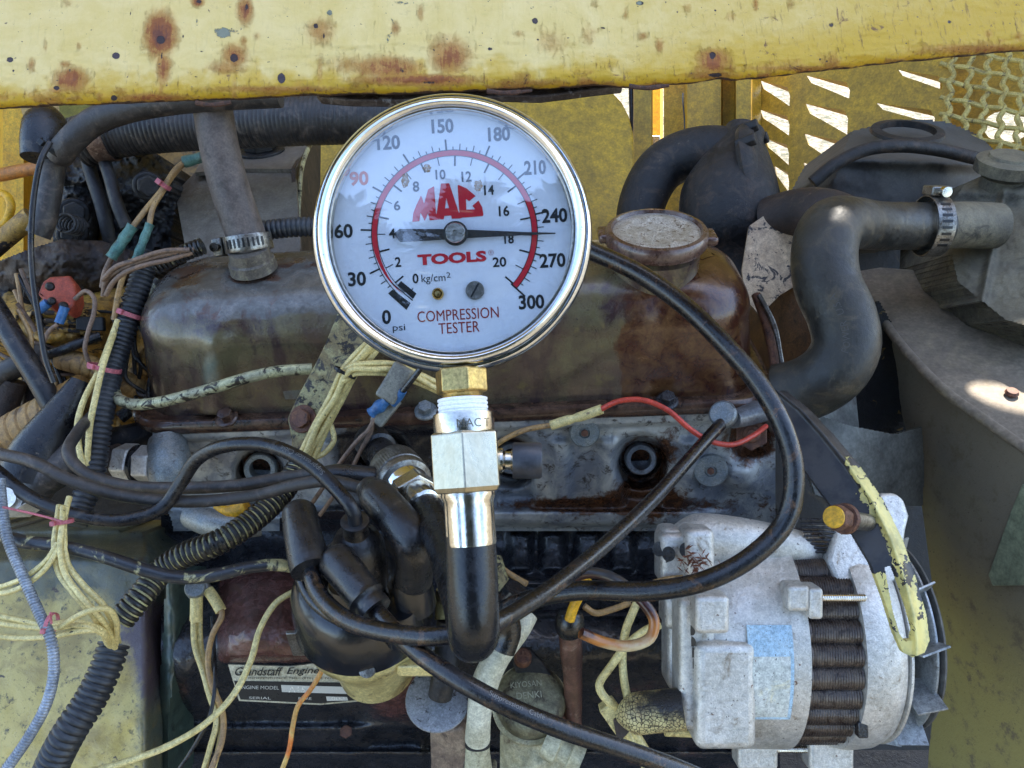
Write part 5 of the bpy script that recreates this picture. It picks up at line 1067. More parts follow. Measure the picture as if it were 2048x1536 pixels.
# ---- adjusting arm
arm_poly = [(1540, 778), (1575, 782), (1620, 818), (1668, 868), (1720, 930), (1768, 1000), (1806, 1078), (1834, 1160), (1854, 1230), (1860, 1282), (1850, 1306), (1826, 1316), (1806, 1306), (1790, 1270), (1768, 1200), (1742, 1130), (1705, 1068), (1660, 1010), (1612, 945), (1570, 880), (1545, 830)]
slot = [(1770, 1135), (1786, 1132), (1800, 1170), (1818, 1225), (1828, 1262), (1824, 1280), (1810, 1282), (1800, 1268), (1786, 1220)]
mA, mS = poly_mask(arm_poly), poly_mask(slot)
apl = plane3((1560, 800, .44), (1860, 1290, .375), (1560, 1000, .425))
def arm_d(X, Y):
    A, n = apl; A = np.array(A); n = np.array(n); r = PV(X, Y, 1.0) - CAMn; d = ((A - CAMn) @ n) / (r @ n)
    edge = X - np.interp(Y, [778, 820, 868, 930, 1000, 1078, 1160, 1230, 1282], [1560, 1612, 1655, 1705, 1752, 1790, 1818, 1836, 1842])
    return d + .006 * sstep(-12, 22, edge) - .002 * np.exp(-((edge + 8) / 7) ** 2)
g = relief(1536, 1864, 770, 1320, 1.6, arm_d, .004, lambda X, Y: mA(X, Y) & ~mS(X, Y))
px, py = proj(g[0]); edge = px - np.interp(py, [778, 820, 868, 930, 1000, 1078, 1160, 1230, 1282], [1560, 1612, 1655, 1705, 1752, 1790, 1818, 1836, 1842])
nn = (fbm(px / 16, py / 22, 4, 77) - .5) * 2
cream = sstep(-34, -8, edge + nn * 16) * sstep(880, 960, py + nn * 60) * .9 + sstep(1150, 1165, py + nn * 14 + (px - 1800) * -.3); cream = np.clip(cream, 0, 1) * (1 - .95 * (np.abs(nn - .25) < .055) * (py > 950)); cream *= 1 - 1.0 * ((nn > .30) & (edge > -6) & (py > 1020))
def m_arm():
    k = N('arm_paint'); a = k.n('ShaderNodeAttribute'); a.attribute_name = 'cream'; v = k.map(); n1 = k.noise(v, 60, 6, .7); n2 = k.noise(v, 260, 6, .7)
    c = k.math('ADD', a.outputs['Fac'], k.math('MULTIPLY', k.math('SUBTRACT', n2, .5), .8)); m = k.rng(c, .42, .5)
    col = k.mix(m, k.mix(k.rng(n1, .4, .6), C(36, 34, 36), C(58, 54, 52)), k.mix(k.rng(n1, .4, .65), C(224, 206, 124), C(170, 160, 100)))
    k.l(col, k.b.inputs[0]); k.l(k.rng(n2, .3, .7, .3, .5), k.b.inputs['Roughness']); k.l(k.bump(k.math('ADD', m, k.math('MULTIPLY', n2, .4)), .0004), k.b.inputs['Normal']); return k.m
mesh('slotted_bracket', g, m_arm(), label='long slotted alternator adjusting arm, black with flaking cream paint', cat='bracket', attrs=dict(cream=cream), sharp=60)
ab = thing('adjusting_bolt', 'rusty bolt with yellow painted head through the slotted arm', 'bolt', P(1690, 1065, .385))
bo = P(1668, 1034, .375); bx = (P(1730, 1044, .40) - bo).normalized()
mesh('bolt_head', join(lathe([(.0001, -.0004), (.0058, -.0002), (.0065, .0008), (.0068, .003), (.0064, .009), (.0062, .0105)], bo, bx, 6), ), MT['rustbolt'], ab, bevel=.0012, bseg=3)
mesh('head_paint', lathe([(.0001, -.0012), (.0040, -.0012), (.0052, -.0008), (.0055, -.0002)], bo, bx, 24), MT['yellow_lit'], ab)
mesh('washer', lathe([(.0045, .0105), (.0070, .0108), (.0078, .0125), (.0070, .0145), (.0045, .015)], bo, bx, 32), MT['rustbolt'], ab)
mesh('bolt_shank', lathe([(.0045, .012), (.0045, .04)], bo, bx, 20), MT['steel'], ab)
# ================================================================== fuel pump and neighbours
fp = thing('fuel_pump', 'cream and grey fuel pump with domed cast top and white hose at bottom centre', 'fuel pump', P(1060, 1536, .47))
fo_ = P(1062, 1398, .458); fa = ((CAM - fo_).normalized() * .75 + UZ * .5 + R * .05).normalized()
pm = mk('pump_metal', C(132, 128, 100), C(96, 90, 70), C(60, 50, 40), s=50, rough=(.35, .55), metal=.3, bump=.0005, bs=400, th3=(.5, .66))
pc = mk('pump_cream', C(188, 182, 150), C(160, 152, 118), C(92, 76, 56), s=40, rough=(.38, .6), bump=.0005, bs=300, th3=(.56, .7))
mesh('pump_top', lathe([(.021, -.010), (.0212, -.002), (.0200, .002), (.0165, .0045), (.012, .0052), (.0001, .0055)], fo_, fa, 56), pm, fp)
mesh('pump_flange', lathe([(.0215, -.016), (.0235, -.0145), (.0235, -.0115), (.0215, -.010)], fo_, fa, 56), pc, fp)
mesh('pump_body', lathe([(.019, -.05), (.020, -.03), (.0215, -.016)], fo_, fa, 48), pc, fp)
for (x, y) in ((1046, 1313), (1114, 1441)):
    o = P(x, y, .455); mesh('pump_screw', join(lathe([(.0052, -.006), (.0052, 0), (.0042, .0014), (.0001, .0016)], o, fa, 24), box(o + fa * .0017, R * .0026, U * .0005, fa * .0002), box(o + fa * .0017, U * .0026, R * .0005, fa * .0002)), MT['rustbolt'], fp, smooth=False)
mesh('screw_ear', plate([(1025, 1325), (1035, 1300), (1060, 1300), (1085, 1325), (1120, 1375), (1138, 1420), (1134, 1455), (1110, 1460), (1060, 1440)], plane3((1046, 1313, .462), (1114, 1441, .462), (1000, 1400, .462)), .006), MT['dark'], fp, bevel=.001)
fpl = (fo_ + fa * .0059, fa)
tp_on(fpl, [('KIYOSAN', 1052, 1368, 12, 62, 5), ('DENKI', 1058, 1390, 13, 50, 5)], 'cast_lettering', mk('cast_l', C(170, 168, 140), s=60, rough=(.4, .6)), fp)
mesh('cast_emblem', join(*[(lambda a, b: ([on_plane(fpl, *q) for q in (a[0], a[1], b[1], b[0])], [(0, 1, 2, 3)]))(((1052 + 16 * math.cos(rad(t)), 1428 + 12 * math.sin(rad(t))), (1052 + 14 * math.cos(rad(t)), 1428 + 10 * math.sin(rad(t)))), ((1052 + 16 * math.cos(rad(t + 30)), 1428 + 12 * math.sin(rad(t + 30))), (1052 + 14 * math.cos(rad(t + 30)), 1428 + 10 * math.sin(rad(t + 30))))) for t in range(150, 390, 30)], ([on_plane(fpl, *q) for q in ((1064, 1426), (1082, 1428), (1082, 1430), (1064, 1429))], [(0, 1, 2, 3)]), ([on_plane(fpl, *q) for q in ((1064, 1432), (1078, 1434), (1078, 1436), (1064, 1435))], [(0, 1, 2, 3)])), pm, fp, smooth=False)
mesh('pump_base', relief(1000, 1150, 1470, 1600, 4, lambda X, Y: .475 + .02 * ((X - 1075) / 80) ** 2 + (fbm(X / 30, Y / 30, 3, 5) - .5) * .006, .04), pc, fp)
mesh('outlet_nozzle', join(lathe([(.009, -.006), (.010, 0), (.010, .003), (.0075, .004), (.0075, .010), (.0088, .011), (.0075, .013), (.0075, .018)], P(1108, 1490, .452), (R * .8 - U * .35 - F * .2), 28)), pc, fp)
mesh('nozzle_lug', box(P(960, 1545, .46), R * .010, U * .006, F * .006), MT['steel'], fp, bevel=.002)
mesh('inlet_neck', tube([(955, 1470, .438), (955, 1500, .44), (957, 1545, .445)], 44, 20, rf=lambda u: 1 + .3 * u), pc, fp); mesh('hose_clip', tube([(955, 1484, .437), (955, 1492, .437)], 50, 20), MT['dark'], fp)
mesh('fuel_hose', tube([(1050, 1225, .43), (1030, 1260, .425), (1000, 1305, .42), (976, 1350, .42), (962, 1400, .422), (957, 1445, .425), (955, 1478, .43)], 56, 24, None, lambda u: 1 - .12 * u + .04 * math.sin(u * 14)), mk('white_hose', C(206, 202, 178), C(184, 178, 150), C(110, 98, 76), s=45, rough=(.35, .5), bump=.0002, th3=(.6, .74)), fp)
mesh('mount_block', plate([(858, 1462), (926, 1456), (934, 1540), (934, 1600), (862, 1600)], plane3((858, 1462, .50), (934, 1462, .49), (860, 1580, .51)), .03), mk('tan_block', C(150, 128, 104), C(112, 92, 76), C(66, 52, 44), s=50, rough=(.5, .7), bump=.0004, th3=(.52, .68)), fp, bevel=.002)
dp = P(876, 1398, .43)
dd_ = thing('steel_disc', 'round galvanised steel disc on a dark post below the distributor', 'disc', dp - UZ * .02)
mesh('disc', lathe([(.001, -.0008), (.0178, -.0008), (.0182, 0), (.0178, .0008), (.008, .0012), (.001, .0012)], dp, UZ * 1 - F * .35 + R * .05, 48), mk('galvanised', C(150, 152, 154), C(128, 130, 132), C(60, 52, 46), s=90, rough=(.35, .5), metal=.4, bump=.0002, th3=(.57, .63)), dd_)
mesh('post', tube([(900, 1240, .425), (896, 1290, .425), (890, 1340, .42), (880, 1392, .422)], 48, 20, rf=lambda u: 1.1 - .1 * u, wob=.04), MT['dark'], dd_)
mesh('upper_collar', tube([(905, 1180, .43), (903, 1215, .43), (902, 1240, .428)], 66, 20), MT['mottled'], dd_)
# curled tube and dipstick
kd_ = N('curled_tube_paint'); sp3 = kd_.n('ShaderNodeSeparateXYZ'); kd_.l(kd_.tc.outputs['Generated'], sp3.inputs[0]); nz_ = kd_.noise(kd_.map(), 120, 6, .7)
t_ = kd_.math('ADD', sp3.outputs[2], kd_.math('MULTIPLY', kd_.math('SUBTRACT', nz_, .5), .5)); c_ = kd_.mix(kd_.rng(t_, .12, .35), C(196, 180, 140), C(178, 112, 50)); c_ = kd_.mix(kd_.rng(t_, .42, .62), c_, C(60, 30, 26)); c_ = kd_.mix(kd_.rng(t_, .85, .95), c_, C(70, 66, 64))
kd_.l(c_, kd_.b.inputs[0]); kd_.b.inputs['Roughness'].default_value = .3; kd_.b.inputs['Coat Weight'].default_value = .4; kd_.l(kd_.bump(nz_, .0003), kd_.b.inputs['Normal'])
line('curled_vent_tube', 'curled brown-stained tube with an open cream end', 'tube', [(1135, 1165, .405), (1160, 1150, .40), (1192, 1146, .395), (1234, 1160, .39), (1280, 1198, .385), (1308, 1240, .383), (1300, 1276, .382), (1258, 1292, .38), (1206, 1284, .378), (1162, 1266, .375)], 22, kd_.m, 18)
dk = thing('dipstick', 'yellow dipstick handle in a glossy black collar on a rusty tube', 'dipstick', P(1140, 1440, .45))
mesh('handle_rod', tube([(1176, 1158, .415), (1162, 1185, .416), (1148, 1212, .418), (1139, 1240, .42)], 21, 14), MT['yellow_lit'], dk)
mesh('collar', tube([(1139, 1225, .428), (1139, 1240, .428), (1139, 1262, .432)], 58, 28, .001, lambda u: .85 + .2 * math.sin(u * 3)), MT['rubber_oily'], dk)
mesh('guide_tube', tube([(1139, 1255, .436), (1143, 1310, .445), (1146, 1370, .455), (1145, 1440, .465), (1144, 1500, .47)], 42, 20, None, lambda u: 1.05 - .15 * sstep(.2, .4, u)), mk('rusty_tube', C(110, 76, 62), C(78, 50, 38), C(140, 112, 96), s=50, rough=(.25, .5), bump=.0003, th3=(.54, .7), coat=.3), dk)
line('stray_wire', 'short stiff yellow wire end beside the tester hose', 'wire', [(992, 1128, .46), (1015, 1145, .455), (1040, 1160, .452), (1054, 1168, .45)], 12, 'wire_tan', 8)
line('stray_wire', 'yellow-brown wire passing behind the dipstick handle', 'wire', [(1168, 1212, .44), (1190, 1226, .44), (1220, 1220, .44), (1262, 1205, .44)], 13, 'wire_tan', 9)
line('stray_wire', 'cream wire over the top left corner of the alternator', 'wire', [(1262, 1190, .44), (1300, 1170, .432), (1330, 1160, .43), (1366, 1156, .432)], 14, 'wire_tan', 9)
line('vacuum_hose_piece', 'grey round hose end beside the distributor cap', 'hose', [(985, 1120, .46), (1000, 1175, .45), (998, 1220, .445)], 40, 'mottled', 18)
MT['hose_txt'] = pr_grey
MT['gap_black'] = mk('gap_black_backing', C(30, 29, 28), C(46, 42, 38), C(70, 60, 44), s=24, rough=(.5, .75), bump=.0006, bs=200, th3=(.55, .7))  # black for the backing sheet, stands in for shade in the gaps
# ================================================================== right side: radiator, hoses, shroud
rh = line('radiator_hose', 'fat grey-black radiator hose bending down from the radiator neck', 'radiator hose', [(1880, 452, .57), (1820, 452, .56), (1760, 452, .545), (1705, 448, .52), (1660, 462, .50), (1648, 510, .49), (1655, 570, .485), (1682, 630, .48), (1692, 690, .478), (1668, 740, .48), (1618, 775, .49), (1560, 790, .50)], 122, 'rubber_hose', 40, rf=lambda u: .84 + .16 * sstep(.3, .5, u), wob=.012)
hp_ = [(1660, 462, .50), (1648, 510, .49), (1655, 570, .485), (1682, 630, .48), (1692, 690, .478), (1668, 740, .48), (1618, 775, .49)]
wraptext(hp_, 126, 'POWER  U.S.A', .60, 13, pr_faint, rh, flip=True, side=.0)
clamp('hose_clamp', 'slotted steel clamp on the radiator hose beside the radiator neck', (1862, 452, .565), (60, 0), 116, 34, screw=-1.25, slots=8, tilt=.25)
rdm = mk('radiator_paint', C(112, 104, 84), C(84, 78, 66), C(50, 46, 40), s=34, rough=(.5, .75), bump=.0004, bs=340, th3=(.5, .68), dust=(C(150, 138, 112), .4), speck=(C(40, 36, 32), 260, .74))
RD = thing('radiator', 'dirty olive-grey radiator tank with filler neck at right edge', 'radiator', P(1980, 640, .60))
mesh('hose_neck', tube([(1880, 452, .57), (1930, 450, .575), (1990, 452, .58)], 92, 32), rdm, RD)
tk = plane3((1940, 350, .64), (2100, 350, .60), (1940, 620, .56))
def rlf(x0, x1, y0, y1, pl, step, nz, seed, poly=None, skirt=.03, extra=None):
    A, n = np.array(pl[0]), np.array(pl[1])
    def d(X, Y):
        r = PV(X, Y, 1.0) - CAMn; q = ((A - CAMn) @ n) / (r @ n) + (fbm(X / 50, Y / 50, 4, seed) - .5) * nz
        return q - (extra(X, Y) if extra else 0)
    return relief(x0, x1, y0, y1, step, d, skirt, poly_mask(poly) if poly else None)
mesh('tank', rlf(1840, 2200, 300, 700, tk, 2.4, .006, 3, [(1905, 400), (1925, 372), (1960, 352), (2180, 330), (2180, 690), (2010, 640), (1960, 600), (1915, 565), (1900, 500)], .08, lambda X, Y: .010 * np.exp(-((Y - 380) / 20) ** 2) + .006 * np.exp(-((X - 1985 + (Y - 500) * .2) / 9) ** 2)), rdm, RD)
fc_o = P(2025, 305, .60)
mesh('filler_cap', lathe([(.020, -.016), (.0235, -.015), (.0235, -.006), (.020, -.0045), (.016, -.004), (.015, -.002), (.001, -.0015)], fc_o, UZ, 48), rdm, RD)
mesh('filler_neck', lathe([(.016, -.07), (.016, -.02)], fc_o, UZ, 32), rdm, RD)
shm = mk('shroud_paint', C(136, 122, 102), C(118, 106, 90), C(146, 132, 104), s=14, rough=(.5, .72), bump=.0003, bs=300, th3=(.5, .68), speck=(C(56, 46, 40), 90, .72), dust=(C(112, 98, 82), .4))
shs = mk('shroud_side_paint', C(142, 134, 104), C(122, 116, 96), C(164, 150, 80), s=5, rough=(.5, .72), bump=.0003, bs=300, th3=(.46, .64), speck=(C(50, 44, 34), 120, .72))
def m_side():
    k = N('shroud_side2'); v = k.map(); n1 = k.noise(v, 9, 7, .65, .4); n2 = k.noise(v, 60, 7, .72); n3 = k.noise(v, 500, 4, .7); sx = k.n('ShaderNodeSeparateXYZ'); k.l(k.tc.outputs['Generated'], sx.inputs[0])
    t = k.math('ADD', sx.outputs[2], k.math('MULTIPLY', k.math('SUBTRACT', n1, .5), .5)); col = k.mix(k.rng(t, .42, .80), C(156, 144, 88), C(122, 112, 94))
    col = k.mix(k.rng(n2, .52, .68), col, C(112, 100, 78)); col = k.mix(k.rng(n3, .62, .70), col, C(84, 72, 58)); k.l(col, k.b.inputs[0]); k.l(k.rng(n2, .3, .7, .45, .7), k.b.inputs['Roughness']); k.l(k.bump(k.math('ADD', n2, n3), .0004), k.b.inputs['Normal']); return k.m
SH = thing('radiator_shroud', 'dusty brown sheet metal radiator shroud filling the right edge', 'shroud', P(1960, 1600, .56))
pt = plane3((1768, 634, .606), (2048, 888, .488), (2048, 610, .60))
RG = [(1750, 600), (1768, 634), (1800, 680), (1890, 775), (1965, 830), (2048, 888), (2250, 1040)]
mesh('shroud_top', plate([(1700, 545), (1760, 535), (1900, 545), (2010, 590), (2250, 690)] + RG[::-1], pt, .003), shm, SH, smooth=False)
ps = plane3((1768, 634, .606), (2048, 888, .488), (1900, 1536, .60))
mesh('shroud_side', plate(RG + [(2250, 1630), (1850, 1630), (1858, 1500), (1880, 1300), (1862, 1150), (1845, 1020), (1820, 890), (1785, 760), (1752, 690)], ps, .003), m_side(), SH, smooth=False)
mesh('shroud_fold', sweep(*(lambda q: (q, lambda i_, u: .0035, 14))(spline([on_plane(pt, x, y + 1) - pt[1] * .0022 for x, y in RG], .004)[0])), shm, SH)
mesh('stiffener_plate', plate([(2100, 985), (2044, 968), (2022, 1020), (1976, 1150), (1985, 1172), (2100, 1170)], (lambda q: (q[0] + q[1] * .006, q[1]))(ps), .002), mk('green_plate', C(128, 134, 108), C(112, 118, 96), s=20, rough=(.35, .5), bump=.0001), SH, smooth=False, bevel=.0006)
for (x, y) in ((2022, 790),): mesh('sheet_bolt', lathe([(.004, 0), (.0045, .001), (.0035, .003), (.0001, .0034)], on_plane(pt, x, y) + pt[1] * .001, pt[1], 16), MT['rustbolt'], SH)
# fan blades and core in the gap
fng = mk('fan_plastic', C(104, 104, 96), C(86, 86, 80), C(72, 66, 58), s=16, rough=(.4, .6), bump=.0001, th3=(.5, .75))
FN = thing('cooling_fan', 'pale grey cooling fan blades in the dark gap beside the shroud', 'fan', P(1760, 1010, .56))
mesh('fan_blade', rlf(1600, 1860, 740, 1020, plane3((1640, 800, .54), (1840, 860, .56), (1700, 1000, .55)), 2, .0, 1, [(1640, 830), (1700, 850), (1790, 868), (1845, 852), (1850, 940), (1846, 1012), (1700, 1016), (1630, 990), (1600, 900)], .004, lambda X, Y: .016 * np.sin((X - 1600) / 80 + (Y - 800) / 300)), fng, FN)
mesh('fan_blade', plate([(1676, 700), (1706, 690), (1712, 780), (1722, 880), (1660, 880), (1590, 820), (1610, 790), (1665, 800)], plane3((1600, 800, .52), (1720, 700, .56), (1640, 900, .53)), .003), fng, FN, bevel=.001)
corem = mk('core', C(16, 16, 16), C(26, 25, 22), C(120, 96, 44), s=60, rough=(.5, .7), bump=.002, bs=300, th3=(.62, .68))
mesh('radiator_core', rlf(1660, 1900, 560, 900, plane3((1700, 700, .60), (1840, 700, .60), (1760, 860, .60)), 3, .006, 9, [(1680, 640), (1760, 600), (1850, 760), (1870, 880), (1700, 885)], .02), corem, label='dark radiator core with dirt-flecked fins behind the fan', cat='radiator core')
for i in range(12):
    pass
mesh('backing_bulkhead', plate([(1440, 520), (1900, 440), (1960, 900), (1960, 1500), (1440, 1500)], plane3((1480, 500, .74), (1880, 500, .74), (1600, 1000, .72)), .004), MT['gap_black'], label='black backing bulkhead added to darken the gaps behind fan and alternator', cat='bulkhead', smooth=False)  # black sheet added so the gaps behind fan and alternator stay dark
# water pump pulley, belts and back plate left of the hose
line('drive_belt', 'worn V-belt edge rising beside the radiator hose', 'belt', [(1512, 590, .53), (1530, 640, .52), (1545, 700, .51), (1552, 760, .505), (1556, 800, .50)], 20, 'rustbolt', 8)
line('drive_belt', 'thin grey belt strand leaning against the hose elbow', 'belt', [(1518, 590, .52), (1548, 650, .515), (1562, 720, .51), (1572, 780, .505), (1590, 810, .50)], 11, 'steel', 8)
pl_ = P(1570, 660, .60); mesh('pump_pulley', lathe([(.001, .0), (.044, 0), (.048, -.003), (.050, -.010), (.044, -.018), (.05, -.026), (.001, -.026)], pl_, (CAM - pl_) + R * -1.2, 64), mk('brown_pulley', C(108, 74, 44), C(86, 60, 40), C(52, 40, 32), s=30, rough=(.45, .65), bump=.0002), label='rust brown water pump pulley seen past the belt', cat='pulley')
bk = plane3((1490, 460, .60), (1610, 480, .60), (1500, 640, .58))
mesh('scratched_guard', plate([(1498, 452), (1530, 430), (1580, 440), (1610, 500), (1610, 560), (1560, 590), (1520, 630), (1492, 600), (1484, 540)], bk, .002), mk('tan_guard', C(186, 160, 128), C(160, 134, 104), C(40, 30, 26), s=40, rough=(.4, .55), bump=.0002, th3=(.56, .60)), label='scratched tan sheet guard between valve cover and radiator hose', cat='guard', smooth=False)
line('flex_pipe', 'dusty grey-brown duct stub behind the radiator hose elbow', 'duct', [(1540, 440, .62), (1600, 425, .60), (1660, 430, .58), (1720, 460, .58)], 96, 'darkbrown', 30)
# carburettor intake elbow
EL = thing('intake_elbow', 'black cast air intake elbow rising right of the gauge', 'air intake', P(1470, 540, .66))
MT['soot'] = mk('soot_black', C(22, 21, 22), C(40, 36, 34), C(68, 54, 44), s=34, rough=(.4, .75), bump=.0008, bs=180, th3=(.48, .66), dust=(C(64, 58, 54), .35), speck=(C(84, 76, 66), 200, .7))
mesh('elbow_pipe', tube([(1290, 500, .68), (1278, 450, .68), (1290, 390, .68), (1325, 335, .68), (1380, 308, .675), (1440, 305, .67), (1480, 320, .665)], 96, 32, rf=lambda u: .95 + .12 * u), MT['soot'], EL)
mesh('elbow_body', tube([(1490, 262, .665), (1475, 310, .66), (1462, 370, .655), (1455, 430, .65), (1470, 500, .65), (1478, 560, .65)], 190, 40, None, lambda u: .42 + .58 * sstep(0, .5, u) - .35 * sstep(.62, .95, u)), MT['soot'], EL)
eo = P(1512, 360, .655); mesh('elbow_flange', lathe([(.001, -.004), (.038, -.004), (.046, -.002), (.048, .002), (.046, .006), (.04, .010), (.001, .012)], eo, (R * .80 - F * .5 + U * .2), 56), MT['soot'], EL)
for a in (70, 115, 30): 
    x, y, z = basis(R * .80 - F * .5 + U * .2); mesh('flange_bolt', prism(6, .0055, -.002, .014, eo + (y * math.cos(rad(a)) + x * math.sin(rad(a))) * .043, z), MT['soot'], EL, smooth=False, bevel=.001)
# air cleaner
AC = thing('air_cleaner', 'dusty black rounded air cleaner housing in front of the mesh screen', 'air cleaner', P(1800, 460, .68))
def acd(X, Y): return .66 + .05 * ((X - 1800) / 200) ** 2 + .09 * sstep(330, 250, Y) - .012 * np.exp(-((Y - 318 - (X - 1800) * .06) / 16) ** 2) + (fbm(X / 60, Y / 60, 3, 51) - .5) * .008
mesh('housing', relief(1610, 2010, 225, 520, 3.5, acd, .12, poly_mask([(1684, 300), (1700, 262), (1760, 246), (1850, 236), (1900, 244), (1960, 268), (1990, 300), (2000, 360), (1960, 400), (1900, 420), (1880, 470), (1780, 480), (1690, 440), (1640, 420), (1622, 400), (1660, 370), (1680, 330)])), mk('ac_paint', C(58, 55, 52), C(76, 72, 66), C(40, 36, 36), s=22, rough=(.5, .75), bump=.0003, th3=(.5, .7), dust=(C(104, 98, 88), .55)), AC, sharp=60)
mesh('lid_bead', tube([(1625, 365, .64), (1668, 330, .635), (1730, 300, .632), (1800, 292, .632), (1880, 300, .64), (1960, 318, .65), (2010, 325, .66)], 26, 16, rf=lambda u: 1), MT['soot'], AC)
mesh('inlet_ring', lathe([(.024, -.004), (.032, -.002), (.031, .001), (.024, .002)], P(1815, 262, .70), UZ, 40, closed=True), MT['soot'], AC)
# ================================================================== yellow enclosure behind
YW = thing('rear_body_panel', 'yellow folded sheet body panel with a bright slit, behind the gauge', 'body panel', P(1380, 460, .9))
def strip(xs, ds, y0, y1, mat, par, nm, th=.003, yb=.0):
    V = []; Fc = []
    for x, d in zip(xs, ds):
        for y, dd in ((y0, 0), (y1, yb)): V.append(P(x, y, d + dd))
    n = len(xs)
    for i in range(n - 1): Fc.append((2 * i, 2 * i + 1, 2 * i + 3, 2 * i + 2))
    return mesh(nm, (V, Fc), mat, par, smooth=False, solid=th)
strip([1328, 1372, 1376, 1440, 1444, 1470, 1474, 1500, 1503, 1520], [.98, .97, .96, .96, .99, .99, .94, .94, .96, .97], -120, 620, MT['yellow'], YW, 'folded_panel')
strip([1266, 1270, 1300, 1303], [.90, .86, .86, .90], -120, 620, MT['yellow'], YW, 'door_post')
strip([1300, 1316, 1320], [1.25, 1.25, 1.30], -300, 285, MT['yellow_lit'], YW, 'outer_post', .01)
mesh('post_foot', box(P(1306, 300, 1.2), R * .010, U * .02, F * .01), MT['steel'], YW, bevel=.002)
line('seam_crack', 'dark split running down the yellow folded panel', 'crack', [(1366, 186, .955), (1366, 205, .953), (1369, 240, .955), (1369, 290, .958)], 3, 'tie_black', 6)
line('door_gap_shade', 'dark strip for the shaded gap beside the yellow round-cornered panel', 'seal', [(1262, -60, .88), (1263, 180, .88), (1268, 330, .88), (1268, 420, .88)], 12, 'rubber', 8)  # dark strip put in for the shade of the open gap
rp = plane3((1000, 200, .80), (1250, 200, .82), (1100, 480, .76))
mesh('round_cornered_panel', plate([(620, -60), (1120, -60), (1190, 150), (1215, 172), (1242, 200), (1260, 235), (1269, 270), (1270, 320), (1262, 370), (1250, 420), (1246, 520), (1240, 640), (620, 640)], rp, .012), MT['yellow'], label='dull yellow round-cornered panel behind the right of the gauge', cat='body panel', bevel=.004, bseg=3)
# louvre panel
lp = plane3((1500, 300, .98), (1900, 300, .80), (1600, 520, .92))
def slotp(x, y, w_, h_, sl=.42):     # slanted slot with a rounded lower right corner
    return [(x, y), (x + w_ * .55, y + 8), (x + w_ * .93, y + 14), (x + w_, y + 30), (x + w_ * .98, y + h_), (x + w_ * .5, y + h_ * .62), (x + w_ * .12, y + h_ * .34)]
slots = []
for (x, y, w_, h_) in ((1520, 160, 60, 45), (1519, 218, 60, 46), (1530, 275, 48, 48), (1548, 330, 30, 48), (1612, 150, 88, 40), (1610, 206, 86, 56), (1608, 266, 74, 62), (1606, 324, 60, 46), (1795, 138, 90, 34), (1752, 205, 118, 36)):
    slots.append(slotp(x, y, w_, h_ + 7))
pan = [(1486, -60), (1905, -60), (1900, 260), (1890, 420), (1700, 470), (1650, 640), (1486, 640)]
LV = thing('louvred_side_panel', 'dull yellow side panel with rows of slanted slots letting sunlight through', 'louvred panel', P(1600, 480, .95))
mesh('slotted_sheet', plate(pan, lp, .003, slots), MT['yellow'], LV, smooth=False)
for s_ in slots:   # pressed hoods over the slots
    a, b = on_plane(lp, s_[0][0], s_[0][1]), on_plane(lp, s_[2][0], s_[2][1]); c_ = on_plane(lp, s_[3][0], s_[3][1]); n = lp[1]
    V = [a, b, c_, a - n * .001 + U * .001, b - n * .010 - U * .004, c_ - n * .012 - U * .004]
    mesh('louvre_hood', (V, [(0, 1, 4, 3), (1, 2, 5, 4)]), MT['yellow'], LV, smooth=False, solid=.001)
# woven mesh screen
MS = thing('mesh_screen', 'woven wire mesh screen with dirty cream paint in the upper right corner', 'mesh screen', P(1980, 300, .78))
msp = plane3((1890, 150, .80), (2060, 130, .76), (1890, 270, .78)); mm_ = mk('mesh_paint', C(206, 182, 104), C(176, 152, 84), C(104, 84, 54), s=60, rough=(.45, .65), bump=.0004, th3=(.5, .66))
n = msp[1]
for i in range(7):      # horizontal wires
    pts = []
    for k in range(44): x = 1880 + k * 7; y = 92 + i * 34 + (x - 1880) * .2; pts.append(on_plane(msp, x, y) + n * (.0014 * math.sin(k * math.pi / 5 + i * math.pi)))
    res, L = spline(pts, .0025); mesh('wire', sweep(res, lambda i_, u: .0024, 8), mm_, MS)
for j in range(8):
    pts = []
    for k in range(40): y = 70 + k * 7; x = 1898 + j * 36 + 5 * math.sin(k * math.pi / 2.5) - (y - 200) * .10; pts.append(on_plane(msp, x, y) - n * (.0014 * math.sin(k * math.pi / 2.5 + j * math.pi)))
    res, L = spline(pts, .0025); mesh('wire', sweep(res, lambda i_, u: .0026, 8), mm_, MS)
bkp = (msp[0] - msp[1] * .05, msp[1])
hole_ = [(2012 + 46 * math.cos(t * .35), 252 + 34 * math.sin(t * .35)) for t in range(18)]; hole2 = [(1972 + 16 * math.cos(t * .35), 282 + 16 * math.sin(t * .35)) for t in range(18)]
mesh('screen_backing', plate([(1880, -60), (2260, -60), (2260, 420), (1880, 420)], bkp, .003, [hole_]), MT['yellow'], MS, smooth=False)
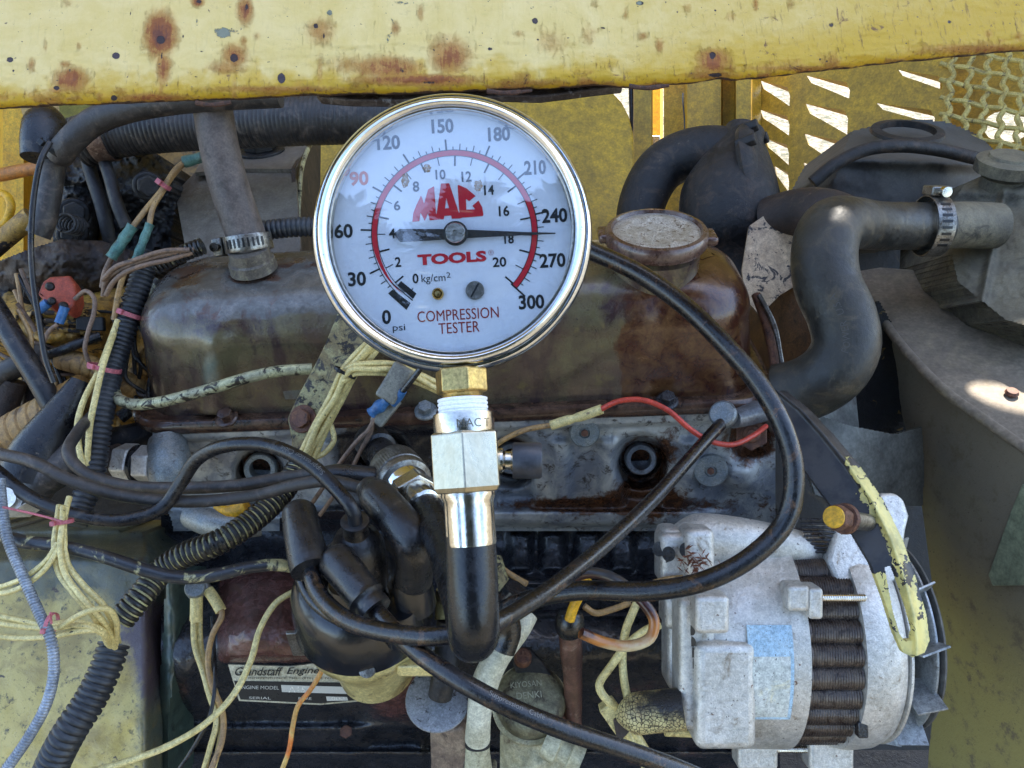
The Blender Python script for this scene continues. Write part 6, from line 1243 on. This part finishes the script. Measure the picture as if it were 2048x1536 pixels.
# ================================================================== left side clutter
gbx = mk('grey_box', C(112, 104, 92), C(92, 84, 78), C(66, 56, 48), s=24, rough=(.5, .72), bump=.0004, bs=320, th3=(.5, .68), dust=(C(128, 116, 98), .4), speck=(C(44, 38, 34), 200, .73))
GB = thing('heat_shield_box', 'dusty grey-brown sheet box standing behind the breather hose', 'heat shield', P(480, 480, .60))
f1 = plane3((360, 350, .62), (600, 350, .60), (380, 470, .58))
mesh('front_face', plate([(350, 385), (390, 345), (470, 335), (590, 336), (600, 480), (600, 560), (378, 560), (368, 480)], f1, .003), gbx, GB, smooth=False)
mesh('top_face', plate([(390, 345), (410, 300), (430, 268), (630, 262), (610, 300), (590, 338), (470, 337)], plane3((400, 342, .61), (590, 338, .60), (500, 265, .70)), .003), gbx, GB, smooth=False)
mesh('side_face', plate([(590, 337), (628, 264), (642, 262), (640, 420), (628, 560), (600, 560)], plane3((590, 337, .60), (640, 262, .72), (610, 500, .60)), .003), MT['darkbrown'], GB, smooth=False)
mesh('side_bead', tube([(634, 262, .69), (604, 335, .61), (598, 400, .595), (594, 470, .59)], 9, 8), MT['tubepaint'], GB)
o = P(520, 288, .64); mesh('box_nut', join(prism(6, .014, -.004, .008, o, UZ), lathe([(.019, -.008), (.019, -.004)], o, UZ, 24)), MT['dark'], GB, smooth=False, bevel=.001)
line('copper_bolt', 'small bright brass fitting beside the grey box', 'fitting', [(482, 292, .62), (500, 286, .62), (515, 282, .62)], 14, 'brass', 10)
# carburettor
CB_ = thing('carburettor', 'dark grimy carburettor casting behind the tan wires', 'carburettor', P(180, 560, .60))
mesh('main_body', relief(95, 360, 270, 560, 2.2, lambda X, Y: .60 - .02 * gauss(X, Y, 150, 420, 44, 80, 4) - .035 * gauss(X, Y, 270, 370, 60, 56, 2) + .02 * np.exp(-((X - 200) / 9) ** 2) - .015 * gauss(X, Y, 150, 345, 36, 24, 6) + (fbm(X / 24, Y / 24, 4, 61) - .5) * .02, .06, poly_mask([(100, 290), (160, 272), (280, 285), (345, 330), (350, 420), (340, 520), (300, 556), (110, 556), (98, 400)])), MT['dark'], CB_, sharp=80)
mesh('float_bowl', relief(-60, 264, 470, 620, 2.2, lambda X, Y: .535 + .04 * ((X - 100) / 190) ** 2 + .04 * ((Y - 520) / 90) ** 2 + (fbm(X / 30, Y / 30, 4, 62) - .5) * .014, .06, poly_mask([(-50, 540), (0, 520), (60, 496), (120, 478), (200, 480), (262, 500), (250, 560), (230, 590), (190, 600), (120, 606), (40, 612), (0, 600), (-50, 590)])), MT['darkbrown'], CB_, sharp=80)
for pts, w_ in (([(168, 285, .575), (180, 340, .57), (200, 400, .565), (215, 460, .565), (222, 500, .57)], 26), ([(205, 310, .56), (218, 350, .555), (235, 410, .55), (254, 456, .55)], 24)): mesh('link_rod', tube(pts, w_, 14, wob=.05), MT['dark'], CB_)
for (x, y, r, d) in ((148, 425, 22, .565), (150, 462, 18, .56), (296, 372, 22, .545), (135, 470, 14, .55), (60, 588, 14, .52)):
    o = P(x, y, d); mesh('carburettor_bolt', join(prism(6, S(r, d), 0, .006, o, CAM - o), lathe([(S(r + 8, d), -.006), (S(r + 6, d), 0)], o, CAM - o, 24)), MT['dark'], CB_, smooth=False, bevel=.0012)
mesh('spring', sweep(*(lambda W: (W, lambda i, u: .0011, 8))([P(158, 455, .545) + (R * math.cos(t * .5) + U * math.sin(t * .5)) * .0062 - F * t * .0003 for t in range(60)])), MT['dark'], CB_)
# red distributor-like cap on the carburettor
rdm_ = mk('red_bakelite', C(170, 74, 50), C(146, 60, 42), C(110, 52, 40), s=50, rough=(.45, .62), bump=.0003, th3=(.54, .7))
RC = thing('red_terminal_cap', 'orange-red plastic cap with dark screws at far left', 'terminal cap', P(115, 620, .50))
mesh('cap_plate', plate([(85, 562), (98, 552), (140, 549), (150, 566), (152, 590), (145, 612), (132, 618), (122, 612), (112, 604), (104, 612), (84, 598), (74, 586), (80, 574)], plane3((85, 562, .50), (150, 560, .50), (100, 612, .49)), .012), rdm_, RC, bevel=.003, bseg=3)
for (x, y, r) in ((100, 573, 9), (104, 602, 8), (127, 612, 9)): mesh('cap_screw', lathe([(S(r, .49), -.002), (S(r, .49), .002), (S(r * .6, .49), .004), (.0001, .0042)], P(x, y, .488), CAM - P(x, y, .488), 20), MT['dark'], RC)
line('blue_sleeve', 'blue crimp sleeve under the red cap, left one', 'wire sleeve', [(96, 606, .488), (88, 612, .488), (78, 620, .488)], 20, blue, 12)
line('blue_sleeve', 'blue-green crimp sleeve hanging below the red cap', 'wire sleeve', [(130, 614, .485), (124, 630, .485), (118, 646, .485)], 18, blue, 12)
line('control_wire', 'brown wire looping right from the red cap', 'wire', [(150, 598, .49), (172, 582, .487), (188, 596, .486), (188, 625, .486), (176, 665, .486), (170, 700, .487), (180, 730, .49)], 9, 'wire_brown', 8)
line('control_wire', 'brown wire dropping from the blue-green sleeve', 'wire', [(116, 648, .485), (100, 660, .485), (88, 682, .485), (84, 720, .486), (90, 760, .487), (112, 805, .49)], 9, 'wire_brown', 8)
line('control_wire', 'grey wire slanting across the yellow housing', 'wire', [(36, 620, .49), (50, 645, .488), (62, 675, .487), (62, 700, .487), (58, 740, .487), (70, 775, .487), (95, 812, .49)], 9, 'wire_tan', 8)
line('throttle_rod', 'thin dark rod running left from the upper corrugated tube', 'rod', [(142, 620, .52), (190, 622, .52), (240, 626, .52)], 6, 'dark', 8)
# yellow machinery housing lower left
YH = thing('yellow_pump_housing', 'chipped yellow cast housing under the carburettor at far left', 'housing', P(100, 800, .60))
mych = mk('chipped_yellow', C(188, 146, 66), C(150, 116, 62), C(100, 76, 48), s=34, rough=(.4, .62), bump=.0008, bs=220, th3=(.50, .62), chip=(C(46, 38, 34), 44, .54))
mesh('housing_casting', relief(-80, 300, 560, 860, 4, lambda X, Y: .56 - .05 * gauss(X, Y, 80, 650, 150, 46, 4) + .06 * sstep(600, 520, Y) - .02 * gauss(X, Y, 100, 690, 50, 30, 3) + (fbm(X / 34, Y / 34, 4, 71) - .5) * .03, .08), mych, YH, sharp=80)
mesh('filter_can', relief(195, 320, 420, 660, 4, lambda X, Y: .60 + .03 * ((X - 225) / 40) ** 2 + (fbm(X / 30, Y / 30, 3, 72) - .5) * .006, .05), mk('tan_yellow', C(196, 150, 50), C(176, 136, 56), C(130, 96, 46), s=24, rough=(.4, .6), bump=.0003, th3=(.6, .72)), YH)
for i in range(3): mesh('rib', tube([(90, 625 + i * 16, .505), (150, 628 + i * 17, .505), (205, 640 + i * 18, .51)], 10, 8), mych, YH)
mesh('bracket_plate', plate([(150, 632), (206, 634), (208, 662), (150, 660)], plane3((150, 632, .50), (206, 634, .50), (150, 660, .50)), .004), MT['dark'], YH, bevel=.001)
# pipes lower left
line('black_hose_left', 'straight black hose slanting across the far left', 'hose', [(-40, 570, .49), (0, 632, .485), (40, 700, .48), (80, 765, .478), (120, 840, .48)], 42, 'rubber', 24)
wr = mk('wrap_tape', C(166, 128, 72), C(140, 108, 66), C(92, 72, 52), s=40, rough=(.5, .7), bump=.0003, th3=(.5, .68))
def wrapped(pts, w_, pitch): 
    W = [P(*q) for q in pts]; dm = pts[0][2]; r = w_ / 2 * dm / FPX; res, L = spline(W, S(pitch, dm) / 6)
    return sweep(res, lambda i, u: r * (1 - .045 * ((i % 6) == 0) + .01 * ((i % 6) / 6)), 24)
mesh('lagged_pipe', wrapped([(-60, 925, .50), (0, 890, .495), (50, 862, .492), (110, 830, .49), (180, 790, .49)], 92, 24), wr, label='thick tan tape-wrapped pipe below the black hose', cat='pipe', sharp=20)
mesh('lagged_pipe', wrapped([(120, 715, .50), (170, 730, .50), (230, 755, .505), (300, 790, .52)], 46, 18), wr, label='thinner tape-wrapped pipe running behind the corrugated tube', cat='pipe', sharp=20)
line('brown_pipe', 'rusty brown pipe behind the left wires, vertical one', 'pipe', [(70, 760, .52), (66, 800, .52), (62, 850, .525)], 40, 'darkbrown', 20)
line('brown_pipe', 'dusty grey-brown elbow pipe at the left edge', 'pipe', [(-30, 790, .50), (10, 745, .50), (45, 728, .50), (100, 700, .505)], 44, 'rubber_dusty', 20, wob=.04)
line('brown_pipe', 'wide dark brown hose dropping at the left edge', 'pipe', [(24, 760, .505), (10, 800, .505), (-4, 850, .505), (-20, 900, .505)], 56, 'darkbrown', 20)
line('short_black_hose', 'short black hose stub crossing under the brown wires', 'hose', [(90, 712, .495), (120, 702, .493), (150, 690, .493), (200, 672, .50)], 20, 'rubber', 16)
line('steering_boot', 'flared matt black rubber boot pointing up at left', 'rubber boot', [(160, 760, .475), (140, 800, .472), (110, 850, .468), (78, 905, .465), (62, 950, .465)], 112, 'rubber', 32, rf=lambda u: .3 + .8 * u ** .9)
line('lower_arm', 'dusty grey cast arm below the black rubber boot', 'cast arm', [(170, 905, .47), (130, 930, .465), (80, 965, .46), (60, 1005, .46)], 76, 'rubber_dusty', 20, rf=lambda u: 1.1 - .3 * u)
line('dark_pipe', 'dark pipe behind the corrugated tube left of the head', 'pipe', [(330, 850, .53), (290, 870, .525), (230, 885, .52), (190, 900, .52)], 60, 'dark', 24)
line('dark_pipe', 'thin black pipe passing under the valve cover corner', 'pipe', [(330, 780, .53), (290, 800, .525), (240, 835, .52)], 26, 'oilblack', 16)
wb = thing('white_bracket', 'grey-white cast bracket with a bolt at the left edge', 'bracket', P(30, 1035, .40))
mesh('bracket_body', plate([(-30, 975), (10, 968), (38, 972), (46, 1000), (40, 1012), (60, 998), (66, 985), (60, 1000), (30, 1020), (-30, 1022)], plane3((-30, 975, .40), (40, 972, .395), (0, 1020, .39)), .010), MT['casting'], wb, bevel=.0015)
mesh('bracket_bolt', lathe([(.0055, 0), (.006, .001), (.0055, .003), (.003, .0034), (.0001, .0034)], P(6, 996, .388), CAM - P(6, 996, .388), 24), MT['nickel_bright'], wb)
line('sender_plug', 'yellow plastic plug tip under the crossing leads', 'plug', [(430, 1012, .43), (455, 1022, .428), (480, 1018, .426), (494, 1012, .426)], 34, MT['yellow_lit'], 12, rf=lambda u: .3 + .8 * u)
line('manifold_stub', 'grey casting lump behind the crossing leads', 'casting', [(385, 1030, .47), (420, 1045, .462), (470, 1052, .46), (520, 1046, .465)], 52, 'boltgrey', 20, wob=.08)
# ---- bottom-left plate
YPg = [(-80, 1040), (60, 1060), (200, 1055), (330, 1070), (338, 1200), (318, 1330), (308, 1430), (306, 1640), (-80, 1640)]
def ypd(X, Y): return .50 - .03 * sstep(1100, 1500, Y) + .03 * sstep(285, 335, X) + .04 * sstep(1130, 1060, Y) + (fbm(X / 90, Y / 90, 3, 81) - .5) * .006
g = relief(-80, 345, 1030, 1640, 5, ypd, .05, poly_mask(YPg)); px, py = proj(g[0])
nn = fbm(px / 70, py / 70, 4, 83)
yl = np.clip(.75 * sstep(1090, 1250, py) * sstep(330, 150, px + (nn - .5) * 160) + .5 * sstep(1250, 1420, py) * sstep(330, 240, px) + (nn - .5) * .8, 0, 1); pur = np.clip(gauss(px, py, 270, 1260, 50, 90) + .5 * sstep(220, 300, px) * sstep(1180, 1240, py) * sstep(1480, 1400, py), 0, 1)
def m_plate():
    k = N('bell_plate'); A = lambda n: (lambda x: (setattr(x, 'attribute_name', n), x.outputs['Fac'])[1])(k.n('ShaderNodeAttribute')); v = k.map(); n1 = k.noise(v, 30, 7, .7, .5); n2 = k.noise(v, 150, 7, .75); n3 = k.noise(v, 600, 4, .7)
    base = k.mix(k.rng(n1, .36, .64), C(66, 72, 66), C(98, 96, 70)); base = k.mix(k.rng(k.math('ADD', A('pur'), k.math('MULTIPLY', k.math('SUBTRACT', n1, .5), 1)), .3, .7), base, C(80, 68, 72))
    ym = k.rng(k.math('ADD', A('yl'), k.math('MULTIPLY', k.math('SUBTRACT', n2, .5), .9)), .28, .62); col = k.mix(ym, base, k.mix(k.rng(n1, .4, .64), C(190, 170, 98), C(152, 132, 74)))
    col = k.mix(k.rng(n2, .54, .66), col, C(98, 90, 62)); sp = k.noise(k.map(loc=(3, 3, 3)), 110, 4, .6); col = k.mix(k.rng(sp, .66, .72), col, C(74, 60, 48)); col = k.mix(k.math('MULTIPLY', k.rng(n3, .6, .7), .5), col, C(60, 54, 44))
    k.l(col, k.b.inputs[0]); k.l(k.rng(n2, .3, .7, .25, .5), k.b.inputs['Roughness']); k.b.inputs['Coat Weight'].default_value = .25; k.l(k.bump(k.math('ADD', n2, n3), .0003), k.b.inputs['Normal']); return k.m
mesh('bell_housing', g, m_plate(), label='large stained plate, green-grey fading to yellow, in the bottom left corner', cat='housing', attrs=dict(yl=yl, pur=pur), sharp=80)
mesh('green_edge_strip', relief(312, 372, 1150, 1640, 4, lambda X, Y: .49 + .012 * ((X - 340) / 26) ** 2 + (fbm(X / 30, Y / 40, 3, 85) - .5) * .005, .04, poly_mask([(330, 1160), (368, 1160), (366, 1250), (352, 1330), (340, 1430), (335, 1630), (312, 1630), (314, 1420), (322, 1300)])), mk('dark_green', C(44, 60, 54), C(58, 70, 60), C(34, 40, 38), s=24, rough=(.3, .5), bump=.0003, coat=.2), label='narrow dark green casting edge between stained plate and block', cat='casting')
# yellow frame at far left
FR = thing('left_frame', 'yellow frame post in a sunlit paint tone and tan gusset in the top left corner', 'frame', P(20, 400, .9))
strip([-120, 8, 14, 46, 52], [.90, .88, .86, .86, .92], 100, 700, MT['yellow_lit'], FR, 'frame_post', .006) if False else strip([6, 12, 44, 60], [.90, .86, .86, .92], 100, 640, MT['yellow_lit'], FR, 'frame_post', .006)
mesh('gusset', plate([(20, 150), (120, 150), (150, 215), (100, 260), (80, 330), (60, 300), (46, 262), (52, 250)], plane3((20, 200, .78), (120, 200, .78), (60, 320, .76)), .004), mk('tan_gusset', C(196, 160, 96), C(172, 138, 80), C(120, 96, 60), s=24, rough=(.4, .6)), FR, smooth=False)
mesh('cross_bar', tube([(-60, 355, .70), (0, 350, .70), (50, 340, .70), (90, 334, .70)], 26, 14), MT['wire_orange'] if False else mk('orange_paint', C(190, 120, 48), C(170, 110, 56), C(110, 76, 48), s=40, rough=(.4, .6), bump=.0003), FR)
mesh('curved_tab', tube([(-20, 385, .66), (14, 392, .65), (22, 415, .645), (10, 445, .645), (-20, 455, .65)], 16, 12), MT['yellow_lit'], FR)
mesh('lower_bar', tube([(-40, 520, .60), (0, 485, .60), (30, 460, .60), (64, 432, .60)], 40, 14), mych, FR)
bp2 = plane3((150, 300, .80), (640, 300, .80), (200, 460, .80))
mesh('rear_left_panel', plate([(90, -60), (700, -60), (700, 640), (60, 640), (60, 500), (90, 420)], bp2, .004), mk('panel_ochre', C(150, 112, 52), C(126, 96, 50), C(70, 54, 36), s=16, rough=(.45, .62), bump=.0003, th3=(.52, .66), chip=(C(60, 44, 32), 22, .62)), label='ochre yellow rear panel with peeling black patches behind the carburettor', cat='body panel', smooth=False)
mesh('olive_tank', plate([(108, 150), (150, 150), (215, 160), (215, 250), (160, 262), (120, 250)], plane3((108, 200, .74), (215, 200, .74), (120, 260, .72)), .03), mk('olive', C(118, 108, 44), C(96, 90, 40), s=22, rough=(.4, .6)), label='olive yellow tank corner between black cap and hose', cat='tank', bevel=.004)
# ================================================================== setting around the bay
mesh('engine_bay_floor', box((0, .45, .72), Vector((1.1, 0, 0)), Vector((0, .50, 0)), Vector((0, 0, .01))), MT['dark'], kind='structure', label='dark oily floor of the engine bay', smooth=False)
def wallbox(x0, x1, y0, y1, z0, z1): return box(((x0 + x1) / 2, (y0 + y1) / 2, (z0 + z1) / 2), Vector(((x1 - x0) / 2, 0, 0)), Vector((0, (y1 - y0) / 2, 0)), Vector((0, 0, (z1 - z0) / 2)))
# unseen engine cover added behind the bay to shade it from the sun
HY = .985; HZ0 = 1.25; HZ1 = 2.75
ex, ey = Vector((1, 0, 0)), Vector((0, -.10, 1)).normalized()
def hood_pt(target):
    n = ex.cross(ey); A = Vector((0, HY, HZ0)); t = (A - target).dot(n) / SUN_DIR.dot(n); q = target + SUN_DIR * t - A
    return q.dot(ex), q.dot(ey)
holes = []  # openings aimed to cast the sun patches on shroud and hose
for (tx, ty, td, a, b, ang) in ((2020, 796, None, .034, .011, 38), (1692, 418, .48, .008, .004, 0)):
    tgt = on_plane(pt, tx, ty) if td is None else P(tx, ty, td)
    hx_, hy_ = hood_pt(tgt); c, s = math.cos(rad(ang)), math.sin(rad(ang))
    holes.append([(hx_ + a * math.cos(t) * c - b * math.sin(t) * s, hy_ + a * math.cos(t) * s + b * math.sin(t) * c) for t in np.linspace(0, 2 * math.pi, 24)[:-1]])
outl = [(-1.3, 0), (1.6, 0), (1.6, 1.6), (-1.3, 1.6)]
vs = []; es = []
for lp_ in [outl] + holes:
    s = len(vs); vs += [Vector(q) for q in lp_]; es += [(s + i, s + (i + 1) % len(lp_)) for i in range(len(lp_))]
ov, oe, of, _a, _b, _c = delaunay_2d_cdt(vs, es, [], 0, 1e-7)
def ins(p, lp_):
    x, y = p; r = False
    for i in range(len(lp_)):
        x1, y1 = lp_[i]; x2, y2 = lp_[i - 1]
        if (y1 > y) != (y2 > y) and x < (x2 - x1) * (y - y1) / (y2 - y1) + x1: r = not r
    return r
tri = [tuple(f) for f in of if not any(ins((sum(ov[i][0] for i in f) / 3, sum(ov[i][1] for i in f) / 3), h) for h in holes)]
mesh('added_shade_cover', ([Vector((0, HY, HZ0)) + ex * q[0] + ey * q[1] for q in ov], tri), MT['yellow'], label='yellow engine cover added out of the frame to shade the bay, with holes for sun patches', cat='engine cover', smooth=False, solid=.002)
mesh('rear_bay_wall', wallbox(-1.3, .06, .97, .975, .7, 1.25), MT['yellow'], kind='structure', label='yellow rear wall of the engine bay', smooth=False)
# made-up trees behind the viewer, there only for their reflections
# added conifers: break the sky in the gauge glass and chrome
ndl = mk('needles', C(44, 56, 32), C(32, 44, 26), s=2, rough=(.5, .7), bump=0)
for ti, (tx, ty, th_, lab) in enumerate(((-1.35, -4.1, 6.3, 'dark conifer added for reflections behind the viewer, leftmost of four, out of the frame'), (-.35, -4.6, 7.0, 'tallest dark conifer added for reflections behind the viewer, out of the frame'), (.6, -4.2, 6.6, 'dark conifer added for reflections behind the viewer, third from the left, out of the frame'), (1.6, -4.3, 6.3, 'dark conifer added for reflections behind the viewer, rightmost of four, out of the frame'))):
    TR = thing('reflection_conifer', lab, 'tree', (tx, ty, 0), 'conifers added for reflections')
    mesh('trunk', lathe([(.16, 0), (.13, 2), (.05, th_ - .4)], (tx, ty, 0), (0, 0, 1), 12), MT['darkbrown'], TR)
    rnd = random.Random(5 + ti); V = []; Fc = []
    for i in range(5200):
        h = rnd.uniform(.8, th_); rmax = (1.1 * (1 - (h - .8) / (th_ - .6)) ** .42 + .08) * (.8 + .3 * math.sin(h * 9 + ti)); a = rnd.uniform(0, 6.283); r = rmax * math.sqrt(rnd.random()); c = Vector((tx + r * math.cos(a), ty + r * math.sin(a), h - r * .25))
        d1 = Vector((math.cos(a) + rnd.uniform(-.6, .6), math.sin(a) + rnd.uniform(-.6, .6), rnd.uniform(-.6, .3))).normalized() * .14; d2 = d1.cross(Vector((rnd.uniform(-1, 1), rnd.uniform(-1, 1), 1))).normalized() * .045
        n = len(V); V += [c - d1, c + d2, c + d1, c - d2]; Fc.append((n, n + 1, n + 2, n + 3))
    mesh('crown', (V, Fc), ndl, TR, smooth=False)
# ================================================================== ground far below
gm = mk('ground_dirt', C(92, 84, 68), C(58, 62, 40), C(140, 128, 108), s=14, rough=(.8, .95), bump=.01, bs=30, th3=(.45, .6))
k_ = 60; n_ = 60
gv = np.array([(x, y, 0) for y in np.linspace(-k_, k_, n_) for x in np.linspace(-k_, k_, n_)]); gi = np.arange(n_ * n_).reshape(n_, n_)
gv[:, 2] = (fbm(gv[:, 0] / 3, gv[:, 1] / 3, 3, 4) - .5) * .12
mesh('ground', (gv, np.stack([gi[:-1, :-1], gi[:-1, 1:], gi[1:, 1:], gi[1:, :-1]], -1).reshape(-1, 4)), gm, kind='structure', label='sunlit dirt and dry grass seen through the slots')
